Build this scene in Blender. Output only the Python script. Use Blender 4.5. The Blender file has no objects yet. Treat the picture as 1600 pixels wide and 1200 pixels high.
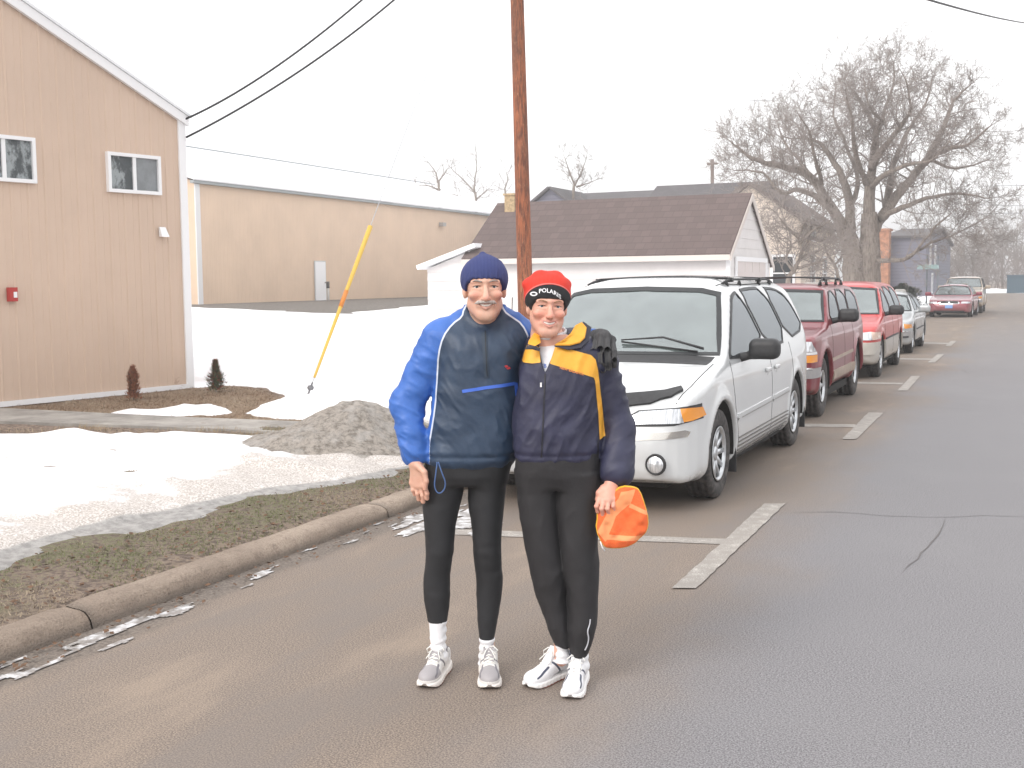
import bpy, math, random
import numpy as np
from mathutils import Vector, Matrix
from mathutils.geometry import delaunay_2d_cdt
R = math.radians
random.seed(7); rng = np.random.default_rng(7)
sc = bpy.context.scene
C = sc.collection
# ---------------------------------------------------------------- camera
F, CH, ROLL = 1790.0, 1.68, 0.010
PITCH, YAW = R(5.1028), R(24.4378)
cam = bpy.data.cameras.new('camera'); camo = bpy.data.objects.new('camera', cam); C.objects.link(camo)
cam.sensor_width = 36; cam.lens = 36*F/1600; cam.clip_start = .05; cam.clip_end = 3000
camo.matrix_world = Matrix.Translation((0, 0, CH)) @ Matrix.Rotation(YAW, 4, 'Z') @ Matrix.Rotation(R(90)-PITCH, 4, 'X') @ Matrix.Rotation(-ROLL, 4, 'Z')
sc.camera = camo
# ---------------------------------------------------------------- sky and sun (overcast)
SUN_EL, SUN_AZ = R(38), R(200)
w = bpy.data.worlds.new('World'); sc.world = w; w.use_nodes = True
nt = w.node_tree; nt.nodes.clear()
sky = nt.nodes.new('ShaderNodeTexSky'); sky.sky_type = 'NISHITA'; sky.sun_disc = False
sky.sun_elevation = SUN_EL; sky.sun_rotation = SUN_AZ; sky.dust_density = 6; sky.air_density = 1
mx = nt.nodes.new('ShaderNodeMix'); mx.data_type = 'RGBA'; mx.inputs[0].default_value = .93
mx.inputs[7].default_value = (7.6, 7.55, 7.6, 1)          # cloud deck, even white
bg = nt.nodes.new('ShaderNodeBackground'); bg.inputs[1].default_value = .13
wo = nt.nodes.new('ShaderNodeOutputWorld')
nt.links.new(sky.outputs[0], mx.inputs[6]); nt.links.new(mx.outputs[2], bg.inputs[0]); nt.links.new(bg.outputs[0], wo.inputs[0])
sun = bpy.data.lights.new('sun', 'SUN'); sun.energy = 1.1; sun.angle = R(25); sun.color = (1, .96, .92)
suno = bpy.data.objects.new('sun', sun); C.objects.link(suno)
suno.rotation_euler = (R(90)-SUN_EL, 0, math.pi-SUN_AZ)
sc.view_settings.view_transform = 'Standard'; sc.view_settings.look = 'None'
sc.view_settings.exposure = .80; sc.view_settings.gamma = 1; sc.view_settings.use_curve_mapping = False
sc.cycles.max_bounces = 6; sc.cycles.transparent_max_bounces = 12

# ---------------------------------------------------------------- measuring helpers
def lray(px, py):                      # ray in the level camera frame (x right, y forward, z up)
    c, s = math.cos(ROLL), math.sin(ROLL)
    dx, dy = px-800, py-600
    ux, uy = dx*c-dy*s, dx*s+dy*c
    return np.array([ux, F*math.cos(PITCH)-uy*math.sin(PITCH), -F*math.sin(PITCH)-uy*math.cos(PITCH)])/F
def ray(px, py):
    v = lray(px, py); c, s = math.cos(YAW), math.sin(YAW)
    return np.array([v[0]*c-v[1]*s, v[0]*s+v[1]*c, v[2]])
def at(px, py, x=None, y=None, z=None):
    r = ray(px, py)
    t = x/r[0] if x is not None else y/r[1] if y is not None else (z-CH)/r[2]
    return np.array([0, 0, CH])+r*t
def deep(px, py, d):
    return np.array([0, 0, CH])+ray(px, py)*d
# ---------------------------------------------------------------- object helpers
def props(o, label=None, cat=None, group=None, kind=None):
    if label: o['label'] = label
    if cat: o['category'] = cat
    if group: o['group'] = group
    if kind: o['kind'] = kind
    return o
def empty(name, loc=(0, 0, 0), rz=0, label=None, cat=None, group=None):
    o = bpy.data.objects.new(name, None); C.objects.link(o); o.location = loc; o.rotation_euler = (0, 0, rz)
    return props(o, label, cat, group)
def link(name, me, parent=None, mat=None, smooth=False):
    o = bpy.data.objects.new(name, me); C.objects.link(o)
    if parent: o.parent = parent
    if mat is not None and not me.materials: me.materials.append(mat)
    if smooth: me.polygons.foreach_set('use_smooth', [True]*len(me.polygons))
    return o
def npmesh(name, V, Fq):
    me = bpy.data.meshes.new(name)
    V = np.asarray(V, dtype=np.float32); Fq = np.asarray(Fq, dtype=np.int32)
    me.vertices.add(len(V)); me.vertices.foreach_set('co', V.ravel())
    n, k = Fq.shape
    me.loops.add(n*k); me.loops.foreach_set('vertex_index', Fq.ravel())
    me.polygons.add(n); me.polygons.foreach_set('loop_start', np.arange(n, dtype=np.int32)*k)
    me.polygons.foreach_set('loop_total', np.full(n, k, dtype=np.int32))
    me.update(calc_edges=True); me.validate()
    return me
def attr(me, name, vals):
    a = me.attributes.new(name, 'FLOAT', 'POINT'); a.data.foreach_set('value', np.asarray(vals, dtype=np.float32))
class MB:
    """collects shapes, then links them as ONE mesh"""
    def __init__(s): s.v = []; s.f = []; s.m = []; s.cm = 0
    def add(s, vs, fs):
        b = len(s.v); s.v += [tuple(map(float, p)) for p in vs]; s.f += [tuple(i+b for i in f) for f in fs]; s.m += [s.cm]*len(fs)
    def box(s, a, b):
        x0, y0, z0 = a; x1, y1, z1 = b
        s.add([(x0,y0,z0),(x1,y0,z0),(x1,y1,z0),(x0,y1,z0),(x0,y0,z1),(x1,y0,z1),(x1,y1,z1),(x0,y1,z1)],
              [(0,3,2,1),(4,5,6,7),(0,1,5,4),(1,2,6,5),(2,3,7,6),(3,0,4,7)])
    def prism(s, P, Q):                 # two matching loops
        n = len(P); s.add(list(P)+list(Q), [tuple(range(n))[::-1], tuple(range(n, 2*n))]+[(i, (i+1) % n, n+(i+1) % n, n+i) for i in range(n)])
    def tube(s, pts, rad, n=6, cap=True):
        pts = [Vector(p) for p in pts]; k = len(pts)
        rs = rad if hasattr(rad, '__len__') else [rad]*k
        vs = []; prev = None
        for i, p in enumerate(pts):
            d = (pts[min(i+1, k-1)]-pts[max(i-1, 0)]).normalized()
            if prev is None: a = d.orthogonal().normalized()
            else:
                a = prev-d*prev.dot(d)
                a = a.normalized() if a.length > 1e-6 else d.orthogonal().normalized()
            prev = a; b = d.cross(a)
            for j in range(n):
                t = 2*math.pi*j/n; vs.append(p+(a*math.cos(t)+b*math.sin(t))*rs[i])
        fs = [(i*n+j, i*n+(j+1) % n, (i+1)*n+(j+1) % n, (i+1)*n+j) for i in range(k-1) for j in range(n)]
        if cap: fs += [tuple(range(n))[::-1], tuple(range((k-1)*n, k*n))]
        s.add(vs, fs)
    def lathe(s, prof, n=32, axis='z', c=(0, 0, 0)):
        k = len(prof); vs = []
        for r, h in prof:
            for j in range(n):
                t = 2*math.pi*j/n; a, b = r*math.cos(t), r*math.sin(t)
                p = (a, b, h) if axis == 'z' else (a, h, b)
                vs.append((p[0]+c[0], p[1]+c[1], p[2]+c[2]))
        s.add(vs, [(i*n+j, i*n+(j+1) % n, (i+1)*n+(j+1) % n, (i+1)*n+j) for i in range(k-1) for j in range(n)])
    def build(s, name, mat, parent=None, smooth=False, loc=None):
        me = bpy.data.meshes.new(name); me.from_pydata(s.v, [], s.f)
        for m in (mat if isinstance(mat, (list, tuple)) else [mat]): me.materials.append(m)
        if any(s.m): me.polygons.foreach_set('material_index', s.m)
        me.update(); o = link(name, me, parent, None, smooth)
        if loc is not None: o.location = loc
        return o
# ---------------------------------------------------------------- materials
def mat(name, col, rough=.7, metal=0, var=0, vscale=4, bump=0, bscale=30, coat=0, spec=.5, vstretch=(1, 1, 1), col2=None, bdist=.01, detail=4):
    m = bpy.data.materials.new(name); m.use_nodes = True; t = m.node_tree; b = t.nodes['Principled BSDF']
    b.inputs['Base Color'].default_value = (*col, 1); b.inputs['Roughness'].default_value = rough
    b.inputs['Metallic'].default_value = metal; b.inputs['Coat Weight'].default_value = coat; b.inputs['Coat Roughness'].default_value = .06
    b.inputs['Specular IOR Level'].default_value = spec
    if var or bump:
        tc = t.nodes.new('ShaderNodeTexCoord'); mp = t.nodes.new('ShaderNodeMapping'); mp.inputs['Scale'].default_value = vstretch
        t.links.new(tc.outputs['Object'], mp.inputs[0])
    if var:
        n = t.nodes.new('ShaderNodeTexNoise'); n.inputs['Scale'].default_value = vscale; n.inputs['Detail'].default_value = detail; n.inputs['Roughness'].default_value = .65
        r = t.nodes.new('ShaderNodeValToRGB'); c2 = col2 or tuple(c*(1-var) for c in col); c1 = tuple(min(1, c*(1+var*.5)) for c in col) if not col2 else col
        r.color_ramp.elements[0].position = .32; r.color_ramp.elements[1].position = .68
        r.color_ramp.elements[0].color = (*c2, 1); r.color_ramp.elements[1].color = (*c1, 1)
        t.links.new(mp.outputs[0], n.inputs[0]); t.links.new(n.outputs[0], r.inputs[0]); t.links.new(r.outputs[0], b.inputs['Base Color'])
    if bump:
        n2 = t.nodes.new('ShaderNodeTexNoise'); n2.inputs['Scale'].default_value = bscale; n2.inputs['Detail'].default_value = 5
        bp = t.nodes.new('ShaderNodeBump'); bp.inputs['Strength'].default_value = bump; bp.inputs['Distance'].default_value = bdist
        t.links.new(mp.outputs[0], n2.inputs[0]); t.links.new(n2.outputs[0], bp.inputs['Height']); t.links.new(bp.outputs[0], b.inputs['Normal'])
    return m
class NT:
    """small node-graph helper"""
    def __init__(s, name, rough=.8):
        s.m = bpy.data.materials.new(name); s.m.use_nodes = True; s.t = s.m.node_tree; s.b = s.t.nodes['Principled BSDF']; s.b.inputs['Roughness'].default_value = rough
        s.tc = s.t.nodes.new('ShaderNodeTexCoord')
    def n(s, typ, **kw):
        x = s.t.nodes.new(typ)
        for k, v in kw.items(): setattr(x, k, v)
        return x
    def L(s, a, b): s.t.links.new(a, b)
    def noise(s, scale, detail=4, stretch=None, src='Object', rough=.6):
        n = s.n('ShaderNodeTexNoise'); n.inputs['Scale'].default_value = scale; n.inputs['Detail'].default_value = detail; n.inputs['Roughness'].default_value = rough
        if stretch:
            mp = s.n('ShaderNodeMapping'); mp.inputs['Scale'].default_value = stretch; s.L(s.tc.outputs[src], mp.inputs[0]); s.L(mp.outputs[0], n.inputs[0])
        else: s.L(s.tc.outputs[src], n.inputs[0])
        return n.outputs[0]
    def math(s, op, a, b=0, clamp=False):
        x = s.n('ShaderNodeMath', operation=op); x.use_clamp = clamp
        for i, v in enumerate((a, b)):
            if isinstance(v, (int, float)): x.inputs[i].default_value = v
            else: s.L(v, x.inputs[i])
        return x.outputs[0]
    def step(s, v, lo, hi):             # smooth 0..1 between lo and hi
        x = s.n('ShaderNodeMapRange'); x.interpolation_type = 'SMOOTHSTEP'
        s.L(v, x.inputs[0]); x.inputs[1].default_value = lo; x.inputs[2].default_value = hi
        return x.outputs[0]
    def mix(s, fac, a, b):
        x = s.n('ShaderNodeMix', data_type='RGBA')
        if isinstance(fac, (int, float)): x.inputs[0].default_value = fac
        else: s.L(fac, x.inputs[0])
        for i, v in ((6, a), (7, b)):
            if isinstance(v, tuple): x.inputs[i].default_value = (*v, 1)
            else: s.L(v, x.inputs[i])
        return x.outputs[2]
    def attr(s, name):
        x = s.n('ShaderNodeAttribute'); x.attribute_name = name; return x.outputs['Fac']
    def sep(s, src='Object'):
        x = s.n('ShaderNodeSeparateXYZ'); s.L(s.tc.outputs[src], x.inputs[0]); return x.outputs
    def col(s, c): s.L(c, s.b.inputs['Base Color'])
    def bump(s, h, strength=.4, dist=.01):
        x = s.n('ShaderNodeBump'); x.inputs['Strength'].default_value = strength; x.inputs['Distance'].default_value = dist; s.L(h, x.inputs['Height']); s.L(x.outputs[0], s.b.inputs['Normal'])
# ---------------------------------------------------------------- noise (numpy)
_T = rng.random((64, 64, 64)).astype(np.float32)
def vnoise(p, s=1.0, o=0):
    q = np.asarray(p)*s+o*17.3; i = np.floor(q).astype(int); f = q-i; f = f*f*(3-2*f); r = 0
    for a in (0, 1):
        for b in (0, 1):
            for c in (0, 1):
                wgt = (f[:, 0] if a else 1-f[:, 0])*(f[:, 1] if b else 1-f[:, 1])*(f[:, 2] if c else 1-f[:, 2])
                r = r+wgt*_T[(i[:, 0]+a) & 63, (i[:, 1]+b) & 63, (i[:, 2]+c) & 63]
    return r-.5
def fbm(p, s=1.0, oct=3, o=0):
    r = 0; a = 1
    for k in range(oct): r = r+a*vnoise(p, s*2**k, o+k); a *= .5
    return r
# ---------------------------------------------------------------- signed-distance modelling
def smin(a, b, k):
    h = np.clip(.5+.5*(b-a)/k, 0, 1); return b+(a-b)*h-k*h*(1-h)
def smax(a, b, k): return -smin(-a, -b, k)
def cone(p, a, b, ra, rb=None):
    a = np.asarray(a, float); b = np.asarray(b, float); rb = ra if rb is None else rb
    ab = b-a; t = np.clip((p-a)@ab/max(ab@ab, 1e-9), 0, 1)
    return np.linalg.norm(p-a-t[:, None]*ab, axis=1)-(ra+t*(rb-ra))
def ell(p, c, r):
    r = np.asarray(r, float); q = (p-np.asarray(c))/r; k0 = np.linalg.norm(q, axis=1); k1 = np.linalg.norm(q/r, axis=1)
    return k0*(k0-1)/np.maximum(k1, 1e-6)
def box(p, c, h, r=0):
    q = np.abs(p-np.asarray(c))-np.asarray(h)+r
    return np.linalg.norm(np.maximum(q, 0), axis=1)+np.minimum(q.max(axis=1), 0)-r
def rings(p, zs, xc, a, yc, b, e=2.3, k=.02):
    """closed tube along z whose elliptic section follows tables"""
    z = p[:, 2]; o = np.argsort(zs); Z = np.asarray(zs, float)[o]
    G = np.linspace(Z[0], Z[-1], 81); w_ = np.hanning(13); w_ /= w_.sum()
    def g(t):                                       # tables are smoothed so sections blend without kinks
        v = np.interp(G, Z, np.broadcast_to(np.asarray(t, float), Z.shape)[o]); v = np.convolve(np.pad(v, 6, 'reflect', reflect_type='odd'), w_, 'valid'); return np.interp(z, G, v)
    A, B = g(a), g(b)
    r = (np.abs((p[:, 0]-g(xc))/A)**e+np.abs((p[:, 1]-g(yc))/B)**e)**(1/e)
    return smax((r-1)*np.minimum(A, B), np.maximum(Z[0]-z, z-Z[-1]), k)
class Poly2:
    """baked signed distance of a 2-D polygon"""
    def __init__(s, pts, h=.01, pad=.3, smooth=0):
        P = np.asarray(pts, float)
        if smooth: P = chaikin(P, smooth)
        s.h = h; s.lo = P.min(0)-pad; n = np.ceil((P.max(0)+pad-s.lo)/h).astype(int)+2
        X, Y = np.meshgrid(s.lo[0]+h*np.arange(n[0]), s.lo[1]+h*np.arange(n[1]), indexing='ij')
        d = np.full(X.shape, 1e9); sg = np.ones(X.shape)
        for i in range(len(P)):
            a, b = P[i-1], P[i]; e = b-a; wx, wy = X-a[0], Y-a[1]
            t = np.clip((wx*e[0]+wy*e[1])/max(e@e, 1e-12), 0, 1)
            d = np.minimum(d, (wx-e[0]*t)**2+(wy-e[1]*t)**2)
            c = ((a[1] > Y) != (b[1] > Y)) & (X < (b[0]-a[0])*(Y-a[1])/((b[1]-a[1]) if abs(b[1]-a[1]) > 1e-12 else 1e-12)+a[0])
            sg = np.where(c, -sg, sg)
        s.g = np.sqrt(d)*sg
    def __call__(s, x, y):
        u = (x-s.lo[0])/s.h; v = (y-s.lo[1])/s.h
        uc = np.clip(u, 0, s.g.shape[0]-1.001); vc = np.clip(v, 0, s.g.shape[1]-1.001)
        i = uc.astype(int); j = vc.astype(int); f = uc-i; g = vc-j; G = s.g
        r = (G[i, j]*(1-f)+G[i+1, j]*f)*(1-g)+(G[i, j+1]*(1-f)+G[i+1, j+1]*f)*g
        return r+np.hypot(u-uc, v-vc)*s.h
def chaikin(P, n=2, closed=True):
    P = np.asarray(P, float)
    for _ in range(n):
        Q = np.roll(P, -1, 0); N = np.empty((2*len(P), P.shape[1])); N[0::2] = P*.75+Q*.25; N[1::2] = P*.25+Q*.75
        P = N if closed else np.vstack([P[:1], N[:-2], P[-1:]])
    return P
def grad(f, p, e=1e-3):
    return np.stack([f(p+np.eye(3)[i]*e)-f(p-np.eye(3)[i]*e) for i in range(3)], 1)/(2*e)
def sdf_mesh(name, f, lo, hi, h, proj=2, B=8):
    lo = np.asarray(lo, float); hi = np.asarray(hi, float)
    nb = np.ceil((hi-lo)/h/B).astype(int)+1; n = nb*B
    cen = np.stack(np.meshgrid(*[lo[i]+(np.arange(nb[i])+.5)*B*h for i in range(3)], indexing='ij'), -1).reshape(-1, 3)
    dc = np.concatenate([f(c) for c in np.array_split(cen, max(1, len(cen)//200000))])
    act = np.abs(dc) < B*h*1.35
    D = np.repeat(np.repeat(np.repeat(np.sign(dc).reshape(nb).astype(np.float32)*9, B, 0), B, 1), B, 2)
    idx = np.argwhere(act.reshape(nb))
    if len(idx) == 0: raise ValueError('empty sdf '+name)
    loc = np.stack(np.meshgrid(*[np.arange(B)]*3, indexing='ij'), -1).reshape(-1, 3)
    I = (idx[:, None, :]*B+loc[None]).reshape(-1, 3)
    vals = np.concatenate([f(lo+c*h) for c in np.array_split(I, max(1, len(I)//200000))])
    D[I[:, 0], I[:, 1], I[:, 2]] = vals
    ins = D < 0
    s = ins[:-1, :-1, :-1].astype(np.int8)
    for a in (0, 1):
        for b in (0, 1):
            for c in (0, 1):
                if a+b+c: s = s+ins[a:n[0]-1+a, b:n[1]-1+b, c:n[2]-1+c]
    cell = np.argwhere((s > 0) & (s < 8))
    vid = np.full(s.shape, -1, np.int32); vid[tuple(cell.T)] = np.arange(len(cell))
    P = np.zeros((len(cell), 3)); W = np.zeros(len(cell))
    for ax in range(3):
        o1, o2 = [q for q in range(3) if q != ax]
        for u in (0, 1):
            for v in (0, 1):
                c0 = cell.copy(); c0[:, o1] += u; c0[:, o2] += v; c1 = c0.copy(); c1[:, ax] += 1
                d0 = D[tuple(c0.T)]; d1 = D[tuple(c1.T)]; m = (d0 < 0) != (d1 < 0)
                t = np.where(m, d0/np.where(m, d0-d1, 1), 0); q = c0.astype(float); q[:, ax] += t
                P[m] += q[m]; W[m] += 1
    P = lo+P/W[:, None]*h
    quads = []
    for ax in range(3):
        o1, o2 = (ax+1) % 3, (ax+2) % 3
        a = ins.take(range(0, n[ax]-1), ax); b = ins.take(range(1, n[ax]), ax)
        e = np.argwhere(a != b); e = e[(e[:, o1] > 0) & (e[:, o2] > 0) & (e[:, o1] < n[o1]-1) & (e[:, o2] < n[o2]-1)]
        if not len(e): continue
        fl = a[tuple(e.T)]
        def g(u, v):
            c = e.copy(); c[:, o1] -= u; c[:, o2] -= v; return vid[tuple(c.T)]
        q = np.stack([g(0, 0), g(1, 0), g(1, 1), g(0, 1)], 1)
        quads.append(np.where(fl[:, None], q, q[:, ::-1]))
    Q = np.vstack(quads); Q = Q[(Q >= 0).all(1)]
    for _ in range(proj):
        g = grad(f, P, h*.25); d = f(P); st = d[:, None]*g/np.maximum((g*g).sum(1), .05)[:, None]
        L = np.linalg.norm(st, axis=1); P = P-st*np.minimum(1, .6*h/np.maximum(L, 1e-9))[:, None]
    return npmesh(name, P, Q), P
def sdf_obj(name, f, lo, hi, h, m, parent=None, attrs=None, proj=2):
    me, P = sdf_mesh(name, f, lo, hi, h, proj)
    for k, fn in (attrs or {}).items(): attr(me, k, fn(P))
    return link(name, me, parent, m, True)
def inside2(P, pts):
    P = np.asarray(P); r = np.zeros(len(pts), bool)
    for i in range(len(P)):
        a, b = P[i-1], P[i]
        r ^= ((a[1] > pts[:, 1]) != (b[1] > pts[:, 1])) & (pts[:, 0] < (b[0]-a[0])*(pts[:, 1]-a[1])/((b[1]-a[1]) or 1e-12)+a[0])
    return r
def cast(f, U, V, axis, start, end, pad=0):
    """first surface point along axis ('x','y','z') from start towards end"""
    def P(t):
        p = np.zeros((len(U), 3))
        if axis == 'y': p[:, 0], p[:, 2], p[:, 1] = U, V, t
        elif axis == 'x': p[:, 1], p[:, 2], p[:, 0] = U, V, t
        else: p[:, 0], p[:, 1], p[:, 2] = U, V, t
        return p
    T = np.linspace(start, end, 90); lo = np.full(len(U), float(start)); hi = np.full(len(U), float(end)); done = np.zeros(len(U), bool)
    best = np.full(len(U), 1e9); bt = np.full(len(U), float(start))
    for t0, t1 in zip(T[:-1], T[1:]):
        d = f(P(np.full(len(U), t1))); hit = (d < 0) & ~done; lo[hit] = t0; hi[hit] = t1; done |= hit
        b = (d < best) & ~done; best[b] = d[b]; bt[b] = t1
    for _ in range(12):
        mid = (lo+hi)/2; ins = f(P(mid)) < 0; hi = np.where(ins, mid, hi); lo = np.where(ins, lo, mid)
    return P(np.where(done, hi, bt))
def patch(name, f, poly, axis, start, end, m, parent=None, off=.004, th=.012, res=.05, smooth=0, xf=None):
    """a panel laid on the surface f: outline poly is seen along axis; the panel has its own thickness"""
    P = np.asarray(poly, float)
    if smooth: P = chaikin(P, smooth)
    out = []
    for i in range(len(P)):
        a, b = P[i], P[(i+1) % len(P)]; k = max(1, int(np.ceil(np.linalg.norm(b-a)/res)))
        out += [a+(b-a)*j/k for j in range(k)]
    out = np.array(out); n = len(out)
    lo, hi = out.min(0), out.max(0)
    gx, gy = np.meshgrid(np.arange(lo[0]+res/2, hi[0], res), np.arange(lo[1]+res/2, hi[1], res))
    g = np.stack([gx.ravel(), gy.ravel()], 1)
    if len(g):
        g = g[inside2(out, g)]
        if len(g):
            dd = np.sqrt(((g[:, None]-out[None])**2).sum(-1)).min(1); g = g[dd > res*.45]
    pts = np.vstack([out, g]) if len(g) else out
    r = delaunay_2d_cdt([Vector(p) for p in pts], [(i, (i+1) % n) for i in range(n)], [], 1, 1e-6)
    U = np.array([tuple(v) for v in r[0]]); fs = [tuple(x) for x in r[2]]
    S = cast(f, U[:, 0], U[:, 1], axis, start, end)
    N = grad(f, S); N /= np.maximum(np.linalg.norm(N, axis=1), 1e-6)[:, None]
    k = len(S); O = S+N*off; I = S+N*(off-th)
    cnt = {}
    for t in fs:
        for i in range(len(t)): e = (t[i], t[(i+1) % len(t)]); cnt[e] = 1
    F_ = list(fs)+[tuple(i+k for i in t[::-1]) for t in fs]; nf = len(F_)
    F_ += [(b+2*k, a+2*k, a+3*k, b+3*k) for (a, b) in cnt if (b, a) not in cnt]   # walls on their own vertices stay sharp
    if fs:
        a, b, c = (O[i] for i in fs[0][:3])
        if np.dot(np.cross(b-a, c-a), N[fs[0][0]]) < 0: F_ = [t[::-1] for t in F_]
    V = np.vstack([O, I, O, I])
    if xf is not None: V = V@np.array(xf.to_3x3()).T+np.array(xf.translation)
    me = bpy.data.meshes.new(name); me.from_pydata(V.tolist(), [], F_); me.update()
    return link(name, me, parent, m, True)
def strip(pts, wd, closed=False):
    """outline polygon of a 2-D polyline of width wd"""
    P = np.asarray(pts, float); D = np.gradient(P, axis=0); D /= np.linalg.norm(D, axis=1)[:, None]; N = np.stack([-D[:, 1], D[:, 0]], 1)*wd/2
    return np.vstack([P+N, (P-N)[::-1]])
# ================================================================ GROUND
def structure(o): o['kind'] = 'structure'; return o
CURB = -4.16
def gh(x, y):                           # lawn height
    x = np.asarray(x, float); y = np.asarray(y, float)
    t = np.clip((-5-x)/26, 0, 1); g = .095+.115*np.clip((-4.3-x)/2.6, 0, 1)+.62*t*t*(3-2*t)*np.clip((y-8)/22, 0, 1)
    return g
def gp(px, py, dz=0):                   # photo point -> lawn point
    p = at(px, py, z=.2)
    for _ in range(6): p = at(px, py, z=float(gh(p[0], p[1]))+dz)
    return p
def grid(x0, x1, y0, y1, h, hf):
    xs = np.arange(x0, x1+h/2, h); ys = np.arange(y0, y1+h/2, h); X, Y = np.meshgrid(xs, ys, indexing='ij')
    V = np.stack([X.ravel(), Y.ravel(), np.zeros(X.size)], 1); V[:, 2] = hf(V[:, 0], V[:, 1])
    i, j = np.meshgrid(np.arange(len(xs)-1), np.arange(len(ys)-1), indexing='ij'); k = len(ys)
    a = (i*k+j).ravel(); return V, np.stack([a, a+k, a+k+1, a+1], 1)
# --- road
m = NT('asphalt', .85)
xyz = m.sep(); X_, Y_ = xyz[0], xyz[1]
wob = m.noise(.35, 5); wob2 = m.noise(2.2, 5, (1, .35, 1))
edge = m.math('ADD', X_, m.math('MULTIPLY', m.math('SUBTRACT', wob, .5), 1.6))
edge = m.math('ADD', edge, m.math('MULTIPLY', m.math('SUBTRACT', wob2, .5), .5))
near = m.step(edge, -1.0, -2.05)
far = m.step(m.math('ADD', Y_, m.math('MULTIPLY', X_, -2.5)), 14, 60)
dirt = m.math('MAXIMUM', near, m.math('MULTIPLY', far, .75))
sp = m.noise(135, 3, rough=.8); sp2 = m.noise(55, 2); blot = m.noise(.9, 6)
asp = m.mix(m.step(sp, .36, .64), (.075, .073, .077), (.292, .284, .294)); asp = m.mix(m.math('MULTIPLY', m.step(m.noise(75, 2), .5, .75), .35), asp, (.33, .30, .32))
asp = m.mix(m.math('MULTIPLY', m.step(blot, .4, .7), .3), asp, (.215, .21, .215))
brn = m.mix(m.step(sp, .36, .64), (.09, .073, .060), (.335, .262, .205))
brn = m.mix(m.math('MULTIPLY', m.step(m.noise(1.6, 6, (1, .3, 1)), .5, .70), .5), brn, (.37, .285, .21)); brn = m.mix(m.math('MULTIPLY', m.step(m.noise(1.3, 5, (1.2, .35, 1)), .53, .36), .55), brn, (.18, .155, .138))
c = m.mix(m.math('MULTIPLY', dirt, .9), asp, brn)
gut = m.math('MULTIPLY', m.step(m.math('ADD', X_, m.math('MULTIPLY', m.math('SUBTRACT', wob2, .5), .5)), -3.82, -3.98), .75)                       # grit washed to the gutter
c = m.mix(gut, c, m.mix(m.step(sp2, .35, .65), (.085, .072, .062), (.20, .17, .145)))
# fine cracks
vor = m.n('ShaderNodeTexVoronoi', feature='DISTANCE_TO_EDGE'); vor.inputs['Scale'].default_value = .55
mp = m.n('ShaderNodeMapping'); m.L(m.tc.outputs['Object'], mp.inputs[0]); av = m.n('ShaderNodeVectorMath', operation='ADD')
nn = m.n('ShaderNodeTexNoise'); nn.inputs['Scale'].default_value = 3; m.L(mp.outputs[0], av.inputs[0]); m.L(nn.outputs['Color'], av.inputs[1]); m.L(av.outputs[0], vor.inputs['Vector'])
ck = m.math('MULTIPLY', m.step(vor.outputs[0], .008, .001), m.step(m.noise(.3, 2), .55, .62))
c = m.mix(m.math('MULTIPLY', ck, .35), c, (.07, .065, .06))
m.col(c); m.bump(m.math('ADD', sp, m.math('MULTIPLY', sp2, .5)), .22, .003)
MROAD = m.m
V, Q = grid(CURB-.25, 9, -8, 150, 1.0, lambda x, y: 0*x)
structure(link('road', npmesh('road', V, Q), None, MROAD))
# cross street at the far end
b = MB(); b.add([(-60, 118, .004), (60, 118, .004), (60, 127, .004), (-60, 127, .004)], [(0, 1, 2, 3)])
structure(b.build('cross_street', MROAD))
# road cracks and tar line
mt = mat('crack_tar', (.13, .12, .118), .9)
def crack(name, px, wd):
    P = chaikin([at(x, y, z=0)[:2] for x, y in px], 2, False)
    Pn = []
    for a, b_ in zip(P[:-1], P[1:]):
        k = max(1, int(np.linalg.norm(b_-a)/.05)); Pn += [a+(b_-a)*j/k for j in range(k)]
    P = np.array(Pn); P = P+np.stack([vnoise(np.c_[P*6, P[:, :1]*0], 1, 1), vnoise(np.c_[P*6, P[:, :1]*0], 1, 2)], 1)*.05
    D = np.gradient(P, axis=0); D /= np.linalg.norm(D, axis=1)[:, None]; N = np.stack([-D[:, 1], D[:, 0]], 1)
    ww = wd*(.6+1.2*np.abs(vnoise(np.c_[P*9, P[:, :1]*0], 1, 5)))[:, None]*np.minimum(1, np.minimum(np.arange(len(P)), np.arange(len(P))[::-1])/8)[:, None]
    n = len(P); b = MB(); b.add([(*q, .0035) for q in np.vstack([P+N*ww, P-N*ww])], [(i, i+n, i+n+1, i+1) for i in range(n-1)])
    structure(b.build(name, mt))
crack('road_crack', [(1215, 804), (1260, 800), (1320, 801), (1400, 807), (1480, 809), (1540, 806), (1600, 807), (1720, 812), (1900, 820)], .005)
crack('road_crack', [(1478, 810), (1472, 830), (1455, 850), (1440, 868), (1420, 885), (1405, 898)], .006)
crack('road_crack', [(1030, 640), (1100, 668), (1160, 664), (1200, 668)], .006)
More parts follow.
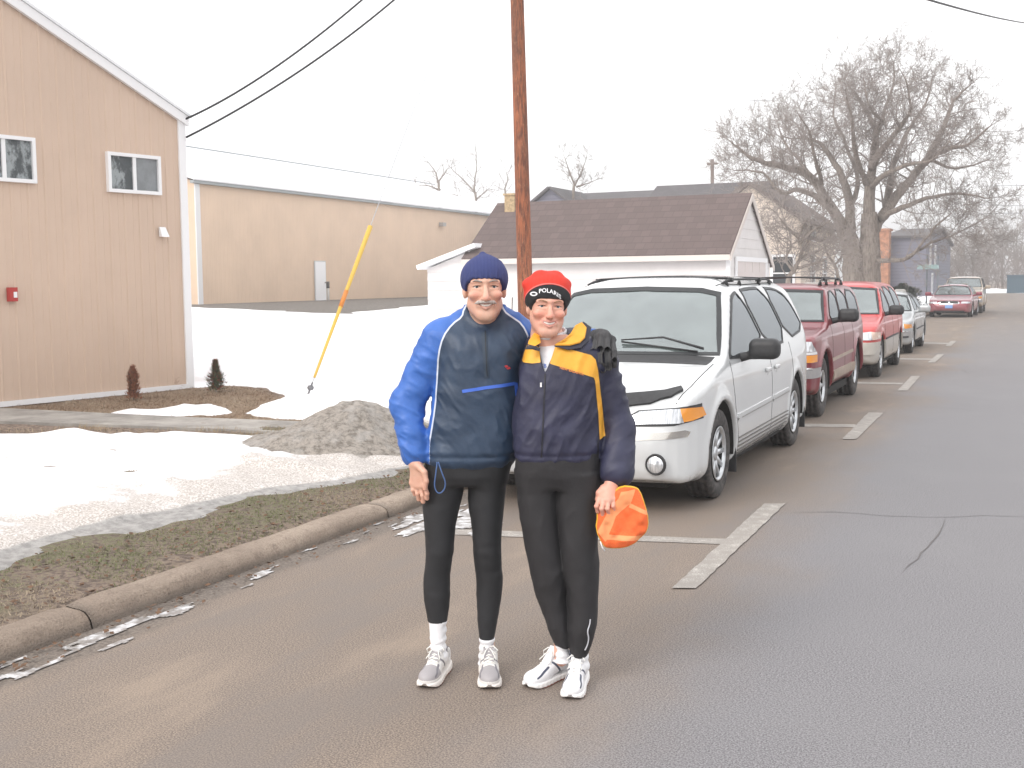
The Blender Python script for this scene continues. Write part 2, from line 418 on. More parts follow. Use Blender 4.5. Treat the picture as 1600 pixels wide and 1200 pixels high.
# parking bay markings
m = NT('worn_paint', .75)
n1 = m.noise(120, 3); n2 = m.noise(9, 5)
m.col(m.mix(m.step(m.math('ADD', n1, m.math('MULTIPLY', n2, .7)), .62, .86), (.56, .53, .49), (.30, .275, .25))); m.bump(n1, .5, .005)
MPAINT = m.m
def marking(corners, zz=.004):
    P = [at(x, y, z=0)[:2] for x, y in corners]; out = []
    for i in range(4):
        a, b_ = P[i], P[(i+1) % 4]; k = max(2, int(np.linalg.norm(b_-a)/.05))
        for j in range(k): out.append(a+(b_-a)*j/k)
    out = np.array(out); out += np.stack([vnoise(np.c_[out, out[:, :1]*0], 14, 3), vnoise(np.c_[out, out[:, :1]*0], 14, 4)], 1)*.011
    b = MB(); b.add([(*p, zz) for p in out], [tuple(range(len(out)))]); structure(b.build('parking_bay_marking', MPAINT))
for cc in ([(1050, 921), (1088, 921), (1227, 788), (1194, 788)], [(1316, 687), (1338, 687), (1380, 646), (1357, 645)], [(1402, 611), (1418, 611), (1438, 588), (1424, 588)],
           [(1449, 567), (1461, 567), (1475, 554), (1465, 554)], [(1477, 541), (1486, 541), (1494, 533), (1486, 533)]): marking(cc, .0075)
for cc in ([(690, 835.5), (1130, 851), (1143, 843), (690, 827)], [(1150, 665.5), (1335, 668), (1337, 663.5), (1150, 661)], [(1330, 599.5), (1410, 601), (1411, 598.5), (1330, 597)], [(1380, 561.5), (1456, 562.5), (1457, 560.5), (1380, 559.5)], [(1430, 536.5), (1482, 538), (1483, 536), (1430, 534.8)]): marking(cc)
# --- kerb: rounded, in cast segments with joints
m = NT('kerb_concrete', .85)
n1 = m.noise(2.2, 6, (1, .5, 1)); n2 = m.noise(90, 4)
c = m.mix(m.step(n1, .3, .7), (.30, .235, .185), (.50, .405, .325)); c = m.mix(m.math('MULTIPLY', m.step(n2, .35, .7), .5), c, (.17, .13, .10)); c = m.mix(m.math('MULTIPLY', m.step(m.noise(11, 6, rough=.75), .52, .68), .5), c, (.16, .12, .095))
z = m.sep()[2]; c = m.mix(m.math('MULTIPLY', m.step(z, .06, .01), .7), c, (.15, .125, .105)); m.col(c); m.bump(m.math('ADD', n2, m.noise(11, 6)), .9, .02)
prof = [(.0, -.02), (.008, .015), (.016, .045), (.028, .072), (.048, .091), (.075, .101), (.12, .105), (.17, .104), (.195, .098), (.21, .085), (.215, -.02)]
joint_y = [-8, -4.3, -1.2, 1.5, 4.15, 7.0, 10.1, 13.1, 16.1]+list(np.arange(19, 118, 3.05))
b = MB()
for y0, y1 in zip(joint_y[:-1], joint_y[1:]):
    ys = np.linspace(y0+.005, y1-.005, 34); vs = []; k = len(prof)
    for y in ys:
        e = min(y-y0, y1-y); q = .012*max(0, 1-e/.04)
        for (u, zz) in prof:
            nz = (.018*float(vnoise(np.array([[y*1.7, u*9, 1]]), 1, 2)[0]) + .013*float(vnoise(np.array([[y*7, u*20, zz*20]]), 1, 3)[0])) if y < 20 else 0
            vs.append((CURB-u+nz+(.02 if u == 0 else 0)*0, y, zz-q*(zz > .05)+nz*(zz > .05)))
    b.add(vs, [(i*k+j, i*k+j+1, (i+1)*k+j+1, (i+1)*k+j) for i in range(33) for j in range(k-1)]+[tuple(range(k)), tuple(range(33*k, 34*k))[::-1]])
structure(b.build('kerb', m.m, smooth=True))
mj = mat('joint_dirt', (.10, .08, .065), .95)
b = MB(); b.box((CURB-.195, -8, -.05), (CURB-.045, 118, .055)); structure(b.build('kerb_bed', mj))
# right-hand kerb and lawn (out of frame, seen only from another position)
b = MB(); b.box((9, -8, -.02), (9.3, 118, .15)); structure(b.build('kerb_opposite', m.m))
# --- lawn / bare ground, one sheet out to the horizon
m = NT('winter_lawn', .95)
g1 = m.noise(26, 6); g2 = m.noise(1.6, 5); g3 = m.noise(140, 3)
soil = m.mix(m.step(g1, .35, .65), (.12, .09, .072), (.33, .25, .195))
grs = m.mix(m.step(g3, .3, .7), (.10, .105, .055), (.25, .225, .135))
c = m.mix(m.math('MULTIPLY', m.attr('green'), m.step(m.math('ADD', g1, m.math('MULTIPLY', g2, .6)), .72, .92)), soil, grs)
mul = m.mix(m.step(m.noise(60, 5), .3, .7), (.14, .095, .062), (.36, .26, .175)); c = m.mix(m.attr('mulch'), c, mul)
grv = m.mix(m.step(m.noise(9, 6), .35, .65), (.12, .105, .092), (.22, .195, .17)); c = m.mix(m.attr('gravel'), c, grv)
m.col(c); m.bump(m.math('ADD', g1, m.math('MULTIPLY', g3, .5)), .9, .03)
bed = [gp(*q)[:2] for q in [(-40, 640), (0, 636), (140, 624), (300, 606), (345, 600), (400, 606), (440, 622), (520, 640), (520, 668), (330, 655), (190, 650), (60, 648), (-40, 650)]]
BED = Poly2(bed, .05, 1)
B2X = -33.17
def lawn(V):
    x, y = V[:, 0], V[:, 1]
    green = np.clip((x+7.5)/.6, 0, 1)*np.clip((-4.36-x)/.3, 0, 1); mul = np.clip(.5-BED(x, y)/.12+fbm(V, 3)*.8, 0, 1)
    grv = np.clip((-17-x)/2, 0, 1)*np.clip((y-24)/3, 0, 1)
    return green, mul, grv
def lh(x, y): return gh(x, y)+.02*fbm(np.c_[x, y, 0*x], 4, 3)-.02*np.clip((x+4.45)/.15, 0, 1)
V, Q = grid(-13.5, CURB-.17, -8, 20, .1, lh); me = npmesh('lawn', V, Q)
for k_, v_ in zip(('green', 'mulch', 'gravel'), lawn(V)): attr(me, k_, v_)
structure(link('lawn', me, None, m.m, True))
def lh2(x, y):
    z = gh(np.maximum(x, -60), np.minimum(y, 90)); return np.where((x > -13.6) & (y < 20.1) & (x < CURB), z-.2, np.where(x > CURB-.3, -.04, z))
V, Q = grid(-400, 400, -30, 900, 4, lambda x, y: np.where((x < -4) & (x > -70) & (y < 117), -.06, np.where(x > -5, -.06, .1))); 
me = npmesh('ground', V, Q)
for k_, v_ in zip(('green', 'mulch', 'gravel'), lawn(V)): attr(me, k_, v_*0)
structure(link('ground', me, None, m.m, True))
V, Q = grid(-70, CURB-.17, -8, 117, .5, lambda x, y: np.where((x > -13.3) & (y < 19.7), gh(x, y)-.25, gh(x, y)+.0)); me = npmesh('yard', V, Q)
for k_, v_ in zip(('green', 'mulch', 'gravel'), lawn(V)): attr(me, k_, v_)
structure(link('yard', me, None, m.m, True))
MLAWN = m.m
# --- snow (its own relief lying on the lawn)
m = NT('snow', .6)
s1 = m.noise(3, 6); s2 = m.noise(70, 4); s3 = m.noise(.8, 5)
dirty = m.attr('dirty')
wh = (.88, .88, .9)
dc_ = m.mix(m.step(s2, .4, .62), (.40, .355, .32), (.70, .665, .635))
fac = m.step(m.math('ADD', dirty, m.math('MULTIPLY', m.math('SUBTRACT', s1, .5), 1.3)), .35, .8)
c = m.mix(fac, wh, dc_)
ice = m.attr('ice'); c = m.mix(m.step(m.math('ADD', ice, m.math('MULTIPLY', m.math('SUBTRACT', s1, .5), .5)), .35, .65), c, m.mix(m.step(m.noise(18, 5), .3, .7), (.235, .225, .215), (.40, .385, .37)))
m.col(c); m.b.inputs['Subsurface Weight'].default_value = 0; m.bump(m.math('ADD', m.math('MULTIPLY', s2, .35), s1), .75, .035)
MSNOW = m.m
def poly(*px, h=.05, sm=2): return Poly2([gp(*q)[:2] for q in px], h, sm)
yard_front = poly((-700, 665), (-60, 676), (60, 678), (130, 672), (200, 681), (290, 674), (350, 678), (430, 683), (490, 672), (560, 660), (640, 655), (760, 640), (760, 668), (690, 712), (630, 742), (560, 758), (480, 768), (410, 778), (330, 808), (240, 832), (120, 853), (0, 892), (-80, 925), (-700, 1150), h=.03, sm=1)
ice_p = poly((-700, 1120), (-80, 905), (0, 868), (120, 828), (240, 806), (330, 786), (420, 765), (560, 748), (640, 728), (760, 700), (760, 720), (640, 752), (560, 772), (470, 776), (405, 776), (396, 797), (372, 806), (300, 826), (210, 834), (120, 858), (0, 895), (-80, 925), (-700, 1160), h=.03, sm=1)
strip_a = poly((160, 647), (200, 639), (240, 640), (290, 634), (340, 630), (372, 644), (340, 650), (260, 652), (190, 651), sm=1)
strip_b = poly((372, 648), (400, 634), (450, 618), (520, 612), (640, 600), (760, 590), (760, 655), (640, 662), (560, 664), (500, 660), (430, 655), sm=1)
back = poly((306, 604), (330, 600), (420, 603), (500, 608), (560, 612), (760, 615), (900, 560), (960, 520), (900, 480), (680, 478), (600, 489), (520, 497), (470, 495), (400, 497), (360, 484), (306, 496), h=.1, sm=1)
back.g -= .15
holes = [poly(*q, h=.03) for q in ([(118, 704), (150, 701), (184, 704), (184, 708), (150, 707), (120, 709)], [(57, 727), (80, 725), (100, 728), (98, 732), (70, 732)], [(184, 736), (219, 735), (217, 740), (190, 741)], [(223, 712), (247, 711), (246, 715), (226, 716)], [(0, 714), (30, 712), (32, 717), (0, 720)], [(-5, 690), (12, 693), (14, 700), (-5, 702)], [(370, 603), (410, 600), (436, 601), (400, 606)], [(0, 772), (14, 768), (16, 773), (0, 776)])]
def snowd(x, y):
    p = np.c_[x, y, 0*x]; nz = fbm(p, 2.2, 4)*.16
    a = -np.minimum(np.minimum(yard_front(x, y), strip_b(x, y)), strip_a(x, y))+nz*.35-.07
    for h_ in holes: a = np.minimum(a, h_(x, y)+.02)
    a = np.maximum(a, -back(x, y)+nz*1.2)
    a = np.maximum(a, np.minimum(np.minimum(y-11.6, -5.2-x)*.6+nz, BED(x, y)-.1))
    a = np.where(y > 13.4, np.maximum(a, np.minimum(-5.0-x, 1)+nz), a)
    ic = np.clip(.5-ice_p(x, y)/.12, 0, 1)
    d = .16*np.clip(a/.55, -1, 1); d = np.where(a > 0, .012+.075*(1-np.exp(-np.maximum(a, 0)/.45)), a*.6)
    rel = (.075*fbm(p*[1, 2.2, 1], 1.3, 4, 3)+.03*fbm(p, 6, 4, 8))*np.clip(a/.3, 0, 1)*(1-.8*ic)
    sink = .4*np.clip((y-19.6)/.8, 0, 1)+.5*np.clip((-13.0-x)/.6, 0, 1)
    return np.where(a > 0, np.minimum(d, .16)*(1-.75*ic)+rel, d)-sink, ic
def sz(x, y): return gh(x, y)+snowd(x, y)[0]
V, Q = grid(-13.6, -4.4, 2, 20.4, .05, sz)
keep = V[:, 2] > gh(V[:, 0], V[:, 1])-.25; Q = Q[keep[Q].any(1)]
me = npmesh('snow_cover', V, Q)
x_, y_ = V[:, 0], V[:, 1]
dd = np.clip((x_+6.9+.25*(y_-4.0)*0)/1.6, 0, 1)                                        # road grit thrown on the snow
attr(me, 'dirty', np.clip(dd*.8+.08, 0, 1)); attr(me, 'ice', np.clip(.5-ice_p(x_, y_)/.12, 0, 1)); 
structure(link('snow_cover', me, None, MSNOW, True))
bank = Poly2([gp(*q)[:2] for q in [(250, 474), (250, 499), (306, 495), (345, 487), (380, 497), (430, 490), (470, 499), (540, 496), (600, 489), (660, 481), (690, 477)]]+[(-34, 75), (-40, 75), (-40, 36)], .1, 3, 0)
def backz(x, y):
    p = np.c_[x, y, 0*x]; nz = fbm(p, .5, 5)*1.6
    a = np.minimum(bank(x, y)+nz*.9, 1.)
    return gh(x, y)+np.where(a > 0, np.minimum(.02+a*.1, .13), a*.3)*1+.05*fbm(p, .5, 4, 3)-np.where((x > -12.9) & (y < 18.8), .5, 0)-np.where(x > -13.3, .3*np.clip((19.9-y)/.6, 0, 1), 0)
V, Q = grid(-34, -4.4, 13, 117, .3, backz); kp = ~((V[:, 0] > -12.95) & (V[:, 1] < 18.75)); Q = Q[kp[Q].all(1)]
me = npmesh('snow_field', V, Q); attr(me, 'dirty', np.full(len(V), .05)); attr(me, 'ice', np.zeros(len(V)))
structure(link('snow_field', me, None, MSNOW, True))
# snow bank beyond the cross street
V, Q = grid(-14, 40, 126, 142, .5, lambda x, y: -.2+1.25*np.exp(-((y-133)/4)**2)*(.75+1.5*fbm(np.c_[x, y*0, 0*x], .25, 3)))
me = npmesh('snow_bank', V, Q); attr(me, 'dirty', np.full(len(V), .3)); attr(me, 'ice', np.zeros(len(V)))
structure(link('snow_bank', me, None, MSNOW, True))
# --- sidewalk slab
sw = [gp(*q) for q in [(-500, 602), (-60, 633), (0, 641), (140, 648), (300, 656), (430, 661), (560, 666), (640, 672), (560, 684), (470, 681), (330, 674), (200, 669), (80, 665), (0, 662), (-60, 660), (-500, 640)]]
b = MB(); b.prism([(p[0], p[1], p[2]-.1) for p in sw[::-1]], [(p[0], p[1], p[2]+.03) for p in sw[::-1]])
mc = mat('sidewalk_concrete', (.33, .31, .285), .9, var=.35, vscale=3, bump=.4, bscale=60)
structure(b.build('sidewalk', mc))
# --- dirty heap of ploughed snow
pk = gp(545, 690); hp = gp(548, 648)
m = NT('dirty_snow', .85)
a1 = m.noise(16, 7, rough=.75); a2 = m.noise(6, 5); a3 = m.noise(110, 3)
c = m.mix(m.step(a1, .36, .6), (.27, .235, .20), (.60, .54, .48)); c = m.mix(m.math('MULTIPLY', m.step(a2, .45, .65), .5), c, (.72, .69, .66)); c = m.mix(m.math('MULTIPLY', m.step(a3, .58, .7), .5), c, (.14, .12, .11))
m.col(c); m.bump(m.math('ADD', a1, a3), 1, .04)
pc = gp(552, 690)[:2]
def pile(x, y):
    p = np.c_[x, y, 0*x]; ax, ay = x-pc[0], y-pc[1]; c_, s_ = math.cos(YAW), math.sin(YAW)
    dx = ax*c_+ay*s_; dy = -ax*s_+ay*c_
    z = .30*np.exp(-((dx-.12)/.50)**2-(dy/.75)**2)+.20*np.exp(-((dx+.35)/.55)**2-((dy+.3)/.7)**2)+.12*np.exp(-((dx-.65)/.3)**2-((dy-.1)/.6)**2)
    return gh(x, y)+z-.035+(.11*fbm(p, 3.2, 5)+.05*np.abs(fbm(p, 10, 3, 7)))*np.clip(z*5, 0, 1)
V, Q = grid(pc[0]-2.6, pc[0]+2.3, pc[1]-2.2, pc[1]+2.2, .04, pile); k_ = (V[:, 2] > gh(V[:, 0], V[:, 1])+.0) & (V[:, 0] < -4.38); Q = Q[k_[Q].any(1)]
props(link('snow_pile', npmesh('snow_pile', V, Q), None, m.m, True), 'grey grit-covered heap of ploughed snow beside the kerb', 'snow pile')
MDIRTY = m.m
# --- thin broken ice along the gutter
gice = Poly2([at(*q, z=0)[:2] for q in [(-60, 1066), (0, 1050), (110, 1008), (200, 965), (300, 925), (420, 880), (520, 845), (600, 822), (660, 805), (780, 780), (780, 840), (720, 838), (650, 834), (600, 836), (520, 858), (440, 893), (360, 925), (260, 975), (160, 1015), (60, 1045), (-60, 1085)]], .02)
def gicez(x, y):
    p = np.c_[x, y, 0*x]; return np.where(-gice(x, y)+fbm(p*[1, .22, 1], 16, 4)*.34+fbm(p, 2.5, 2)*.12-.09 > 0, .007, -.01)
V, Q = grid(-4.17, -3.3, 2.2, 9.5, .012, lambda x, y: .004*np.ones_like(x))
kk = gicez(V[:, 0], V[:, 1]) > 0; Q = Q[kk[Q].all(1)]
m = NT('gutter_ice', .35); i1 = m.noise(14, 6); m.col(m.mix(m.step(i1, .42, .62), (.26, .24, .225), (.66, .66, .67))); m.bump(i1, .6, .01)
V[:, 2] = .006; structure(link('gutter_ice', npmesh('gutter_ice', V, Q), None, m.m))
# --- short grass and dead leaves on the verge
def blades(name, n, xr, yr, hgt, ms, test, label, cat, lean=.5, wd=.004):
    P = np.c_[rng.uniform(*xr, n), rng.uniform(*yr, n)]; P = P[test(P[:, 0], P[:, 1])]; n = len(P)
    z = lh(P[:, 0], P[:, 1])-.005; a = rng.uniform(0, 6.28, n); h_ = hgt*rng.uniform(.4, 1.2, n); l = rng.uniform(0, lean, n)*h_; b_ = rng.uniform(0, 6.28, n)
    dx, dy = np.cos(a)*wd, np.sin(a)*wd
    V = np.stack([np.c_[P[:, 0]-dx, P[:, 1]-dy, z], np.c_[P[:, 0]+dx, P[:, 1]+dy, z], np.c_[P[:, 0]+np.cos(b_)*l, P[:, 1]+np.sin(b_)*l, z+h_]], 1).reshape(-1, 3)
    me = npmesh(name, V, np.arange(3*n).reshape(-1, 3))
    for q in ms: me.materials.append(q)
    g = vnoise(np.c_[P, P[:, :1]*0], 1.7, 3)+rng.normal(0, .12, n); me.polygons.foreach_set('material_index', np.clip(((g+.25)*2*len(ms)).astype(int), 0, len(ms)-1))
    o = link(name, me); props(o, label, cat, kind='stuff'); return o
gm = [mat('dry_grass', (.34, .275, .20), .9), mat('dull_grass', (.23, .205, .115), .9), mat('green_grass', (.16, .17, .08), .9)]
def verge(x, y):
    p = np.c_[x, y, 0*x]; return (snowd(x, y)[0] < .0) & (x < -4.375) & (fbm(p, 3, 3, 5) > -.28)
blades('grass', 75000, (-7.2, -4.375), (2, 12), .022, gm, verge, 'thin flattened winter grass between snow and kerb', 'grass', 1.6)
blades('mulch_litter', 26000, (-12, -6.5), (8, 15), .03, gm[:1]+[mat('mulch_brown', (.2, .13, .08), .9)], lambda x, y: (BED(x, y) < .05) & (snowd(x, y)[0] < .01), 'dry straw and bark litter in the planting bed', 'mulch', 2.5, .006)
def edge_t(x, y):
    d = yard_front(x, y); return (d > -.02) & (d < .2) & (snowd(x, y)[0] < .01) & (x < -6.4)
blades('dead_grass', 22000, (-12, -6.4), (7, 12), .06, gm[:1]+[mat('straw', (.33, .25, .15), .9)], edge_t, 'tan dead grass edging the sidewalk snow', 'dead grass', 1.5)
# scattered leaves and grit by the kerb
b = MB()
for i in range(1500):
    y = random.uniform(2.5, 11); x = CURB-.2-abs(random.gauss(0, .5)) if i % 3 else CURB+.02+abs(random.gauss(0, .12))
    z = float(lh(np.array([x]), np.array([y]))[0])+.008 if x < CURB-.19 else .010
    if x < -4.38 and snowd(np.array([x]), np.array([y]))[0][0] > 0: continue
    s = random.uniform(.006, .022); a = random.uniform(0, 6.28); t = random.uniform(-.6, .6)
    b.add([(x+math.cos(a+k*1.57)*s*(1 if k % 2 else .6), y+math.sin(a+k*1.57)*s*(1 if k % 2 else .6), z+math.sin(t+k)*s*.5+.006) for k in range(4)], [(0, 1, 2), (0, 2, 3)])
props(b.build('leaf_litter', mat('dead_leaf', (.15, .085, .05), .9, var=.5, vscale=40)), 'small brown leaves and grit along the kerb', 'leaf litter', kind='stuff')
# ================================================================ BUILDINGS
MWHITE = mat('white_trim', (.80, .80, .81), .5)
MGLASSD = mat('window_glass', (.045, .05, .055), .08, spec=.8)
def metal_siding(name, c):
    m = NT(name, .55); a = m.noise(.7, 4); b_ = m.noise(240, 2)
    cc = m.mix(m.step(a, .2, .8), tuple(x*.93 for x in c), tuple(min(1, x*1.05) for x in c)); cc = m.mix(m.math('MULTIPLY', b_, .12), cc, tuple(x*.75 for x in c)); m.col(cc); return m.m
MTAN = metal_siding('tan_siding', (.60, .455, .355))
MTAN2 = metal_siding('tan_siding_far', (.76, .575, .425))
def ribbed(fn, s0, s1, zb, zt, pitch=.229, rib=.013, name='wall', m=None, parent=None, cuts=None):
    """vertical ribbed panel wall; fn(s, out, z) -> world; zt(s) top height"""
    b = MB(); prof = []; s = s0
    while s < s1-1e-6:
        for u, o in ((0, 0), (.012, rib), (.03, rib), (.042, 0), (.11, 0), (.114, .004), (.122, .004), (.126, 0)):
            if s+u < s1: prof.append((s+u, o))
        s += pitch
    prof.append((s1, 0))
    vs = []
    for s, o in prof: vs += [fn(s, o, zb(s) if callable(zb) else zb), fn(s, o, zt(s))]
    b.add(vs, [(2*i, 2*i+2, 2*i+3, 2*i+1) for i in range(len(prof)-1)])
    return b.build(name, m, parent)
# ---- near tan building with a gable wall along the street
c0 = gp(300, 606); c1 = gp(0, 637); ZB = float(c0[2])
u_ = (c1-c0)[:2]; u_ /= np.linalg.norm(u_); n_ = np.array([-u_[1], u_[0]]); n_ = n_ if n_[0] > 0 else -n_
def W1(s, o, z): return (c0[0]+u_[0]*s+n_[0]*o, c0[1]+u_[1]*s+n_[1]*o, z)
def onwall(px, py):
    r = ray(px, py); o = c0[:2]; t = (o@n_)/(r[:2]@n_); p = np.array([0, 0, CH])+r*t; return float((p[:2]-o)@u_), float(p[2])
sA, zA = onwall(292, 188); sB, zB = onwall(20, 0); slope = (zB-zA)/(sB-sA); z_e = zA-slope*(sA-0); APX = 6.2
top1 = lambda s: z_e+slope*min(s, 2*APX-s)-.0
B1 = empty('metal_building', (c0[0], c0[1], ZB), 0, 'near tan ribbed metal building at left with white rake trim and two sliding windows', 'building')
inv = Matrix.Translation((c0[0], c0[1], ZB)).inverted()
def par(o, root):
    o.parent = root; o.matrix_parent_inverse = root_inv(root); return o
def root_inv(root):
    return (Matrix.Translation(root.location) @ Matrix.Rotation(root.rotation_euler[2], 4, 'Z')).inverted()
par(ribbed(W1, .06, 12.3, ZB-.3, top1, m=MTAN), B1)
def wbox(b, s0, s1, o0, o1, z0, z1, fn=W1):
    b.prism([fn(s0, o0, z0), fn(s1, o0, z0), fn(s1, o1, z0), fn(s0, o1, z0)], [fn(s0, o0, z1), fn(s1, o0, z1), fn(s1, o1, z1), fn(s0, o1, z1)])
b = MB(); wbox(b, -.02, .10, -.12, .03, ZB-.2, z_e-.02); par(b.build('corner_trim', MWHITE), B1)
b = MB(); wbox(b, .10, 12.3, .014, .04, ZB+.0, ZB+.065); par(b.build('base_trim', MWHITE), B1)
b = MB()
for s0, s1 in ((-.05, APX), (APX, 2*APX+.05)):
    zz0, zz1 = (z_e+slope*s0, z_e+slope*s1) if s0 < APX-1 else (top1(APX), z_e+slope*(2*APX-s1))
    b.prism([W1(s0, .016, zz0-.10), W1(s1, .016, zz1-.10), W1(s1, .07, zz1-.10), W1(s0, .07, zz0-.10)], [W1(s0, .016, zz0+.03), W1(s1, .016, zz1+.03), W1(s1, .07, zz1+.03), W1(s0, .07, zz0+.03)])
par(b.build('rake_trim', MWHITE), B1)
b = MB()
for s0, s1 in ((-.09, APX), (APX, 2*APX+.09)):
    zz0, zz1 = (z_e+slope*s0, top1(APX)) if s0 < APX-1 else (top1(APX), z_e+slope*(2*APX-s1))
    b.prism([W1(s0, .09, zz0+.034), W1(s1, .09, zz1+.034), W1(s1, -18, zz1+.034), W1(s0, -18, zz0+.034)], [W1(s0, .09, zz0+.07), W1(s1, .09, zz1+.07), W1(s1, -18, zz1+.07), W1(s0, -18, zz0+.07)])
par(b.build('roof', mat('white_metal_roof', (.74, .76, .78), .45)), B1)
b = MB(); q = [W1(.03, -.05, ZB-.3), W1(.03, -17.5, ZB-.3), W1(.03, -17.5, z_e), W1(.03, -.05, z_e)]
b.add(q, [(0, 1, 2, 3)]); par(b.build('wall', MTAN), B1); b = MB(); b.add([W1(12.3, 0, ZB-.3), W1(12.3, -17.5, ZB-.3), W1(12.3, -17.5, z_e), W1(12.3, 0, z_e)], [(3, 2, 1, 0)])
par(b.build('wall', MTAN), B1)
# windows with wrinkled plastic behind the glass
m = NT('plastic_behind_glass', .12); wv = m.noise(5, 6, (1, 1, .55), rough=.75); wv2 = m.noise(3, 3)
m.col(m.mix(m.step(m.math('ADD', wv, m.math('MULTIPLY', wv2, .3)), .60, .74), (.06, .07, .075), (.30, .33, .34))); m.bump(wv, .8, .05); MPL = m.m
m = mat('dusty_pane', (.20, .215, .225), .15, var=.2, vscale=6, spec=.8); MPL2 = m
def window1(s0, s1, z0, z1, split, full):
    fr = MB(); t = .045
    for a in ((s0, s1, z0, z0+t), (s0, s1, z1-t, z1), (s0, s0+t, z0+t, z1-t), (s1-t, s1, z0+t, z1-t)): wbox(fr, a[0], a[1], .0, .06, a[2], a[3])
    sm_ = s0+(s1-s0)*split; wbox(fr, sm_-.025, sm_+.025, .0, .045, z0+t, z1-t)
    o = par(fr.build('window', MWHITE), B1)
    for a, b2, mm in ((s0+t, sm_-.025, MPL2 if full else MPL), (sm_+.025, s1-t, MPL)):
        g = MB(); wbox(g, a, b2, .018, .024, z0+t, z1-t); g = g.build('pane', mm); g.parent = o
s1_, zt = onwall(164, 237); s0_, zt2 = onwall(247, 247); _, zb_ = onwall(205, 302.5)
window1(s0_, s1_, zb_, (zt+zt2)/2+.01, .5, True)
s0w, ztw = onwall(51, 216); _, zbw = onwall(51, 287)
window1(s0w, s0w+(s1_-s0_), zbw, ztw, .5, False)
# dryer vent and fire alarm box
s, z = onwall(252, 363)
b = MB(); b.prism([W1(s-.05, .014, z-.06), W1(s+.05, .014, z-.06), W1(s+.05, .014, z+.07), W1(s-.05, .014, z+.07)], [W1(s-.06, .10, z-.065), W1(s+.06, .10, z-.065), W1(s+.05, .03, z+.07), W1(s-.05, .03, z+.07)])
par(b.build('vent_hood', MWHITE), B1)
s, z = onwall(16, 460)
b = MB(); wbox(b, s-.055, s+.055, .014, .075, z-.085, z+.085)
fa = empty('fire_alarm_box', W1(s, .014, z-.085), 0, 'small red alarm box on the tan wall at far left', 'alarm box')
par(b.build('housing', mat('alarm_red', (.42, .035, .03), .4)), fa)
b = MB(); wbox(b, s-.045, s+.0, .075, .080, z-.04, z+.03); par(b.build('label_plate', MWHITE), fa)
# ---- long tan building behind
def W2(s, o, z): return (B2X+o, 39.99+s, z)
e2 = 6.15; L2 = 40; b2z = .72
rx = -43.0; rz = float(at(297, 233, x=rx)[2]); rz = max(rz, e2+1.2)
B2 = empty('long_building', (B2X, 40, b2z), 0, 'long low tan metal building with snow covered roof beyond the snow field', 'building')
par(ribbed(W2, 0, L2, b2z-.6, lambda s: e2, m=MTAN2, pitch=.3, rib=.006), B2)
b = MB(); b.add([(B2X, 39.99, 0), (2*rx-B2X, 39.99, 0), (2*rx-B2X, 39.99, e2), (rx, 39.99, rz), (B2X, 39.99, e2)], [(0, 1, 2, 3, 4)][::-1]); par(b.build('wall', MTAN2), B2)
b = MB(); wbox(b, -.05, .26, .021, .07, 0, e2-.11, W2);  par(b.build('corner_trim', MWHITE), B2)
b = MB(); wbox(b, .26, L2, .022, .06, b2z-.02, b2z+.10, W2); par(b.build('base_trim', mat('base_trim_grey', (.5, .5, .5), .6)), B2)
b = MB(); wbox(b, -.3, L2+.3, .021, .22, e2-.10, e2+.02, W2); par(b.build('eave_trim', mat('eave_grey', (.33, .36, .37), .5)), B2)
b = MB()
for sg in (1, -1):
    xe = rx+sg*(B2X-rx+.25)
    P = [(xe, 39.7, e2+.03), (rx, 39.7, rz+.03), (rx, 39.99+L2+.3, rz+.03), (xe, 39.99+L2+.3, e2+.03)]
    b.prism(P[::-1] if sg > 0 else P, [(p[0], p[1], p[2]+.07) for p in (P[::-1] if sg > 0 else P)])
MROOFSNOW = mat('roof_snow', (.86, .86, .88), .7, bump=.3, bscale=3, bdist=.05)
par(b.build('snowy_roof', MROOFSNOW), B2)
b = MB(); wbox(b, -.3, L2+.3, B2X-B2X+rx-B2X-.07, rx-B2X+.07, rz+.07, rz+.15, W2); par(b.build('ridge_cap', mat('ridge_grey', (.30, .33, .35), .6)), B2)
dy0, dy1 = at(491, 409, x=B2X)[1], at(508, 470, x=B2X)[1]
b = MB(); wbox(b, dy0-39.99-.06, dy1-39.99+.06, .022, .055, b2z+.1, 2.84, W2); d_ = par(b.build('door_frame', mat('door_frame', (.6, .6, .6), .6)), B2)
b = MB(); wbox(b, dy0-39.99, dy1-39.99, .056, .075, b2z+.1, 2.78, W2); d_ = par(b.build('door', mat('white_door', (.93, .93, .94), .5)), B2)
k = MB(); k.lathe([(.001, 0), (.04, 0), (.04, .06), (.001, .06)], 8, 'z', (B2X+.10, dy1-.08, 1.7)); k = k.build('handle', mat('knob', (.3, .28, .25), .4, metal=.6)); k.parent = d_
p = at(689, 351, x=B2X+.05); b = MB(); wbox(b, p[1]-39.99-.22, p[1]-39.99+.22, .03, .3, p[2]-.1, p[2]+.12, W2); par(b.build('wall_light', mat('wall_light', (.42, .40, .38), .5)), B2)
p = at(513, 473, x=B2X+.6); b = MB(); b.tube([(p[0], p[1], .5), (p[0], p[1], 1.45)], .07, 10); gm_ = empty('gas_meter_post', (p[0], p[1], .6), 0, 'small pale pipe post with dark cap beside the white door', 'post')
par(b.build('pipe', mat('pale_pipe', (.55, .53, .5), .6), smooth=True), gm_)
b = MB(); b.tube([(p[0], p[1], 1.45), (p[0], p[1], 1.78)], .085, 10); par(b.build('cap', mat('dark_cap', (.08, .07, .06), .6), smooth=True), gm_)
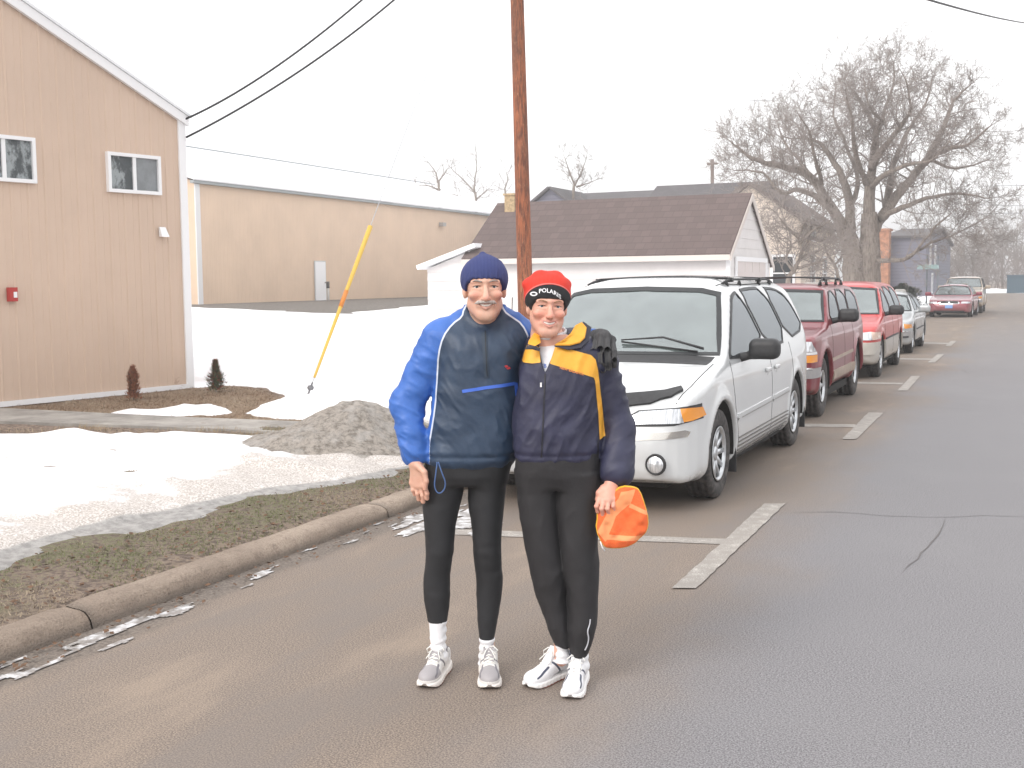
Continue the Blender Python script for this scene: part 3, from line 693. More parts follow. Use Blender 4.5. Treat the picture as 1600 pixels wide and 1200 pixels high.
# ---- white garage with brown shingle roof
def clap(b, P0, P1, z0, ztop, course=.3, o=.02):
    """horizontal lap siding between two ground points; ztop(t) top height"""
    P0 = np.array(P0, float); P1 = np.array(P1, float); d = P1-P0; L = np.linalg.norm(d); d /= L; nn = np.array([d[1], -d[0]])
    N = max(2, int(L/.15)); z = z0; ts = np.linspace(0, 1, N)
    while z < max(ztop(t) for t in ts):
        for ta, tb in zip(ts[:-1], ts[1:]):
            za, zb2 = min(z+course, ztop(ta)), min(z+course, ztop(tb))
            if za <= z and zb2 <= z: continue
            za, zb2 = max(za, z), max(zb2, z); A, B_ = P0+d*L*ta, P0+d*L*tb
            oa = o*(1-(za-z)/course); ob = o*(1-(zb2-z)/course)
            b.add([(*(A+nn*(o+.004)), z), (*(B_+nn*(o+.004)), z), (*(B_+nn*(ob+.004)), zb2), (*(A+nn*(oa+.004)), za), (*(A+nn*.0), z), (*(B_+nn*.0), z)], [(0, 1, 2, 3), (4, 5, 1, 0)])
        z += course
MSID = mat('white_siding', (.66, .635, .625), .7, var=.06, vscale=1.5)
GX, GY0, GY1, GXL = -8.07, 33.07, 38.55, float(at(728, 400, y=33.07)[0])
gz = float(gh(np.array([-12.]), np.array([33.]))[0]); GR = (35.55, 4.26)
GA = empty('garage', (-12, 35.5, gz), 0, 'white lap sided garage with brown shingle roof behind the white van', 'garage')
b = MB()
gtop = lambda y: 2.55+(GR[1]-2.62)*(y-GY0)/(GR[0]-GY0) if y < GR[0] else GR[1]-.07-(GR[1]-.07-2.33)*(y-GR[0])/(GY1-GR[0])
clap(b, (GXL+.15, GY0), (GX, GY0), gz-.1, lambda t: 2.53)
par(b.build('wall', MSID), GA)
b = MB(); clap(b, (GX, GY0), (GX, GY1), gz-.1, lambda t: gtop(GY0+(GY1-GY0)*t), .3); par(b.build('wall', MSID), GA)
b = MB(); b.box((GXL+.2, GY0+.02, gz-.1), (GX-.02, GY1, 2.3)); b.prism([(GXL+.2, GY0+.03, 2.31), (GXL+.2, GR[0], GR[1]-.12), (GXL+.2, GY1-.03, 2.31)], [(GX-.03, GY0+.03, 2.31), (GX-.03, GR[0], GR[1]-.12), (GX-.03, GY1-.03, 2.31)]); par(b.build('wall', MSID), GA)
b = MB(); b.box((GX-.08, GY0-.03, gz), (GX+.035, GY0+.06, 2.5)); par(b.build('corner_trim', MWHITE), GA); b = MB(); b.box((GX-.05, GY1-.06, gz), (GX+.035, GY1+.03, 2.2)); par(b.build('corner_trim', MWHITE), GA)
def shingle(name, c):
    m = NT(name, .95); br = m.n('ShaderNodeTexBrick'); br.inputs['Scale'].default_value = 1; br.inputs['Brick Width'].default_value = .3; br.inputs['Row Height'].default_value = .14; br.inputs['Mortar Size'].default_value = .008
    mp = m.n('ShaderNodeMapping'); mp.inputs['Rotation'].default_value = (R(32), 0, 0); m.L(m.tc.outputs['Object'], mp.inputs[0]); m.L(mp.outputs[0], br.inputs[0])
    br.inputs['Color1'].default_value = (*c, 1); br.inputs['Color2'].default_value = (*[x*.8 for x in c], 1); br.inputs['Mortar'].default_value = (*[x*.6 for x in c], 1)
    n_2 = m.noise(30, 4); m.col(m.mix(m.math('MULTIPLY', n_2, .4), br.outputs[0], tuple(x*.65 for x in c))); return m.m
MSHB = shingle('brown_shingle', (.15, .112, .105))
def slab(b, P, th=.09):
    Pt = [Vector(p) for p in P]; n = (Pt[1]-Pt[0]).cross(Pt[2]-Pt[1]).normalized(); n = n if n.z > 0 else -n
    if (Pt[1]-Pt[0]).cross(Pt[2]-Pt[1]).z < 0: Pt = Pt[::-1]
    b.prism([p for p in Pt], [p+n*th for p in Pt])
f_ = lambda y: 2.55+(GR[1]-2.55)*(y-GY0)/(GR[0]-GY0)
b = MB(); ye = GY0-.28
slab(b, [(GXL, ye, f_(ye)), (GX+.10, ye, f_(ye)), (GX+.10, GR[0], GR[1]), (GXL, GR[0], GR[1])]); par(b.build('roof', MSHB), GA)
bk = lambda y: GR[1]-(GR[1]-2.30)*(y-GR[0])/(GY1-GR[0])
b = MB(); slab(b, [(GXL, GR[0]+.001, GR[1]), (GX+.10, GR[0]+.001, GR[1]), (GX+.10, GY1+.35, bk(GY1+.35)), (GXL, GY1+.35, bk(GY1+.35))]); par(b.build('roof', MSHB), GA)
b = MB()                                                                 # fascia boards
b.box((GXL, ye-.03, f_(ye)-.12), (GX+.10, ye-.003, f_(ye)+.05))
for y0, y1, ff in ((ye, GR[0], f_), (GR[0], GY1+.35, bk)):
    b.prism([(GX+.103, y0, ff(y0)-.14), (GX+.103, y1, ff(y1)-.14), (GX+.103, y1, ff(y1)+.05), (GX+.103, y0, ff(y0)+.05)], [(GX+.135, y0, ff(y0)-.14), (GX+.135, y1, ff(y1)-.14), (GX+.135, y1, ff(y1)+.05), (GX+.135, y0, ff(y0)+.05)])
par(b.build('fascia', mat('fascia', (.62, .56, .52), .7)), GA)
b = MB(); yd0, yd1 = 33.85, 37.9
for a in ((yd0-.14, yd0, gz, 2.22), (yd1, yd1+.14, gz, 2.22), (yd0-.14, yd1+.14, 2.22, 2.36)): b.box((GX+.03, a[0], a[2]), (GX+.075, a[1], a[3]))
par(b.build('door_frame', MWHITE), GA)
b = MB(); b.box((GX+.028, yd0, gz), (GX+.034, yd1, 2.22))
for i in range(4):
    for j in range(4): b.box((GX+.034, yd0+.1+i*1.01, gz+.08+j*.5), (GX+.045, yd0+.95+i*1.01, gz+.48+j*.5))
par(b.build('garage_door', mat('garage_door', (.60, .54, .52), .6)), GA)
# lean-to at the left end
lx0, lx1 = float(at(668, 415, y=33.07)[0]), GXL+.15
b = MB(); clap(b, (lx0, GY0), (lx1, GY0), gz-.1, lambda t: 2.12+.55*t); b.box((lx0+.01, GY0+.02, gz-.1), (lx1, GY0+4, 2.1)); par(b.build('shed_wall', MSID), GA)
b = MB(); slab(b, [(lx0-.25, GY0-.25, 2.10), (lx1+.3, GY0-.25, 2.78), (lx1+.3, GY0+4.2, 2.78), (lx0-.25, GY0+4.2, 2.10)], .14); par(b.build('shed_roof', MROOFSNOW), GA)
p = at(799, 318, y=35.2)
b = MB(); b.box((p[0]-.16, 35.0, p[2]-.35), (p[0]+.2, 35.45, p[2]+.26)); b.box((p[0]-.2, 34.96, p[2]+.26), (p[0]+.24, 35.49, p[2]+.32))
par(b.build('chimney', mat('buff_brick', (.46, .34, .20), .9, var=.5, vscale=12)), GA)
# ---- houses behind
def gable_house(name, label, x0, x1, y0, y1, zb, ze, zr, mw, mr, axis='y', over=.3, wins=(), ov=.3):
    H_ = empty(name, ((x0+x1)/2, (y0+y1)/2, zb), 0, label, 'house')
    b = MB(); b.box((x0, y0, zb-1), (x1, y1, ze))
    if axis == 'y': b.prism([(x0, y0, ze), (x1, y0, ze), ((x0+x1)/2, y0, zr)], [(x0, y1, ze), (x1, y1, ze), ((x0+x1)/2, y1, zr)])
    else: b.prism([(x0, y0, ze), (x0, (y0+y1)/2, zr), (x0, y1, ze)], [(x1, y0, ze), (x1, (y0+y1)/2, zr), (x1, y1, ze)])
    par(b.build('wall', mw), H_)
    for sg in (-1, 1):
        b = MB()
        if axis == 'y':
            xm = (x0+x1)/2; hw = (x1-x0)/2; k = (zr-ze)/hw; xe = xm+sg*(hw+over)
            slab(b, [(xe, y0-ov, ze-k*over+.02), (xe, y1+ov, ze-k*over+.02), (xm+sg*.001, y1+ov, zr+.02), (xm+sg*.001, y0-ov, zr+.02)], .16)
        else:
            ym = (y0+y1)/2; hw = (y1-y0)/2; k = (zr-ze)/hw; ye_ = ym+sg*(hw+over)
            slab(b, [(x0-ov, ye_, ze-k*over+.02), (x1+ov, ye_, ze-k*over+.02), (x1+ov, ym+sg*.001, zr+.02), (x0-ov, ym+sg*.001, zr+.02)], .16)
        par(b.build('roof', mr), H_)
    for (ax, u, v, wd, hh) in wins:              # ax 'y' = front wall, 'x' = street side wall
        b = MB(); g = MB(); t = .12
        def bx(q, a0, a1, o0, o1, zz0, zz1):
            if ax == 'y': q.box((a0, y0-o1, zz0), (a1, y0-o0, zz1))
            else: q.box((x1+o0, a0, zz0), (x1+o1, a1, zz1))
        bx(b, u-wd/2-t, u+wd/2+t, .003, .07, v-t, v); bx(b, u-wd/2-t, u+wd/2+t, .003, .07, v+hh, v+hh+t); bx(b, u-wd/2-t, u-wd/2, .003, .07, v, v+hh); bx(b, u+wd/2, u+wd/2+t, .003, .07, v, v+hh); bx(b, u-wd/2, u+wd/2, .003, .05, v+hh/2-.03, v+hh/2+.03)
        o = par(b.build('window', MWHITE), H_); bx(g, u-wd/2, u+wd/2, .002, .02, v, v+hh/2-.03); bx(g, u-wd/2, u+wd/2, .002, .02, v+hh/2+.03, v+hh)
        g = g.build('pane', MGLASSD); g.parent = o
    return H_
def siding(name, c):
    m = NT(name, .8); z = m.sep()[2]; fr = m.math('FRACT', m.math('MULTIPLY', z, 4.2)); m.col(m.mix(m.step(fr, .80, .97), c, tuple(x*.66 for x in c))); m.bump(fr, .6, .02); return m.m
MBEI = siding('beige_siding', (.68, .59, .51)); MGRS = shingle('grey_brown_shingle', (.19, .155, .145)); MBLUE = siding('slate_siding', (.17, .17, .215))
MDSH = shingle('dark_shingle', (.13, .12, .125))
a = at(1171, 283, y=54); e = at(1252, 345, y=54); hw = e[0]-a[0]
HB = gable_house('house', 'beige two storey house with brown gable roof behind the garage', a[0]-hw, e[0], 54, 64, .5, e[2], a[2]-.2, MBEI, MGRS, 'y', .45,
    wins=[('y', a[0]+1.6, 1.2, .9, 1.5), ('x', 57, 1.2, .9, 1.5), ('x', 60.5, 1.2, .9, 1.5), ('x', 57, 3.6, .9, 1.0)])
a2 = at(1010, 298, y=60); 
b = MB(); xr0, xr1 = float(a2[0]), float(a[0])-hw*.2; zr_ = float(at(1085, 292, y=62)[2])
slab(b, [(xr0, 57, e[2]+.2), (xr1, 57, e[2]+.2), (xr1, 62, zr_), (xr0, 62, zr_)], .15); slab(b, [(xr0, 67, e[2]+.2), (xr1, 67, e[2]+.2), (xr1, 62.01, zr_), (xr0, 62.01, zr_)], .15); par(b.build('roof', MDSH), HB)
b = MB(); b.box((xr0+.4, 57.4, -.5), (xr1-.2, 66.6, e[2]+.2)); b.prism([(xr0+.4, 57.4, e[2]+.2), (xr0+.4, 62, zr_-.1), (xr0+.4, 66.6, e[2]+.2)], [(xr1-.2, 57.4, e[2]+.2), (xr1-.2, 62, zr_-.1), (xr1-.2, 66.6, e[2]+.2)]); par(b.build('wall', MBEI), HB)
# entry roof between gable and street side
b = MB(); slab(b, [(e[0]-.4, 53.2, e[2]-.6), (e[0]+.9, 53.2, e[2]-1.0), (e[0]+.9, 57, e[2]-1.0), (e[0]-.4, 57, e[2]-.6)], .12); par(b.build('porch_roof', MGRS), HB)
q0, q1 = at(828, 315, y=66), at(1000, 300, y=66); qa = at(868, 294, y=66)
HA = gable_house('house', 'dark roofed house showing only its ridge between the utility pole and the beige house', q0[0], q1[0]-.6, 66, 76, .5, q0[2]-.8, q1[2]+.3, MBLUE, MDSH, 'x')
gq = MB(); xm = float(at(862, 310, y=65)[0]); gq.prism([(xm-2.4, 64.8, q0[2]-1.2), (xm+2.4, 64.8, q0[2]-1.2), (xm, 64.8, qa[2]-.15)], [(xm-2.4, 70, q0[2]-1.2), (xm+2.4, 70, q0[2]-1.2), (xm, 70, qa[2]-.15)]); par(gq.build('dormer', MBLUE), HA)
for sg in (-1, 1):
    b = MB(); slab(b, [(xm, 64.5, qa[2]-.1), (xm+sg*2.7, 64.5, q0[2]-1.35), (xm+sg*2.7, 70, q0[2]-1.35), (xm, 70, qa[2]-.1)], .12); par(b.build('dormer_roof', MDSH), HA)
p0, p1 = at(1384, 440, y=88), at(1446, 440, y=88); zt = at(1400, 372, y=88)[2]; zk = at(1405, 358, y=92)[2]
p2_ = at(1484, 440, x=p1[0])
BL = gable_house('house', 'slate blue house with white trimmed windows beside the big bare tree', p0[0], p1[0], 88, float(p2_[1]), .2, zt, zk+.2, MBLUE, MDSH, 'x', .3,
    wins=[('y', p1[0]-3.0, 2.3, .8, 1.4), ('x', 91.5, 2.5, .9, 1.6), ('x', 96, 2.5, .9, 1.6), ('x', 93.5, .6, .9, 1.3)])
pb = at(1384, 410, y=87); b = MB(); b.box((pb[0]-.6, 86.4, 0), (pb[0]+.25, 87.9, zt+.5)); b.box((pb[0]-.7, 86.3, zt+.5), (pb[0]+.35, 87.95, zt+.65))
par(b.build('chimney', mat('orange_brick', (.42, .2, .12), .9, var=.5, vscale=3)), BL)
# dark blue container beyond the cross street
p = at(1573, 457, y=128); q = at(1573, 430, y=128)
ct = empty('container', (p[0]+3, 129, p[2]), 0, 'dark blue box container on the snow bank at the far end of the street', 'container')
m = mat('container_blue', (.05, .105, .15), .6); b = MB(); x = p[0]
b.box((p[0], 128, p[2]-.3), (p[0]+6, 130.4, q[2]-.1))
for i in range(24): b.box((p[0]+.1+i*.25, 127.96, p[2]-.2), (p[0]+.22+i*.25, 128.0, q[2]-.2))
par(b.build('body', m), ct); b = MB(); b.box((p[0]-.06, 127.9, q[2]-.1), (p[0]+6.06, 130.5, q[2]+.02)); par(b.build('lid', m), ct)
# ---- utility pole, guy wire, cables
m = NT('pole_wood', .8); g_ = m.noise(7, 6, (5, 5, .35)); g2 = m.noise(1.1, 4, (2, 2, .8)); g3 = m.noise(30, 3, (6, 6, .12))
c = m.mix(m.step(g_, .35, .62), (.10, .030, .014), (.33, .105, .042)); c = m.mix(m.math('MULTIPLY', m.step(g2, .45, .7), .6), c, (.10, .04, .022)); c = m.mix(m.math('MULTIPLY', m.step(g3, .60, .72), .8), c, (.52, .36, .22))
m.col(c); m.bump(g3, .7, .01)
pb0 = deep(821, 470, 21.); pb1 = deep(808, 0, 21.); dz_ = (pb1-pb0)/(pb1[2]-pb0[2]); base = pb0+dz_*(.2-pb0[2]); topp = pb0+dz_*(10.8-pb0[2])
UP = empty('utility_pole', base, 0, 'rust brown wooden utility pole rising behind the two people', 'utility pole')
b = MB(); hs = np.linspace(-.5, 1, 1); pts = [base+(topp-base)*t for t in np.linspace(-.02, 1, 30)]; b.tube(pts, [.145-.035*t for t in np.linspace(0, 1, 30)], 20)
par(b.build('shaft', m.m, smooth=True), UP)
b = MB(); a_ = topp-np.array([0, 0, .5]); b.box((a_[0]-1.1, a_[1]-.17, a_[2]-.06), (a_[0]+1.1, a_[1]-.08, a_[2]+.06)); par(b.build('crossarm', m.m), UP)
MBLK = mat('black_cable', (.02, .02, .022), .7); MSTEEL = mat('galvanised_wire', (.45, .46, .48), .5, metal=.6)
def bez(P0, P1, P2, n=24): return [((1-t)**2)*np.array(P0)+2*t*(1-t)*np.array(P1)+t*t*np.array(P2) for t in np.linspace(0, 1, n)]
cor = np.array(W1(.0, .06, z_e-.03)); cor2 = np.array(W1(.0, .06, z_e-.28))
def service(endp, px2, lab, d0, za):
    # passes through the photo point px2 on its way up to the pole
    Pm = deep(*px2, d0); Pp = base+dz_*(za-base[2]); b = MB(); ctl = 2*Pm-.5*(endp+Pp); b.tube(bez(endp, ctl, Pp, 40), .014, 6)
    props(b.build('overhead_cable', MBLK, smooth=True), lab, 'cable', 'service cables to the tan building')
dm = 17.2
service(cor, (556, 8), 'upper black cable from tan building corner up to pole', dm, 9.6)
service(cor2, (600, 13), 'lower black cable from tan building corner up to pole', dm, 9.1)
b = MB(); Pa = deep(1380, -22, 24); Pb = deep(1620, 38, 60); b.tube(bez(Pa, (Pa+Pb)/2-np.array([0, 0, .25]), Pb, 12), .03, 6); props(b.build('overhead_cable', MBLK, smooth=True), 'dark cable crossing the top right corner of the sky', 'cable')
MW = mat('far_wire', (.25, .26, .28), .7)
for i, (y0, y1) in enumerate(((291, 287), (320, 324), (334, 331))):
    b = MB(); A = deep(1530, y0, 100); B_ = deep(1700, y1, 90); b.tube(bez(A, (A+B_)/2, B_, 6), .022, 5)
    props(b.build('overhead_wire', MW), ['uppermost of the three thin wires right of the big tree', 'middle of the three thin wires right of the big tree', 'lowest of the three thin wires right of the big tree'][i], 'wire')
anc = gp(480, 620, .02); att = base+dz_*(9.7-base[2])
GU = empty('guy_wire', anc, 0, 'steel guy wire with yellow plastic guard anchored in the snow', 'guy wire')
b = MB(); b.tube([anc+(att-anc)*t for t in np.linspace(0, 1, 12)], .0055, 6); par(b.build('wire', MSTEEL, smooth=True), GU)
def on(px, py):
    best = min(np.linspace(0, 1, 2000), key=lambda t: abs(project(anc+(att-anc)*t)[1]-py)); return anc+(att-anc)*best
def project(P):
    v = Vector(P)-Vector((0, 0, CH)); v = camo.matrix_world.to_3x3().inverted() @ v; return (800+F*v.x/-v.z, 600-F*v.y/-v.z)
g0, g1 = on(0, 590), on(0, 354)
m = NT('yellow_guard', .5); m.col(m.mix(m.step(m.noise(3, 4, (1, 1, .3)), .45, .75), (.66, .43, .07), (.62, .40, .07)))
b = MB(); b.tube([g0+(g1-g0)*t for t in np.linspace(0, 1, 20)], [.017+.019*t for t in np.linspace(0, 1, 20)], 12); yg = par(b.build('guard', m.m, smooth=True), GU)
o0, o1 = on(0, 480), on(0, 455); b = MB(); b.tube([o0, o1], [.030, .032], 12); x = b.build('decal', mat('orange_decal', (.62, .22, .04), .5), smooth=True); x.parent = yg
b = MB(); r0 = anc+(att-anc)*.004; r1 = on(0, 598); b.tube([anc-(att-anc)*.01, r1], .012, 8); b.lathe([(.03, -.03), (.045, 0), (.03, .03), (.018, 0), (.03, -.03)], 12, 'z', on(0, 606)); par(b.build('anchor_rod', mat('anchor_steel', (.2, .2, .21), .5, metal=.7), smooth=True), GU)
# distant pole, antenna, sign posts
P = deep(1114, 300, 75); Pt = deep(1113, 249, 75); b = MB(); b.tube([(P[0], P[1], 0), tuple(Pt)], .12, 8)
dp = empty('distant_utility_pole', (P[0], P[1], 0), 0, 'small distant wooden pole rising above the roofs left of the tree', 'utility pole'); mg = mat('weathered_wood', (.17, .13, .115), .9)
par(b.build('shaft', mg, smooth=True), dp); b = MB(); b.box((Pt[0]-.35, Pt[1]-.08, Pt[2]-.35), (Pt[0]+.35, Pt[1]+.06, Pt[2]-.22)); par(b.build('crossarm', mg), dp)
P = deep(1186, 300, 56); Pt = deep(1185, 157, 56); an = empty('television_antenna', (P[0], P[1], 1), 0, 'thin rooftop television antenna mast above the beige house', 'antenna'); mg2 = mat('aluminium_tube', (.55, .56, .58), .5, metal=.3)
b = MB(); b.tube([(P[0], P[1], 2), tuple(Pt)], .018, 6); par(b.build('mast', mg2), an); b = MB(); c_, s_ = math.cos(YAW), math.sin(YAW)
b.tube([(Pt[0]-.45*c_, Pt[1]-.45*s_, Pt[2]), (Pt[0]+.75*c_, Pt[1]+.75*s_, Pt[2])], .015, 5)
for i in range(9):
    q = np.array([Pt[0]+(-.4+i*.13)*c_, Pt[1]+(-.4+i*.13)*s_, Pt[2]]); l = .12+.03*i; b.tube([q-np.array([-s_, c_, 0])*l*1.6, q+np.array([-s_, c_, 0])*l*1.6], .01, 4)
par(b.build('boom', mg2), an)
for i, (px, py0, py1, d, sg, lb) in enumerate(((1449, 398, 462, 62, (.50, .10), 'thin dark post with a small horizontal sign blade beside the road'), (1466, 398, 445, 78, (.05, .4), 'thin dark post farther along the street by the slate house'))):
    Pt = deep(px, py0, d); b = MB(); b.tube([(Pt[0], Pt[1], 0), tuple(Pt)], .04, 6)
    so = empty('sign_post', (Pt[0], Pt[1], 0), 0, lb, 'sign post'); par(b.build('post', mat('sign_post_steel', (.10, .12, .13), .6)), so)
    zz = deep(px, 417, d)[2]; b = MB(); b.box((Pt[0]-sg[0], Pt[1]-.06, zz-.12), (Pt[0]+sg[0], Pt[1]-.045, zz+.12)); par(b.build('sign_blade', mat('sign_teal', (.30, .42, .42), .5)), so)
# ================================================================ TREES AND SHRUBS
trng = random.Random(11)
def limb(b, pts, r0, r1, n=6, wob=0):
    P = [Vector(p) for p in pts]; k = len(P); out = []
    for i in range(k-1):
        a = P[max(i-1, 0)]; p0 = P[i]; p1 = P[i+1]; d = P[min(i+2, k-1)]
        for j in range(4):
            t = j/4; out.append(.5*((2*p0)+(-a+p1)*t+(2*a-5*p0+4*p1-d)*t*t+(-a+3*p0-3*p1+d)*t**3))
    out.append(P[-1])
    for i in range(1, len(out)): out[i] = out[i]+Vector((trng.gauss(0, wob), trng.gauss(0, wob), trng.gauss(0, wob)))
    b.tube(out, [r0+(r1-r0)*i/(len(out)-1) for i in range(len(out))], n); return out
def twig(b, p, d, L, r, lev, up=.15, wig=.35, kids=(5, 4, 3), cnt=None, rmin=.007, nseg=5):
    pts = [p]; q = p.copy(); dd = d.normalized()
    for i in range(nseg):
        dd = (dd+Vector((trng.gauss(0, wig), trng.gauss(0, wig), trng.gauss(0, wig)+up))*.5).normalized(); q = q+dd*L/nseg; pts.append(q.copy())
    r = max(r, rmin); b.tube(pts, [r+(rmin-r)*i/nseg for i in range(nseg+1)], 4 if r > .03 else 3, cap=False)
    if lev <= 0: return
    for i in range(kids[-lev] if lev <= len(kids) else 3):
        t = trng.uniform(.2, 1); k = min(int(t*nseg), nseg-1); o = pts[k].lerp(pts[k+1], t*nseg-k); ax = (pts[k+1]-pts[k]).normalized()
        s = Vector((trng.gauss(0, 1), trng.gauss(0, 1), trng.gauss(0, 1))); s = (s-ax*s.dot(ax)).normalized()
        twig(b, o, ax*.75+s*trng.uniform(.5, 1.1), L*trng.uniform(.42, .68), r*(1-.6*t)*.65, lev-1, up, wig, kids, cnt, rmin, max(3, nseg-1))
def bark(name, c1, c2):
    m = NT(name, .95); g = m.noise(6, 6, (3, 3, .5)); m.col(m.mix(m.step(g, .3, .65), c1, c2)); m.bump(g, .8, .05); return m.m
MBARK = bark('grey_bark', (.15, .125, .11), (.31, .265, .23)); MTWIG = mat('twig_bark', (.27, .235, .215), .95)
# --- the big bare tree
DT = 50.0
def T(x, y, dz=0): return Vector(deep(1100+x/3.158, 60+y/3.158, DT+dz))
b = MB(); tw = MB()
t0 = T(745, 1245); t0.z = .15; t1 = T(810, 1250); t1.z = .15
limbs = [
 ([t0+Vector((0, 0, -.3)), T(738, 1130), T(722, 1020, 0), T(690, 940)], .56, .34), ([t1+Vector((0, 0, -.3)), T(812, 1130), T(815, 1000), T(815, 860)], .60, .34),
 ([T(690, 940), T(610, 810, -.6), T(520, 680, -1), T(380, 630, -1.5), T(230, 590, -2), T(130, 510, -2)], .29, .03),
 ([T(722, 970), T(716, 800, 1), T(680, 680, 2), T(610, 560, 2.5), T(540, 500, 3), T(400, 490, 3.5)], .24, .03),
 ([T(815, 880), T(822, 720), T(835, 600, .5), T(850, 480, .5), T(800, 350, 1), T(720, 240, 1)], .29, .03),
 ([T(835, 600, .5), T(852, 470, -.4), T(880, 400, -.8), T(820, 350, -1.2), T(790, 200, -1)], .16, .02),
 ([T(825, 640), T(870, 555, -1), T(960, 450, -2), T(1020, 340, -2.5), T(985, 180, -3)], .19, .02),
 ([T(825, 960), T(900, 850, .6), T(1000, 720, 1), T(1100, 590, 1.2), T(1190, 420, 1.4), T(1230, 310, 1.2), T(1310, 230, 1)], .30, .025),
 ([T(1050, 660, 1), T(1150, 570, 0), T(1300, 520, -1), T(1420, 425, -1.5)], .16, .02),
 ([T(870, 890), T(980, 830, -1.4), T(1100, 790, -2), T(1260, 765, -3), T(1420, 790, -3)], .14, .02),
 ([T(830, 740), T(880, 680, -1.5), T(1000, 625, -2.5), T(1120, 600, -3.5), T(1220, 500, -4)], .15, .02),
 ([T(820, 1090), T(960, 1095, -1.5), T(1040, 1055, -2), T(1140, 930, -2.6), T(1210, 870, -3)], .11, .02),
 ([T(1000, 1080, -2), T(1120, 1010, -2), T(1250, 960, -2), T(1400, 880, -2)], .08, .015),
 ([T(650, 880), T(560, 785, -1.6), T(460, 750, -2.4), T(380, 762, -3), T(290, 660, -3.2), T(150, 650, -3)], .15, .02),
 ([T(800, 720, 0), T(748, 560, -1.4), T(730, 400, -2.4), T(700, 280, -3)], .15, .02),
 ([T(715, 850, 1), T(760, 700, 2.4), T(700, 520, 3.6), T(640, 380, 4.4), T(650, 230, 5)], .13, .02),
 ([T(900, 850, .6), T(930, 640, 2.6), T(1000, 470, 3.8), T(1090, 330, 4.6), T(1130, 180, 5)], .17, .02),
 ([T(520, 680, -1), T(470, 600, 0), T(400, 520, 1), T(360, 420, 1.6)], .11, .02),
 ([T(600, 800, -.5), T(560, 640, -2.2), T(520, 470, -3.4), T(470, 380, -4)], .12, .02),
 ([T(850, 480, .5), T(900, 330, 1.6), T(940, 200, 2.2), T(930, 110, 2.4)], .10, .02),
 ([T(1100, 590, 1.2), T(1240, 640, 2.6), T(1400, 600, 3.6)], .10, .02)]
for i, (P, r0, r1) in enumerate(limbs):
    o = limb(b, P, r0, r1, 9 if r0 > .3 else 6, .02)
    if i < 2: continue
    for j in range(3, len(o)-1):
        for k in range(1 if j < len(o)*.45 else 2):
            ax = (o[j+1]-o[j]).normalized(); s = Vector((trng.gauss(0, 1), trng.gauss(0, 1), trng.gauss(.25, .9))); s = (s-ax*s.dot(ax)).normalized(); f = j/len(o)
            twig(tw, o[j].lerp(o[j+1], trng.random()), ax*.5+s, trng.uniform(1.1, 2.1)*(1.05-.4*f), (r0+(r1-r0)*f)*.30, 3, .13, .29, (4, 4, 4), rmin=.006)
    twig(tw, o[-1], (o[-1]-o[-2]), .9, r1, 3, .05, .3, (4, 4, 3), rmin=.0065)
BT = empty('bare_tree', t1, 0, 'very large spreading leafless tree beside the parked red vans', 'tree')
par(b.build('trunk', MBARK, smooth=True), BT); par(tw.build('crown', MTWIG), BT)
# green moss patch on bark: low ivy stems
# --- smaller bare trees
def small_tree(label, px, py, d, limbs, r, group=None, lev=2, m_=None, rm=.010, L=1.2, kids=(4, 3), up=.2):
    b = MB(); tw = MB(); base = deep(px, py, d); base[2] = .3
    for P in limbs:
        P3 = [Vector(deep(q[0], q[1], d+(q[2] if len(q) > 2 else 0))) for q in P]
        if P is limbs[0]: P3 = [Vector(base)]+P3
        o = limb(b, P3, r if P is limbs[0] else r*.55, r*.12, 6, .01)
        for j in range(2, len(o)-1):
            if trng.random() < .75:
                ax = (o[j+1]-o[j]).normalized(); s = Vector((trng.gauss(0, 1), trng.gauss(0, 1), trng.gauss(.3, .8))); s = (s-ax*s.dot(ax)).normalized()
                if o[j].z > 1.2: twig(tw, o[j], ax*.7+s, L*trng.uniform(.5, 1), r*.2, lev, up, .35, kids, rmin=rm)
        twig(tw, o[-1], (o[-1]-o[-2]), L*.7, r*.12, lev, up, .3, kids, rmin=rm)
    t = empty('bare_tree', base, 0, label, 'tree', group); par(b.build('trunk', m_ or MBARK, smooth=True), t); par(tw.build('crown', MTWIG), t); return t
G_ = 'small leafless trees behind the long building'
small_tree('short forked bare tree above the snowy roof, nearest the guy wire', 686, 330, 84, [[(686, 300), (684, 285), (680, 268), (668, 252)], [(685, 284), (694, 272), (700, 262)], [(684, 296), (668, 290), (650, 290)]], .13, G_, 1, L=1.3)
small_tree('tall thin bare tree above the snowy roof, left of the pole', 745, 340, 84, [[(744, 318), (741, 300), (742, 280), (745, 258), (743, 240)], [(741, 300), (728, 285), (712, 270), (704, 262)], [(744, 312), (755, 302), (765, 294)], [(735, 315), (715, 306), (700, 302)]], .12, G_, 1, L=1.3)
small_tree('slender bare tree just left of the rusty pole', 790, 345, 80, [[(790, 315), (789, 295), (793, 282), (791, 268)]], .10, G_, 1, L=1.1)
small_tree('small bare tree standing above the garage roof right of the pole', 896, 350, 70, [[(896, 305), (898, 290), (890, 270), (882, 245)], [(898, 290), (908, 270), (917, 245)], [(900, 292), (914, 288), (930, 282)]], .12, None, 2, L=1.0)
small_tree('low crooked fruit tree between the garage and the big tree', 1232, 450, 44, [[(1232, 437), (1242, 420), (1252, 395), (1248, 370), (1258, 345)], [(1240, 424), (1228, 405), (1236, 385), (1232, 372)], [(1242, 420), (1262, 415), (1285, 408), (1300, 395)], [(1246, 410), (1262, 398), (1280, 392), (1300, 380)], [(1250, 380), (1270, 360), (1290, 350), (1310, 335)], [(1248, 372), (1225, 350), (1215, 335)]], .13, None, 2, L=1.6, kids=(5, 4), up=.05, rm=.009)
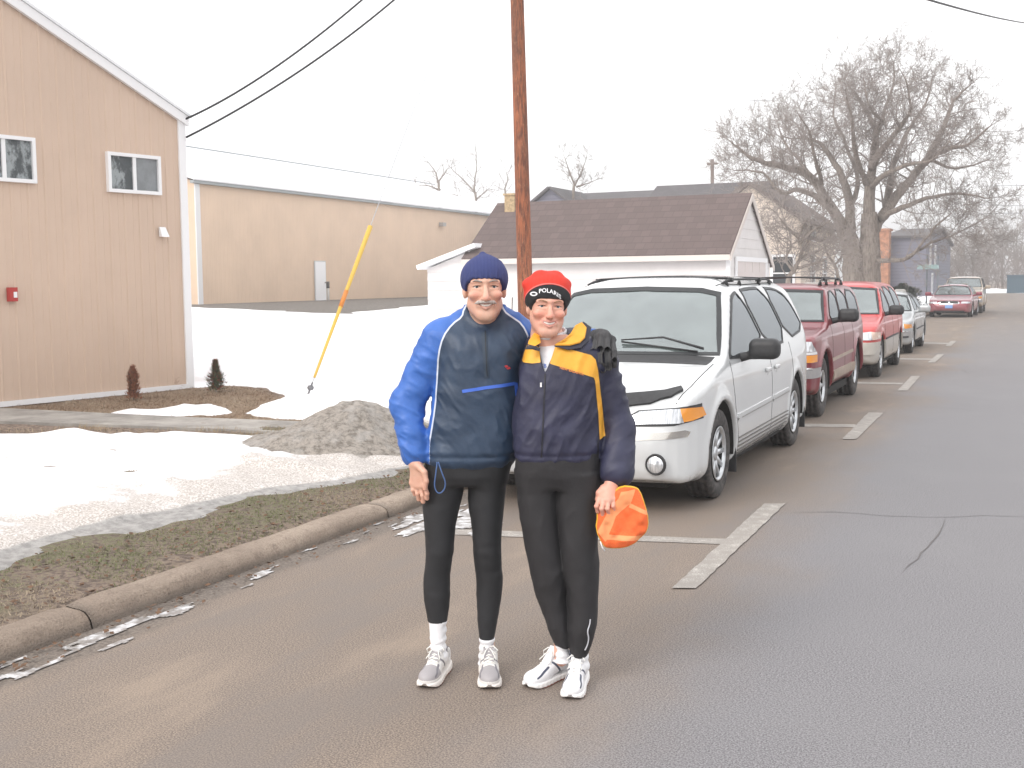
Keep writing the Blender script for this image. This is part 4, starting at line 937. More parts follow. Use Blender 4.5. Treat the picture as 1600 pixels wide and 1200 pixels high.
small_tree('thin dark bare tree close to the left of the big trunk', 1310, 450, 47, [[(1310, 437), (1304, 415), (1292, 395), (1288, 370), (1300, 345)], [(1304, 415), (1318, 395), (1322, 370)]], .10, None, 2, L=1.5, kids=(4, 4), up=.05)
# far hazy trees at the end of the street
for i, (px, top, d, lab) in enumerate(((1500, 400, 135, 'low far brush at the left end of the hazy trees'), (1520, 372, 138, 'far bare tree second from the left in the hazy row'), (1543, 352, 150, 'far bare tree in the middle of the hazy row'), (1566, 345, 150, 'far bare tree right of the middle of the hazy row'), (1590, 335, 146, 'tallest far bare tree at the right edge of the hazy row'), (1625, 340, 150, 'far bare tree beyond the right edge of the photo'))):
    P = [(px, 430), (px, 412), (px+trng.uniform(-5, 5), (top+410)/2), (px, top+12)]
    small_tree(lab, px, 452, d, [P]+[[(px, 427), (px+s*10, 405), (px+s*17, (top+410)/2+6)] for s in (-1, 1)]+[[(px, 417), (px+s*5, 395, 1.5), (px+s*9, top+18, 4)] for s in (-1, 1)], .17, 'far bare trees at the end of the street', 2, L=2.6, kids=(6, 5), up=.2, rm=.018)
# brush mass under them
b = MB()
for i in range(260):
    x = trng.uniform(-12, 14); y = trng.uniform(140, 152); p = Vector((x, y, .2))
    twig(b, p, Vector((trng.gauss(0, .4), trng.gauss(0, .4), 1)), trng.uniform(1.5, 4.2), .03, 2, .1, .35, (5, 4), rmin=.014)
props(b.build('brush', mat('brush_twigs', (.25, .205, .19), .95)), 'tangled brown winter brush behind the far snow bank', 'brush', kind='stuff')
# --- conifers
def conifer(name, label, base, h, r, ms, n, seed, cone_=True, cat='shrub', sz_=.03, group=None):
    q = random.Random(seed); b = MB(); root = empty(name, base, 0, label, cat, group)
    for i in range(n):
        t = q.random()**.8; rad = r*((1-t)**.8 if cone_ else math.sqrt(max(.02, 1-(2*t-.8)**2 if t > .4 else 1)))*(.35+.65*math.sqrt(q.random()))*(1+.25*math.sin(7*t+seed))*(.55+.9*q.random()**2); a = q.uniform(0, 6.28)
        p = Vector((base[0]+rad*math.cos(a), base[1]+rad*math.sin(a), base[2]+.03+t*h)); out = Vector((math.cos(a), math.sin(a), q.uniform(.2, 1.3))).normalized(); s = out.cross(Vector((0, 0, 1))).normalized(); l = sz_*q.uniform(.6, 1.5)
        s = (s+Vector((0, 0, q.uniform(-.6, .6)))).normalized(); b.cm = min(len(ms)-1, int(q.random()*len(ms))); b.add([p-s*l*.28, p+s*l*.28, p+out*l+s*l*.05], [(0, 1, 2)])
    par(b.build('foliage', ms), root); b = MB(); b.tube([base, Vector(base)+Vector((0, 0, h*.9))], [r*.09, .003], 6); par(b.build('stem', MBARK), root); return root
c1 = gp(209, 626, 0); c2 = gp(338, 613, 0)
conifer('arborvitae', 'small russet brown cone shrub by the tan wall base', Vector(c1), .40, .10, [mat('russet_leaf', (.42, .19, .12), .9), mat('russet_leaf_pale', (.42, .22, .14), .9), mat('russet_dark', (.26, .15, .10), .9)], 1500, 3, sz_=.04)
conifer('arborvitae', 'small green and red cone shrub standing right of the tan building corner', Vector(c2), .40, .12, [mat('green_leaf', (.18, .22, .13), .9), mat('green_leaf_dark', (.12, .14, .10), .9), mat('red_leaf', (.34, .14, .10), .9)], 1500, 5, sz_=.042)
P = deep(1411, 452, 58); P[2] = .15
conifer('yew_shrub', 'dark evergreen bush beyond the silver car beside the slate house', Vector(P), 1.15, .78, [mat('yew', (.035, .05, .03), .9), mat('yew_light', (.075, .095, .055), .9)], 9000, 8, False, sz_=.12)
b = MB(); c3 = gp(272, 608)
for i in range(9): twig(b, Vector(c3), Vector((trng.gauss(0, .6), trng.gauss(0, .6), 1)), .16, .003, 1, .1, .4, (4,), rmin=.0015)
props(b.build('dry_twigs', mat('dry_twig', (.28, .16, .10), .9)), 'tiny dry twiggy plant at the foot of the tan wall', 'plant')
# ================================================================ VEHICLES
def paint(name, c, metal=0, rough=.32, dirt=(.30, .26, .22), dlev=.55):
    m = NT(name, rough); z = m.sep()[2]; n = m.noise(5, 6); n2 = m.noise(40, 4)
    d = m.math('MULTIPLY', m.step(m.math('ADD', z, m.math('MULTIPLY', n, .5)), dlev+.35, dlev-.15), m.math('ADD', m.math('MULTIPLY', n2, .7), .25))
    m.col(m.mix(m.math('MULTIPLY', d, .55), c, dirt)); m.b.inputs['Metallic'].default_value = metal; m.b.inputs['Coat Weight'].default_value = .8; m.b.inputs['Coat Roughness'].default_value = .05
    m.L(m.math('ADD', m.math('MULTIPLY', d, .4), rough), m.b.inputs['Roughness']); return m.m
def auto_glass(name, tint, film=(.30, .36, .36), f0=.10, refl_paint_k=.22, gc=(.88, .93, .94)):
    m = NT(name, .05); t = m.t; out = t.nodes['Material Output']
    tr = m.n('ShaderNodeBsdfTransparent'); tr.inputs[0].default_value = (*tint, 1); gl = m.n('ShaderNodeBsdfGlossy'); gl.inputs['Roughness'].default_value = .03; gl.inputs[0].default_value = (*gc, 1)
    df = m.n('ShaderNodeBsdfDiffuse'); df.inputs[0].default_value = (*film, 1)  # diffuse layer paints part of the sky's reflection into the glass
    fr = m.n('ShaderNodeFresnel'); fr.inputs[0].default_value = 1.6
    a = m.n('ShaderNodeMixShader'); m.L(m.math('ADD', m.math('MULTIPLY', m.step(m.noise(4, 5), .2, .8), refl_paint_k*.5), refl_paint_k*.6), a.inputs[0]); m.L(tr.outputs[0], a.inputs[1]); m.L(df.outputs[0], a.inputs[2])
    b_ = m.n('ShaderNodeMixShader'); m.L(m.math('ADD', m.math('MULTIPLY', fr.outputs[0], 1.3), f0-.04, True), b_.inputs[0]); m.L(a.outputs[0], b_.inputs[1]); m.L(gl.outputs[0], b_.inputs[2]); m.L(b_.outputs[0], out.inputs[0]); return m.m
GWS = auto_glass('windshield_glass', (.62, .70, .68), (.42, .50, .49), .19, .27)
GSD = auto_glass('side_glass', (.42, .47, .47), (.20, .22, .23), .20, .25, (.55, .58, .60))
GDK = auto_glass('privacy_glass', (.06, .07, .08), (.10, .11, .12), .24, .3, (.52, .55, .57))
MRUB = NT('tyre_rubber', .85); _n = MRUB.noise(20, 5); MRUB.col(MRUB.mix(MRUB.step(_n, .35, .7), (.035, .034, .034), (.10, .09, .085))); MRUB.bump(MRUB.noise(80, 3), .4, .004); MRUB = MRUB.m
MALLOY = mat('alloy_wheel', (.62, .64, .66), .3, metal=.75, var=.25, vscale=6); MBPL = mat('black_plastic', (.028, .028, .03), .55, var=.3, vscale=30); MLINER = mat('wheel_liner', (.018, .017, .016), .95)
MCHR = mat('chrome', (.75, .76, .78), .12, metal=1); MINT = mat('seat_cloth', (.34, .33, .31), .9); MDASH = mat('dash', (.07, .075, .075), .7); MSEAM = mat('panel_gap', (.035, .033, .032), .9); MSEAL = mat('window_seal', (.022, .024, .026), .5)
m = NT('clear_lamp', .08); v_ = m.noise(14, 3, (1, 7, .6)); m.col(m.mix(m.step(v_, .3, .7), (.42, .44, .46), (.80, .82, .85))); m.b.inputs['Metallic'].default_value = .45; m.b.inputs['Coat Weight'].default_value = 1; MLAMP = m.m
MAMB = mat('amber_lamp', (.85, .32, .03), .18, coat=1); MAMB.node_tree.nodes['Principled BSDF'].inputs['Subsurface Weight'].default_value = 0
def make_wheel(root, x, y, Rw, wd, spokes, side, rimR, mrim=None, rz=0, tyre_only=False):
    n = 72; hw = wd/2
    prof = [(rimR-.012, -hw*.72), (rimR+.01, -hw*.86), (rimR+(Rw-rimR)*.5, -hw), (Rw-.03, -hw*.97), (Rw-.008, -hw*.86), (Rw, -hw*.72)]
    for u in (-.46, -.0, .46): prof += [(Rw, hw*(u-.12)), (Rw-.011, hw*(u-.085)), (Rw-.011, hw*(u+.085)), (Rw, hw*(u+.12))]
    prof += [(Rw, hw*.72), (Rw-.008, hw*.86), (Rw-.03, hw*.97), (rimR+(Rw-rimR)*.5, hw), (rimR+.01, hw*.86), (rimR-.012, hw*.72)]
    b = MB(); b.lathe(prof, n, 'y')
    for i, (r, h) in enumerate(prof):
        if r > Rw-.009:
            for j in range(n):
                k = i*n+j
                if (j+(1 if h > 0 else 0)) % 3 == 0 and abs(h) > hw*.5: v = b.v[k]; s = (r-.009)/r; b.v[k] = (v[0]*s, v[1], v[2]*s)
    w_ = b.build('wheel', MRUB, root, True); w_.location = (x, y, Rw); w_.rotation_euler = (0, 0, rz)
    o = side*hw                                       # outward face
    b = MB(); R_ = rimR
    b.lathe([(R_-.014, o*.74), (R_+.004, o*.9), (R_-.012, o*.92), (R_-.026, o*.5), (R_-.03, -o*.6), (R_-.06, -o*.6)], 48, 'y')
    b.lathe([(R_-.03, o*.12), (.03, o*.16), (.001, o*.16)], 48, 'y')
    b.cm = 1
    for i in range(spokes):
        a = 2*math.pi*i/spokes; wa, wb = .030, .024
        def P(r, u, h): return (r*math.cos(a)-u*math.sin(a), h, r*math.sin(a)+u*math.cos(a))
        A = [P(.035, -wa*.6, o*.62), P(.035, wa*.6, o*.62), P(R_-.02, wb*.7, o*.80), P(R_-.02, -wb*.7, o*.80)]; B_ = [P(.035, -wa, o*.3), P(.035, wa, o*.3), P(R_-.02, wb, o*.5), P(R_-.02, -wb, o*.5)]
        b.prism(B_ if side < 0 else B_[::-1], A if side < 0 else A[::-1])
    b.lathe([(.06, o*.4), (.055, o*.68), (.035, o*.74), (.001, o*.75)], 24, 'y')
    b.lathe([(R_-.013, o*.75), (R_-.002, o*.93), (R_-.016, o*.94), (R_-.028, o*.7)], 48, 'y')
    b.build('rim', [MLINER, mrim or MALLOY], w_, True)
def mir2(q):
    a = [(-y, z) for y, z in q]+[(y, z) for y, z in q[::-1]]; out = []
    for p in a:
        if not out or abs(p[0]-out[-1][0])+abs(p[1]-out[-1][1]) > 1e-4: out.append(p)
    if abs(out[0][0]-out[-1][0])+abs(out[0][1]-out[-1][1]) < 1e-4: out.pop()
    return out
def build_car(P):
    root = empty(P['name'], (P['cx'], P['y0'], 0), R(90)+P.get('turn', 0), P['label'], P['cat'])
    L, W, h = P['L'], P['W'], P['res']
    S = Poly2(P['side'], .01, .4, P.get('sm', 1)); fv = P['front']; Fv = Poly2(fv+[(-y, z) for y, z in fv[::-1]], .01, .4, 1)
    pl = P['plan']; Pl = Poly2(pl+[(x, -y) for x, y in pl[::-1]], .01, .4, 1); cf, cr, ks = P.get('bow', (.11, .07))[0], P.get('bow', (.11, .07))[1], P.get('k', .05)
    arches = [(P['xf'], P['Ra'], 1), (P['xr'], P['Ra'], 1)]
    def outer0(p):
        x, y, z = p.T; t = np.clip((x-L*.35)/(L*.3), 0, 1); xe = x-y*y*(cf*(1-t)-cr*t)
        d = smax(smax(S(xe, z), Fv(y, z), ks), Pl(x, y), .04)
        for xa, Ra, _ in arches:                      # flared lips
            r = np.hypot(x-xa, z-P['Rw']); d = d-P.get('flare', .012)*np.exp(-((r-Ra-.02)/.05)**2)*(z > .1)
        if 'extra' in P: d = P['extra'](p, d)
        return d
    def wells(p, d):
        x, y, z = p.T
        for xa, Ra, _ in arches: d = smax(d, -np.maximum(np.hypot(x-xa, z-P['Rw'])-Ra, (W-.27)-np.abs(y)), .012)
        return d
    cav = P['cav']; ws = Poly2(mir2(P['ws']), .01, .3); rw = Poly2(mir2(P['rw']), .01, .3)
    sw = [Poly2(q, .01, .3, 1) for q in P['wins']]
    def body(p):
        d0 = outer0(p); d = wells(p, d0); x, y, z = p.T
        c_ = np.maximum(np.maximum(d0+.055, cav[2]-z), np.maximum(cav[0]-x, x-cav[1])); d = np.maximum(d, -c_)
        d = np.maximum(d, -np.maximum(np.maximum(ws(y, z)+.02, cav[0]-.12-x), x-cav[3])); d = np.maximum(d, -np.maximum(np.maximum(rw(y, z)+.02, cav[4]-x), x-L+.0))
        for q in sw: d = np.maximum(d, -np.maximum(q(x, z)+.015, .35-np.abs(y)))
        return d
    sdf_obj('body', body, (-.12, -W-.1, .1), (L+.12, W+.1, P['H']+.1), h, P['mat'], root, P.get('attrs'))
    f = outer0; res = max(.05, h*2)
    o = patch('windshield', f, mir2(P['ws']), 'x', -.1, cav[3]+.5, GWS, root, .002, .006, .06)
    ring = lambda poly, g: poly
    def seal(poly, axis, s, e, parent, wd_=.022, nm='seal'):
        Q = np.asarray(poly, float); c = Q.mean(0); m_ = len(Q); Qo = []; Qi = []
        for i in range(m_):
            a, b_, c2 = Q[i-1], Q[i], Q[(i+1) % m_]; d1 = (b_-a)/np.linalg.norm(b_-a); d2 = (c2-b_)/np.linalg.norm(c2-b_); nn = np.array([d1[1]+d2[1], -d1[0]-d2[0]]); nn /= max(np.linalg.norm(nn), 1e-6)
            if np.dot(nn, b_-c) < 0: nn = -nn
            Qo.append(b_+nn*.006); Qi.append(b_-nn*wd_)
        for i in range(m_):
            j = (i+1) % m_
            patch_acc.append((np.array([Qo[i], Qo[j], Qi[j], Qi[i]]), axis, s, e))
        merge = []
        for (q, ax, s_, e_) in patch_acc: merge.append(patch(nm, f, q, ax, s_, e_, MSEAL, None, .007, .02, res))
        patch_acc.clear(); join(merge, nm, parent)
    patch_acc = []
    seal(mir2(P['ws']), 'x', -.1, cav[3]+.5, o, .03)
    patch('rear_window', f, mir2(P['rw']), 'x', L+.1, L*.6, P.get('g_rear', GSD), root, .003, .006, .08)
    for i, q in enumerate(P['wins']):
        for sd in (-1, 1):
            g = P['glass'][i]; o = patch('side_window', f, q, 'y', sd*(W+.1), 0, g, root, .002, .006, .06, 1)
            if sd < 0 or P.get('both'): seal(chaikin(q, 1), 'y', sd*(W+.1), 0, o, .018)
    # gaps and mouldings
    for q, wd_ in P.get('seams', []):
        for sd in (-1, 1): patch('panel_gap', f, strip(densify(q), wd_), 'y', sd*(W+.1), 0, MSEAM, root, .0015, .01, res)
    for q, wd_, m_ in P.get('mould', []):
        for sd in (-1, 1): patch('side_moulding', f, strip(densify(q), wd_), 'y', sd*(W+.1), 0, m_, root, .010, .02, res)
    for q, m_, nm, off in P.get('face', []): patch(nm, f, q, 'x', -.2, .9, m_, root, off, .02, .03)
    for q, m_, nm, off in P.get('face2', []):
        for sd in (-1, 1): patch(nm, f, [(y*sd, z) for y, z in q], 'x', -.2, .9, m_, root, off, .02, .03)
    for q, m_, nm, off in P.get('sidep', []):
        for sd in (-1, 1): patch(nm, f, q, 'y', sd*(W+.1), 0, m_, root, off, .02, .04)
    for q, m_, nm, off in P.get('topp', []): patch(nm, f, q, 'z', P['H']+.2, .3, m_, root, off, .02, .05)
    # wheels, liners, floor pan
    for xa in (P['xf'], P['xr']):
        for sd in (-1, 1):
            make_wheel(root, xa, sd*(W-P['tw']/2-.035), P['Rw'], P['tw'], P['spokes'], sd, P['rimR'], P.get('mrim'), P.get('steer', 0) if xa == P['xf'] else 0)
            b = MB(); Ra = P['Ra']-.006; n = 20; A = [(xa+Ra*math.cos(t), P['Rw']+Ra*math.sin(t)) for t in np.linspace(-.15, math.pi+.15, n)]
            b.add([(x, sd*(W-.26), z) for x, z in A]+[(x, sd*(W-.03), z) for x, z in A], [(i, i+1, n+i+1, n+i) for i in range(n-1)]+[tuple(range(n))]); b.build('wheel_liner', MLINER, root)
    b = MB(); b.box((.35, -W+.28, .17), (L-.3, W-.28, .30)); b.box((P['xf']+P['Ra'], -W+.10, .19), (P['xr']-P['Ra'], W-.10, .28)); b.build('underbody', MLINER, root)
    # cabin
    for sx, sy in P['seats']:
        def seat(p):
            q = p-np.array([sx, sy, 0]); return smin(smin(box(q, (0, 0, P['zs']), (.26, .25, .09), .06), box(q@rot_y(.25), rotp((.27, 0, P['zs']+.32), .25), (.07, .24, .32), .06), .05), box(q, (.40, 0, P['zs']+.72), (.05, .13, .09), .04), .02)
        sdf_obj('seat', seat, (sx-.4, sy-.35, P['zs']-.2), (sx+.6, sy+.35, P['zs']+.9), .035, MINT, root)
    dx, dz = P['dash']; b = MB(); wy = W-.16; b.prism([(dx-.28, -wy, dz-.35), (dx-.28, wy, dz-.35), (dx-.28, wy, dz-.02), (dx-.28, -wy, dz-.02)], [(dx+.14, -wy, dz-.35), (dx+.14, wy, dz-.35), (dx+.10, wy, dz+.03), (dx+.10, -wy, dz+.03)]); b.build('dashboard', MDASH, root)
    b = MB(); c_ = np.array([dx+.27, -.40, dz+.03]); pts = []
    for i in range(25):
        t = 2*math.pi*i/24; pts.append(c_+np.array([.075*math.sin(t)*1., .19*math.cos(t), .17*math.sin(t)]))
    b.tube(pts, .016, 8, False); b.tube([c_+np.array([0, -.19, 0]), c_, c_+np.array([0, .19, 0])], .014, 6); b.tube([c_, c_+np.array([-.2, 0, -.08])], .03, 8); b.build('steering_wheel', mat('wheel_rim_grey', (.62, .62, .60), .6), root, True)
    # mirrors
    mxp, mzp = P['mirror']
    for sd in (-1, 1):
        def mir(p):
            q = p-np.array([mxp, sd*(W+.13), mzp]); return smin(np.maximum(box(q, (-.02, 0, .02), (.085, .125, .085), .06), q[:, 0]-.05), cone(p, (mxp-.05, sd*(W-.10), mzp-.06), (mxp, sd*(W+.08), mzp-.02), .04, .03), .03)
        mo = sdf_obj('mirror', mir, (mxp-.25, sd*(W+.1)-.28, mzp-.25), (mxp+.25, sd*(W+.1)+.28, mzp+.25), .014, P.get('mmir', MBPL), root)
        b = MB(); b.lathe([(.001, 0), (.08, 0)], 20, 'z'); 
        b.v = [(mxp+.052, sd*(W+.135)+v[0]*1.3, mzp+.02+v[1]) for v in b.v]; b.build('mirror_glass', MCHR, mo)
    return root, f
def rot_y(a): c_, s_ = math.cos(a), math.sin(a); return np.array([[c_, 0, s_], [0, 1, 0], [-s_, 0, c_]])
def rotp(p, a): return np.array(p)@rot_y(a)
def densify(q, s=.08):
    Q = np.asarray(q, float); out = []
    for a, b_ in zip(Q[:-1], Q[1:]):
        k = max(1, int(np.linalg.norm(b_-a)/s)); out += [a+(b_-a)*j/k for j in range(k)]
    return np.array(out+[Q[-1]])
def join(obs, name, parent):
    V = []; Fs = []; n = 0
    for o in obs:
        me = o.data; V += [tuple(v.co) for v in me.vertices]; Fs += [tuple(i+n for i in p.vertices) for p in me.polygons]; n += len(me.vertices)
        mt_ = me.materials[0]; bpy.data.objects.remove(o); bpy.data.meshes.remove(me)
    me = bpy.data.meshes.new(name); me.from_pydata(V, [], Fs); return link(name, me, parent, mt_)
def rails(root, f, pts, m_=None, cross=(), hgt=.07, name='roof_rail'):
    """rails along the roof at lateral y following the surface"""
    H0 = 2.4
    for sd in (-1, 1):
        xs = np.linspace(pts[0], pts[1], 14); S_ = cast(f, xs, np.full(14, sd*pts[2]), 'z', H0, .8); b = MB()
        up = [0, .7]+[1]*10+[.7, 0]; b.tube([(s[0], s[1], s[2]+.012+hgt*u) for s, u in zip(S_, up)], [.008]+[.0105]*12+[.008], 8)
        for i in (1, 4, 9, 12): b.tube([(S_[i][0], S_[i][1], S_[i][2]-.01), (S_[i][0], S_[i][1], S_[i][2]+hgt)], [.024, .012], 8)
        b.build(name, m_ or MBPL, root, True)
    for x in cross:
        S_ = cast(f, np.full(9, x), np.linspace(-pts[2], pts[2], 9), 'z', H0, .8); b = MB(); b.tube([(s[0], s[1], S_[0][2]+hgt+.02+.02*math.sin(math.pi*i/8)) for i, s in enumerate(S_)], .011, 8)
        for s in (S_[0], S_[-1]): b.box((s[0]-.04, s[1]-.022, s[2]+hgt-.012), (s[0]+.04, s[1]+.022, s[2]+hgt+.028))
        b.build('cross_bar', m_ or MBPL, root, True)
# ---------------------------------------------------------------- white minivan
WP = paint('white_paint', (.62, .635, .64), 0, .25, (.34, .30, .26), .25)
WLINE = mat('moulding_line', (.16, .15, .14), .6)
van = dict(name='minivan', label='large white minivan with roof rack parked nearest, behind the two people', cat='minivan', cx=-3.09, y0=7.62, L=5.07, W=.965, H=1.76, res=.022, mat=WP,
 side=[(.06, .24), (.0, .36), (-.02, .48), (-.01, .56), (.05, .62), (.06, .66), (.11, .76), (.20, .84), (.42, .91), (.80, .99), (1.16, 1.055), (1.42, 1.22), (1.72, 1.42), (1.98, 1.585), (2.14, 1.655), (2.45, 1.705), (3.1, 1.735), (3.8, 1.73), (4.35, 1.695), (4.68, 1.635), (4.80, 1.54), (4.93, 1.15), (5.00, .95), (5.03, .72), (5.08, .62), (5.09, .42), (5.02, .26), (4.6, .20), (3.0, .19), (1.0, .19), (.5, .19)],
 front=[(0, .17), (.80, .17), (.90, .24), (.955, .34), (.965, .56), (.965, .72), (.945, .88), (.905, 1.03), (.84, 1.22), (.765, 1.42), (.70, 1.56), (.60, 1.655), (.42, 1.72), (0, 1.752)],
 plan=[(-.02, 0), (-.02, .38), (.04, .62), (.15, .80), (.32, .90), (.60, .95), (1.0, .965), (4.0, .965), (4.6, .945), (4.92, .88), (5.06, .74), (5.09, .4), (5.09, 0)],
 xf=1.0, xr=4.03, Rw=.345, Ra=.415, tw=.215, rimR=.215, spokes=10, flare=.014, bow=(.13, .06),
 cav=(1.28, 4.75, .62, 2.35, 4.3), ws=[(.845, 1.085), (.80, 1.22), (.725, 1.42), (.665, 1.565), (.5, 1.60), (.0, 1.615)][::-1], rw=[(0, 1.58), (.55, 1.56), (.66, 1.50), (.76, 1.12), (0, 1.10)],
 wins=[[(1.40, 1.035), (1.44, 1.09), (2.12, 1.50), (2.30, 1.555), (2.50, 1.575), (2.80, 1.045)], [(2.87, 1.047), (2.57, 1.58), (3.0, 1.60), (3.54, 1.60), (3.80, 1.075)], [(3.87, 1.08), (3.61, 1.60), (4.15, 1.585), (4.42, 1.53), (4.62, 1.40), (4.80, 1.15)]], glass=[GSD, GDK, GDK],
 seams=[([(1.38, 1.03), (1.36, .85), (1.44, .40), (1.50, .27)], .007), ([(2.84, 1.04), (2.80, .7), (2.78, .27)], .007), ([(3.84, 1.06), (3.82, .8), (3.62, .55), (3.56, .27)], .007), ([(1.5, .262), (3.56, .262)], .007)],
 mould=[([(1.46, .575), (2.76, .595)], .055, WP), ([(2.82, .596), (3.58, .61)], .055, WP), ([(1.46, .563), (2.76, .583)], .010, WLINE), ([(2.82, .584), (3.58, .598)], .010, WLINE)]+[([(1.52, z), (3.54, z+.006)], .008, WLINE) for z in (.30, .335, .37, .405)],
 topp=[([(.095, 0), (.105, .2), (.145, .42), (.20, .62), (.29, .75), (.40, .805), (.455, .775), (.36, .68), (.30, .55), (.25, .38), (.215, .2), (.205, 0), (.215, -.2), (.25, -.38), (.30, -.55), (.36, -.68), (.455, -.775), (.40, -.805), (.29, -.75), (.20, -.62), (.145, -.42), (.105, -.2)], MBPL, 'bug_deflector', .022)],
 face=[([(-.42, .645), (.42, .645), (.44, .71), (-.44, .71)], MBPL, 'grille', .004), ([(-.30, .25), (.30, .25), (.34, .36), (-.34, .36)], MBPL, 'lower_grille', .004), ([(-.42, .655), (.42, .655), (.42, .662), (-.42, .662)], MCHR, 'grille_bar', .010), ([(-.42, .69), (.42, .69), (.42, .697), (-.42, .697)], MCHR, 'grille_bar', .010)],
 face2=[([(.50, .645), (.46, .70), (.55, .755), (.80, .775), (.925, .79), (.93, .68), (.80, .652)], MBPL, 'headlight_surround', .004),
        ([(.515, .655), (.485, .70), (.56, .745), (.83, .767), (.85, .670)], MLAMP, 'headlight', .012), ([(.85, .675), (.83, .767), (.88, .772), (.925, .765), (.935, .70), (.89, .678)], MAMB, 'turn_signal', .012),
        ([(.42, .545), (.42, .59), (.86, .615), (.885, .60), (.875, .565)], mat('chrome_slot', (.6, .58, .54), .2, metal=.9), 'bumper_slot', .004)],
 seats=[(2.5, -.42), (2.5, .42), (3.3, -.3), (3.3, .35)], zs=.78, dash=(1.62, 1.06), mirror=(1.82, 1.09), g_rear=GDK, sm=1, both=False)
def van_extra(p, d):
    x, y, z = p.T
    for s in (-1, 1): d = smax(d, -(ell(p, (-.04, s*.70, .385), (.11, .155, .115))), .03)
    return d
van['extra'] = van_extra
VR, vf = build_car(van)
rails(VR, vf, (2.25, 4.35, .62), None, (2.55, 3.7), .035)
# fog lamps, handles, mud flaps, wipers, cowl, hood gap, roof ditch, antenna
for sd in (-1, 1):
    b = MB(); b.lathe([(.001, -.035), (.05, -.03), (.062, 0), (.072, .01), (.078, -.01), (.07, -.03)], 24, 'y'); b.v = [(.065-v[1], sd*.70+v[0], .385+v[2]) for v in b.v]; b.build('fog_lamp', MBPL, VR, True)
    b = MB(); b.lathe([(.001, .012), (.04, .008), (.060, -.004)], 24, 'y'); b.v = [(.056-v[1], sd*.70+v[0], .385+v[2]) for v in b.v]; b.build('fog_lens', MLAMP, VR, True)
    for xa in (1.0, 4.03):
        b = MB(); b.prism([(xa+.41, sd*.955, .14), (xa+.43, sd*.955, .14), (xa+.45, sd*.945, .52), (xa+.43, sd*.945, .52)], [(xa+.41, sd*.74, .14), (xa+.43, sd*.74, .14), (xa+.45, sd*.74, .52), (xa+.43, sd*.74, .52)]); b.build('mud_flap', MBPL, VR)
    for xh in (2.62, 3.0):
        S_ = cast(vf, np.array([xh]), np.array([.87]), 'y', sd*1.1, 0)[0]
        def hd(p): q = p-S_; return smin(box(q, (0, sd*.018, .008), (.075, .014, .02), .013), -(-ell(q, (0, sd*.0, -.03), (.05, .008, .018))), .005)
        sdf_obj('door_handle', hd, S_-[.12, .07, .07], S_+[.12, .07, .07], .008, WP, VR)
def surf(y, z, s=-.1, e=3): return cast(vf, np.array([y]), np.array([z]), 'x', s, e)[0]
for y0_, y1_, z0_, z1_ in ((-.72, -.02, 1.10, 1.165), (.02, .70, 1.10, 1.165)):
    A = surf(y0_, z0_); B_ = surf((y0_+y1_)/2, z1_+.012); D_ = surf(y1_, z1_); b = MB(); up = np.array([-.02, 0, .03])
    b.tube([A+up*1.2, B_+up*1.4, D_+up], [.012, .009, .006], 6); b.tube([surf(y0_+.05, z0_+.0)+up*.4, D_+up*.5], .008, 5); b.build('wiper', MBPL, VR, True)
patch('cowl', vf, [(1.06, -.80), (1.04, 0), (1.06, .80), (1.24, .82), (1.215, 0), (1.24, -.82)], 'z', 1.6, .6, MBPL, VR, .004, .012, .05)
for sd in (-1, 1):
    patch('hood_gap', vf, strip(densify([(.24, sd*.80), (.5, sd*.835), (1.1, sd*.845)]), .007), 'z', 1.6, .5, MSEAM, VR, .0015, .01, .05)
    patch('roof_ditch', vf, strip(densify([(2.12, sd*.60), (3.0, sd*.625), (4.5, sd*.60)]), .012), 'z', 2.2, .9, MSEAM, VR, .0015, .01, .06)
b = MB(); q = surf(.86, 1.0); b.tube([(1.05, .86, .98), (1.12, .87, 1.55)], .004, 5); b.build('antenna', MBPL, VR)
q = surf(0, 1.585); b = MB(); b.box((q[0]+.05, -.10, q[2]-.10), (q[0]+.08, .10, q[2]-.04)); b.build('rear_view_mirror', MBPL, VR)
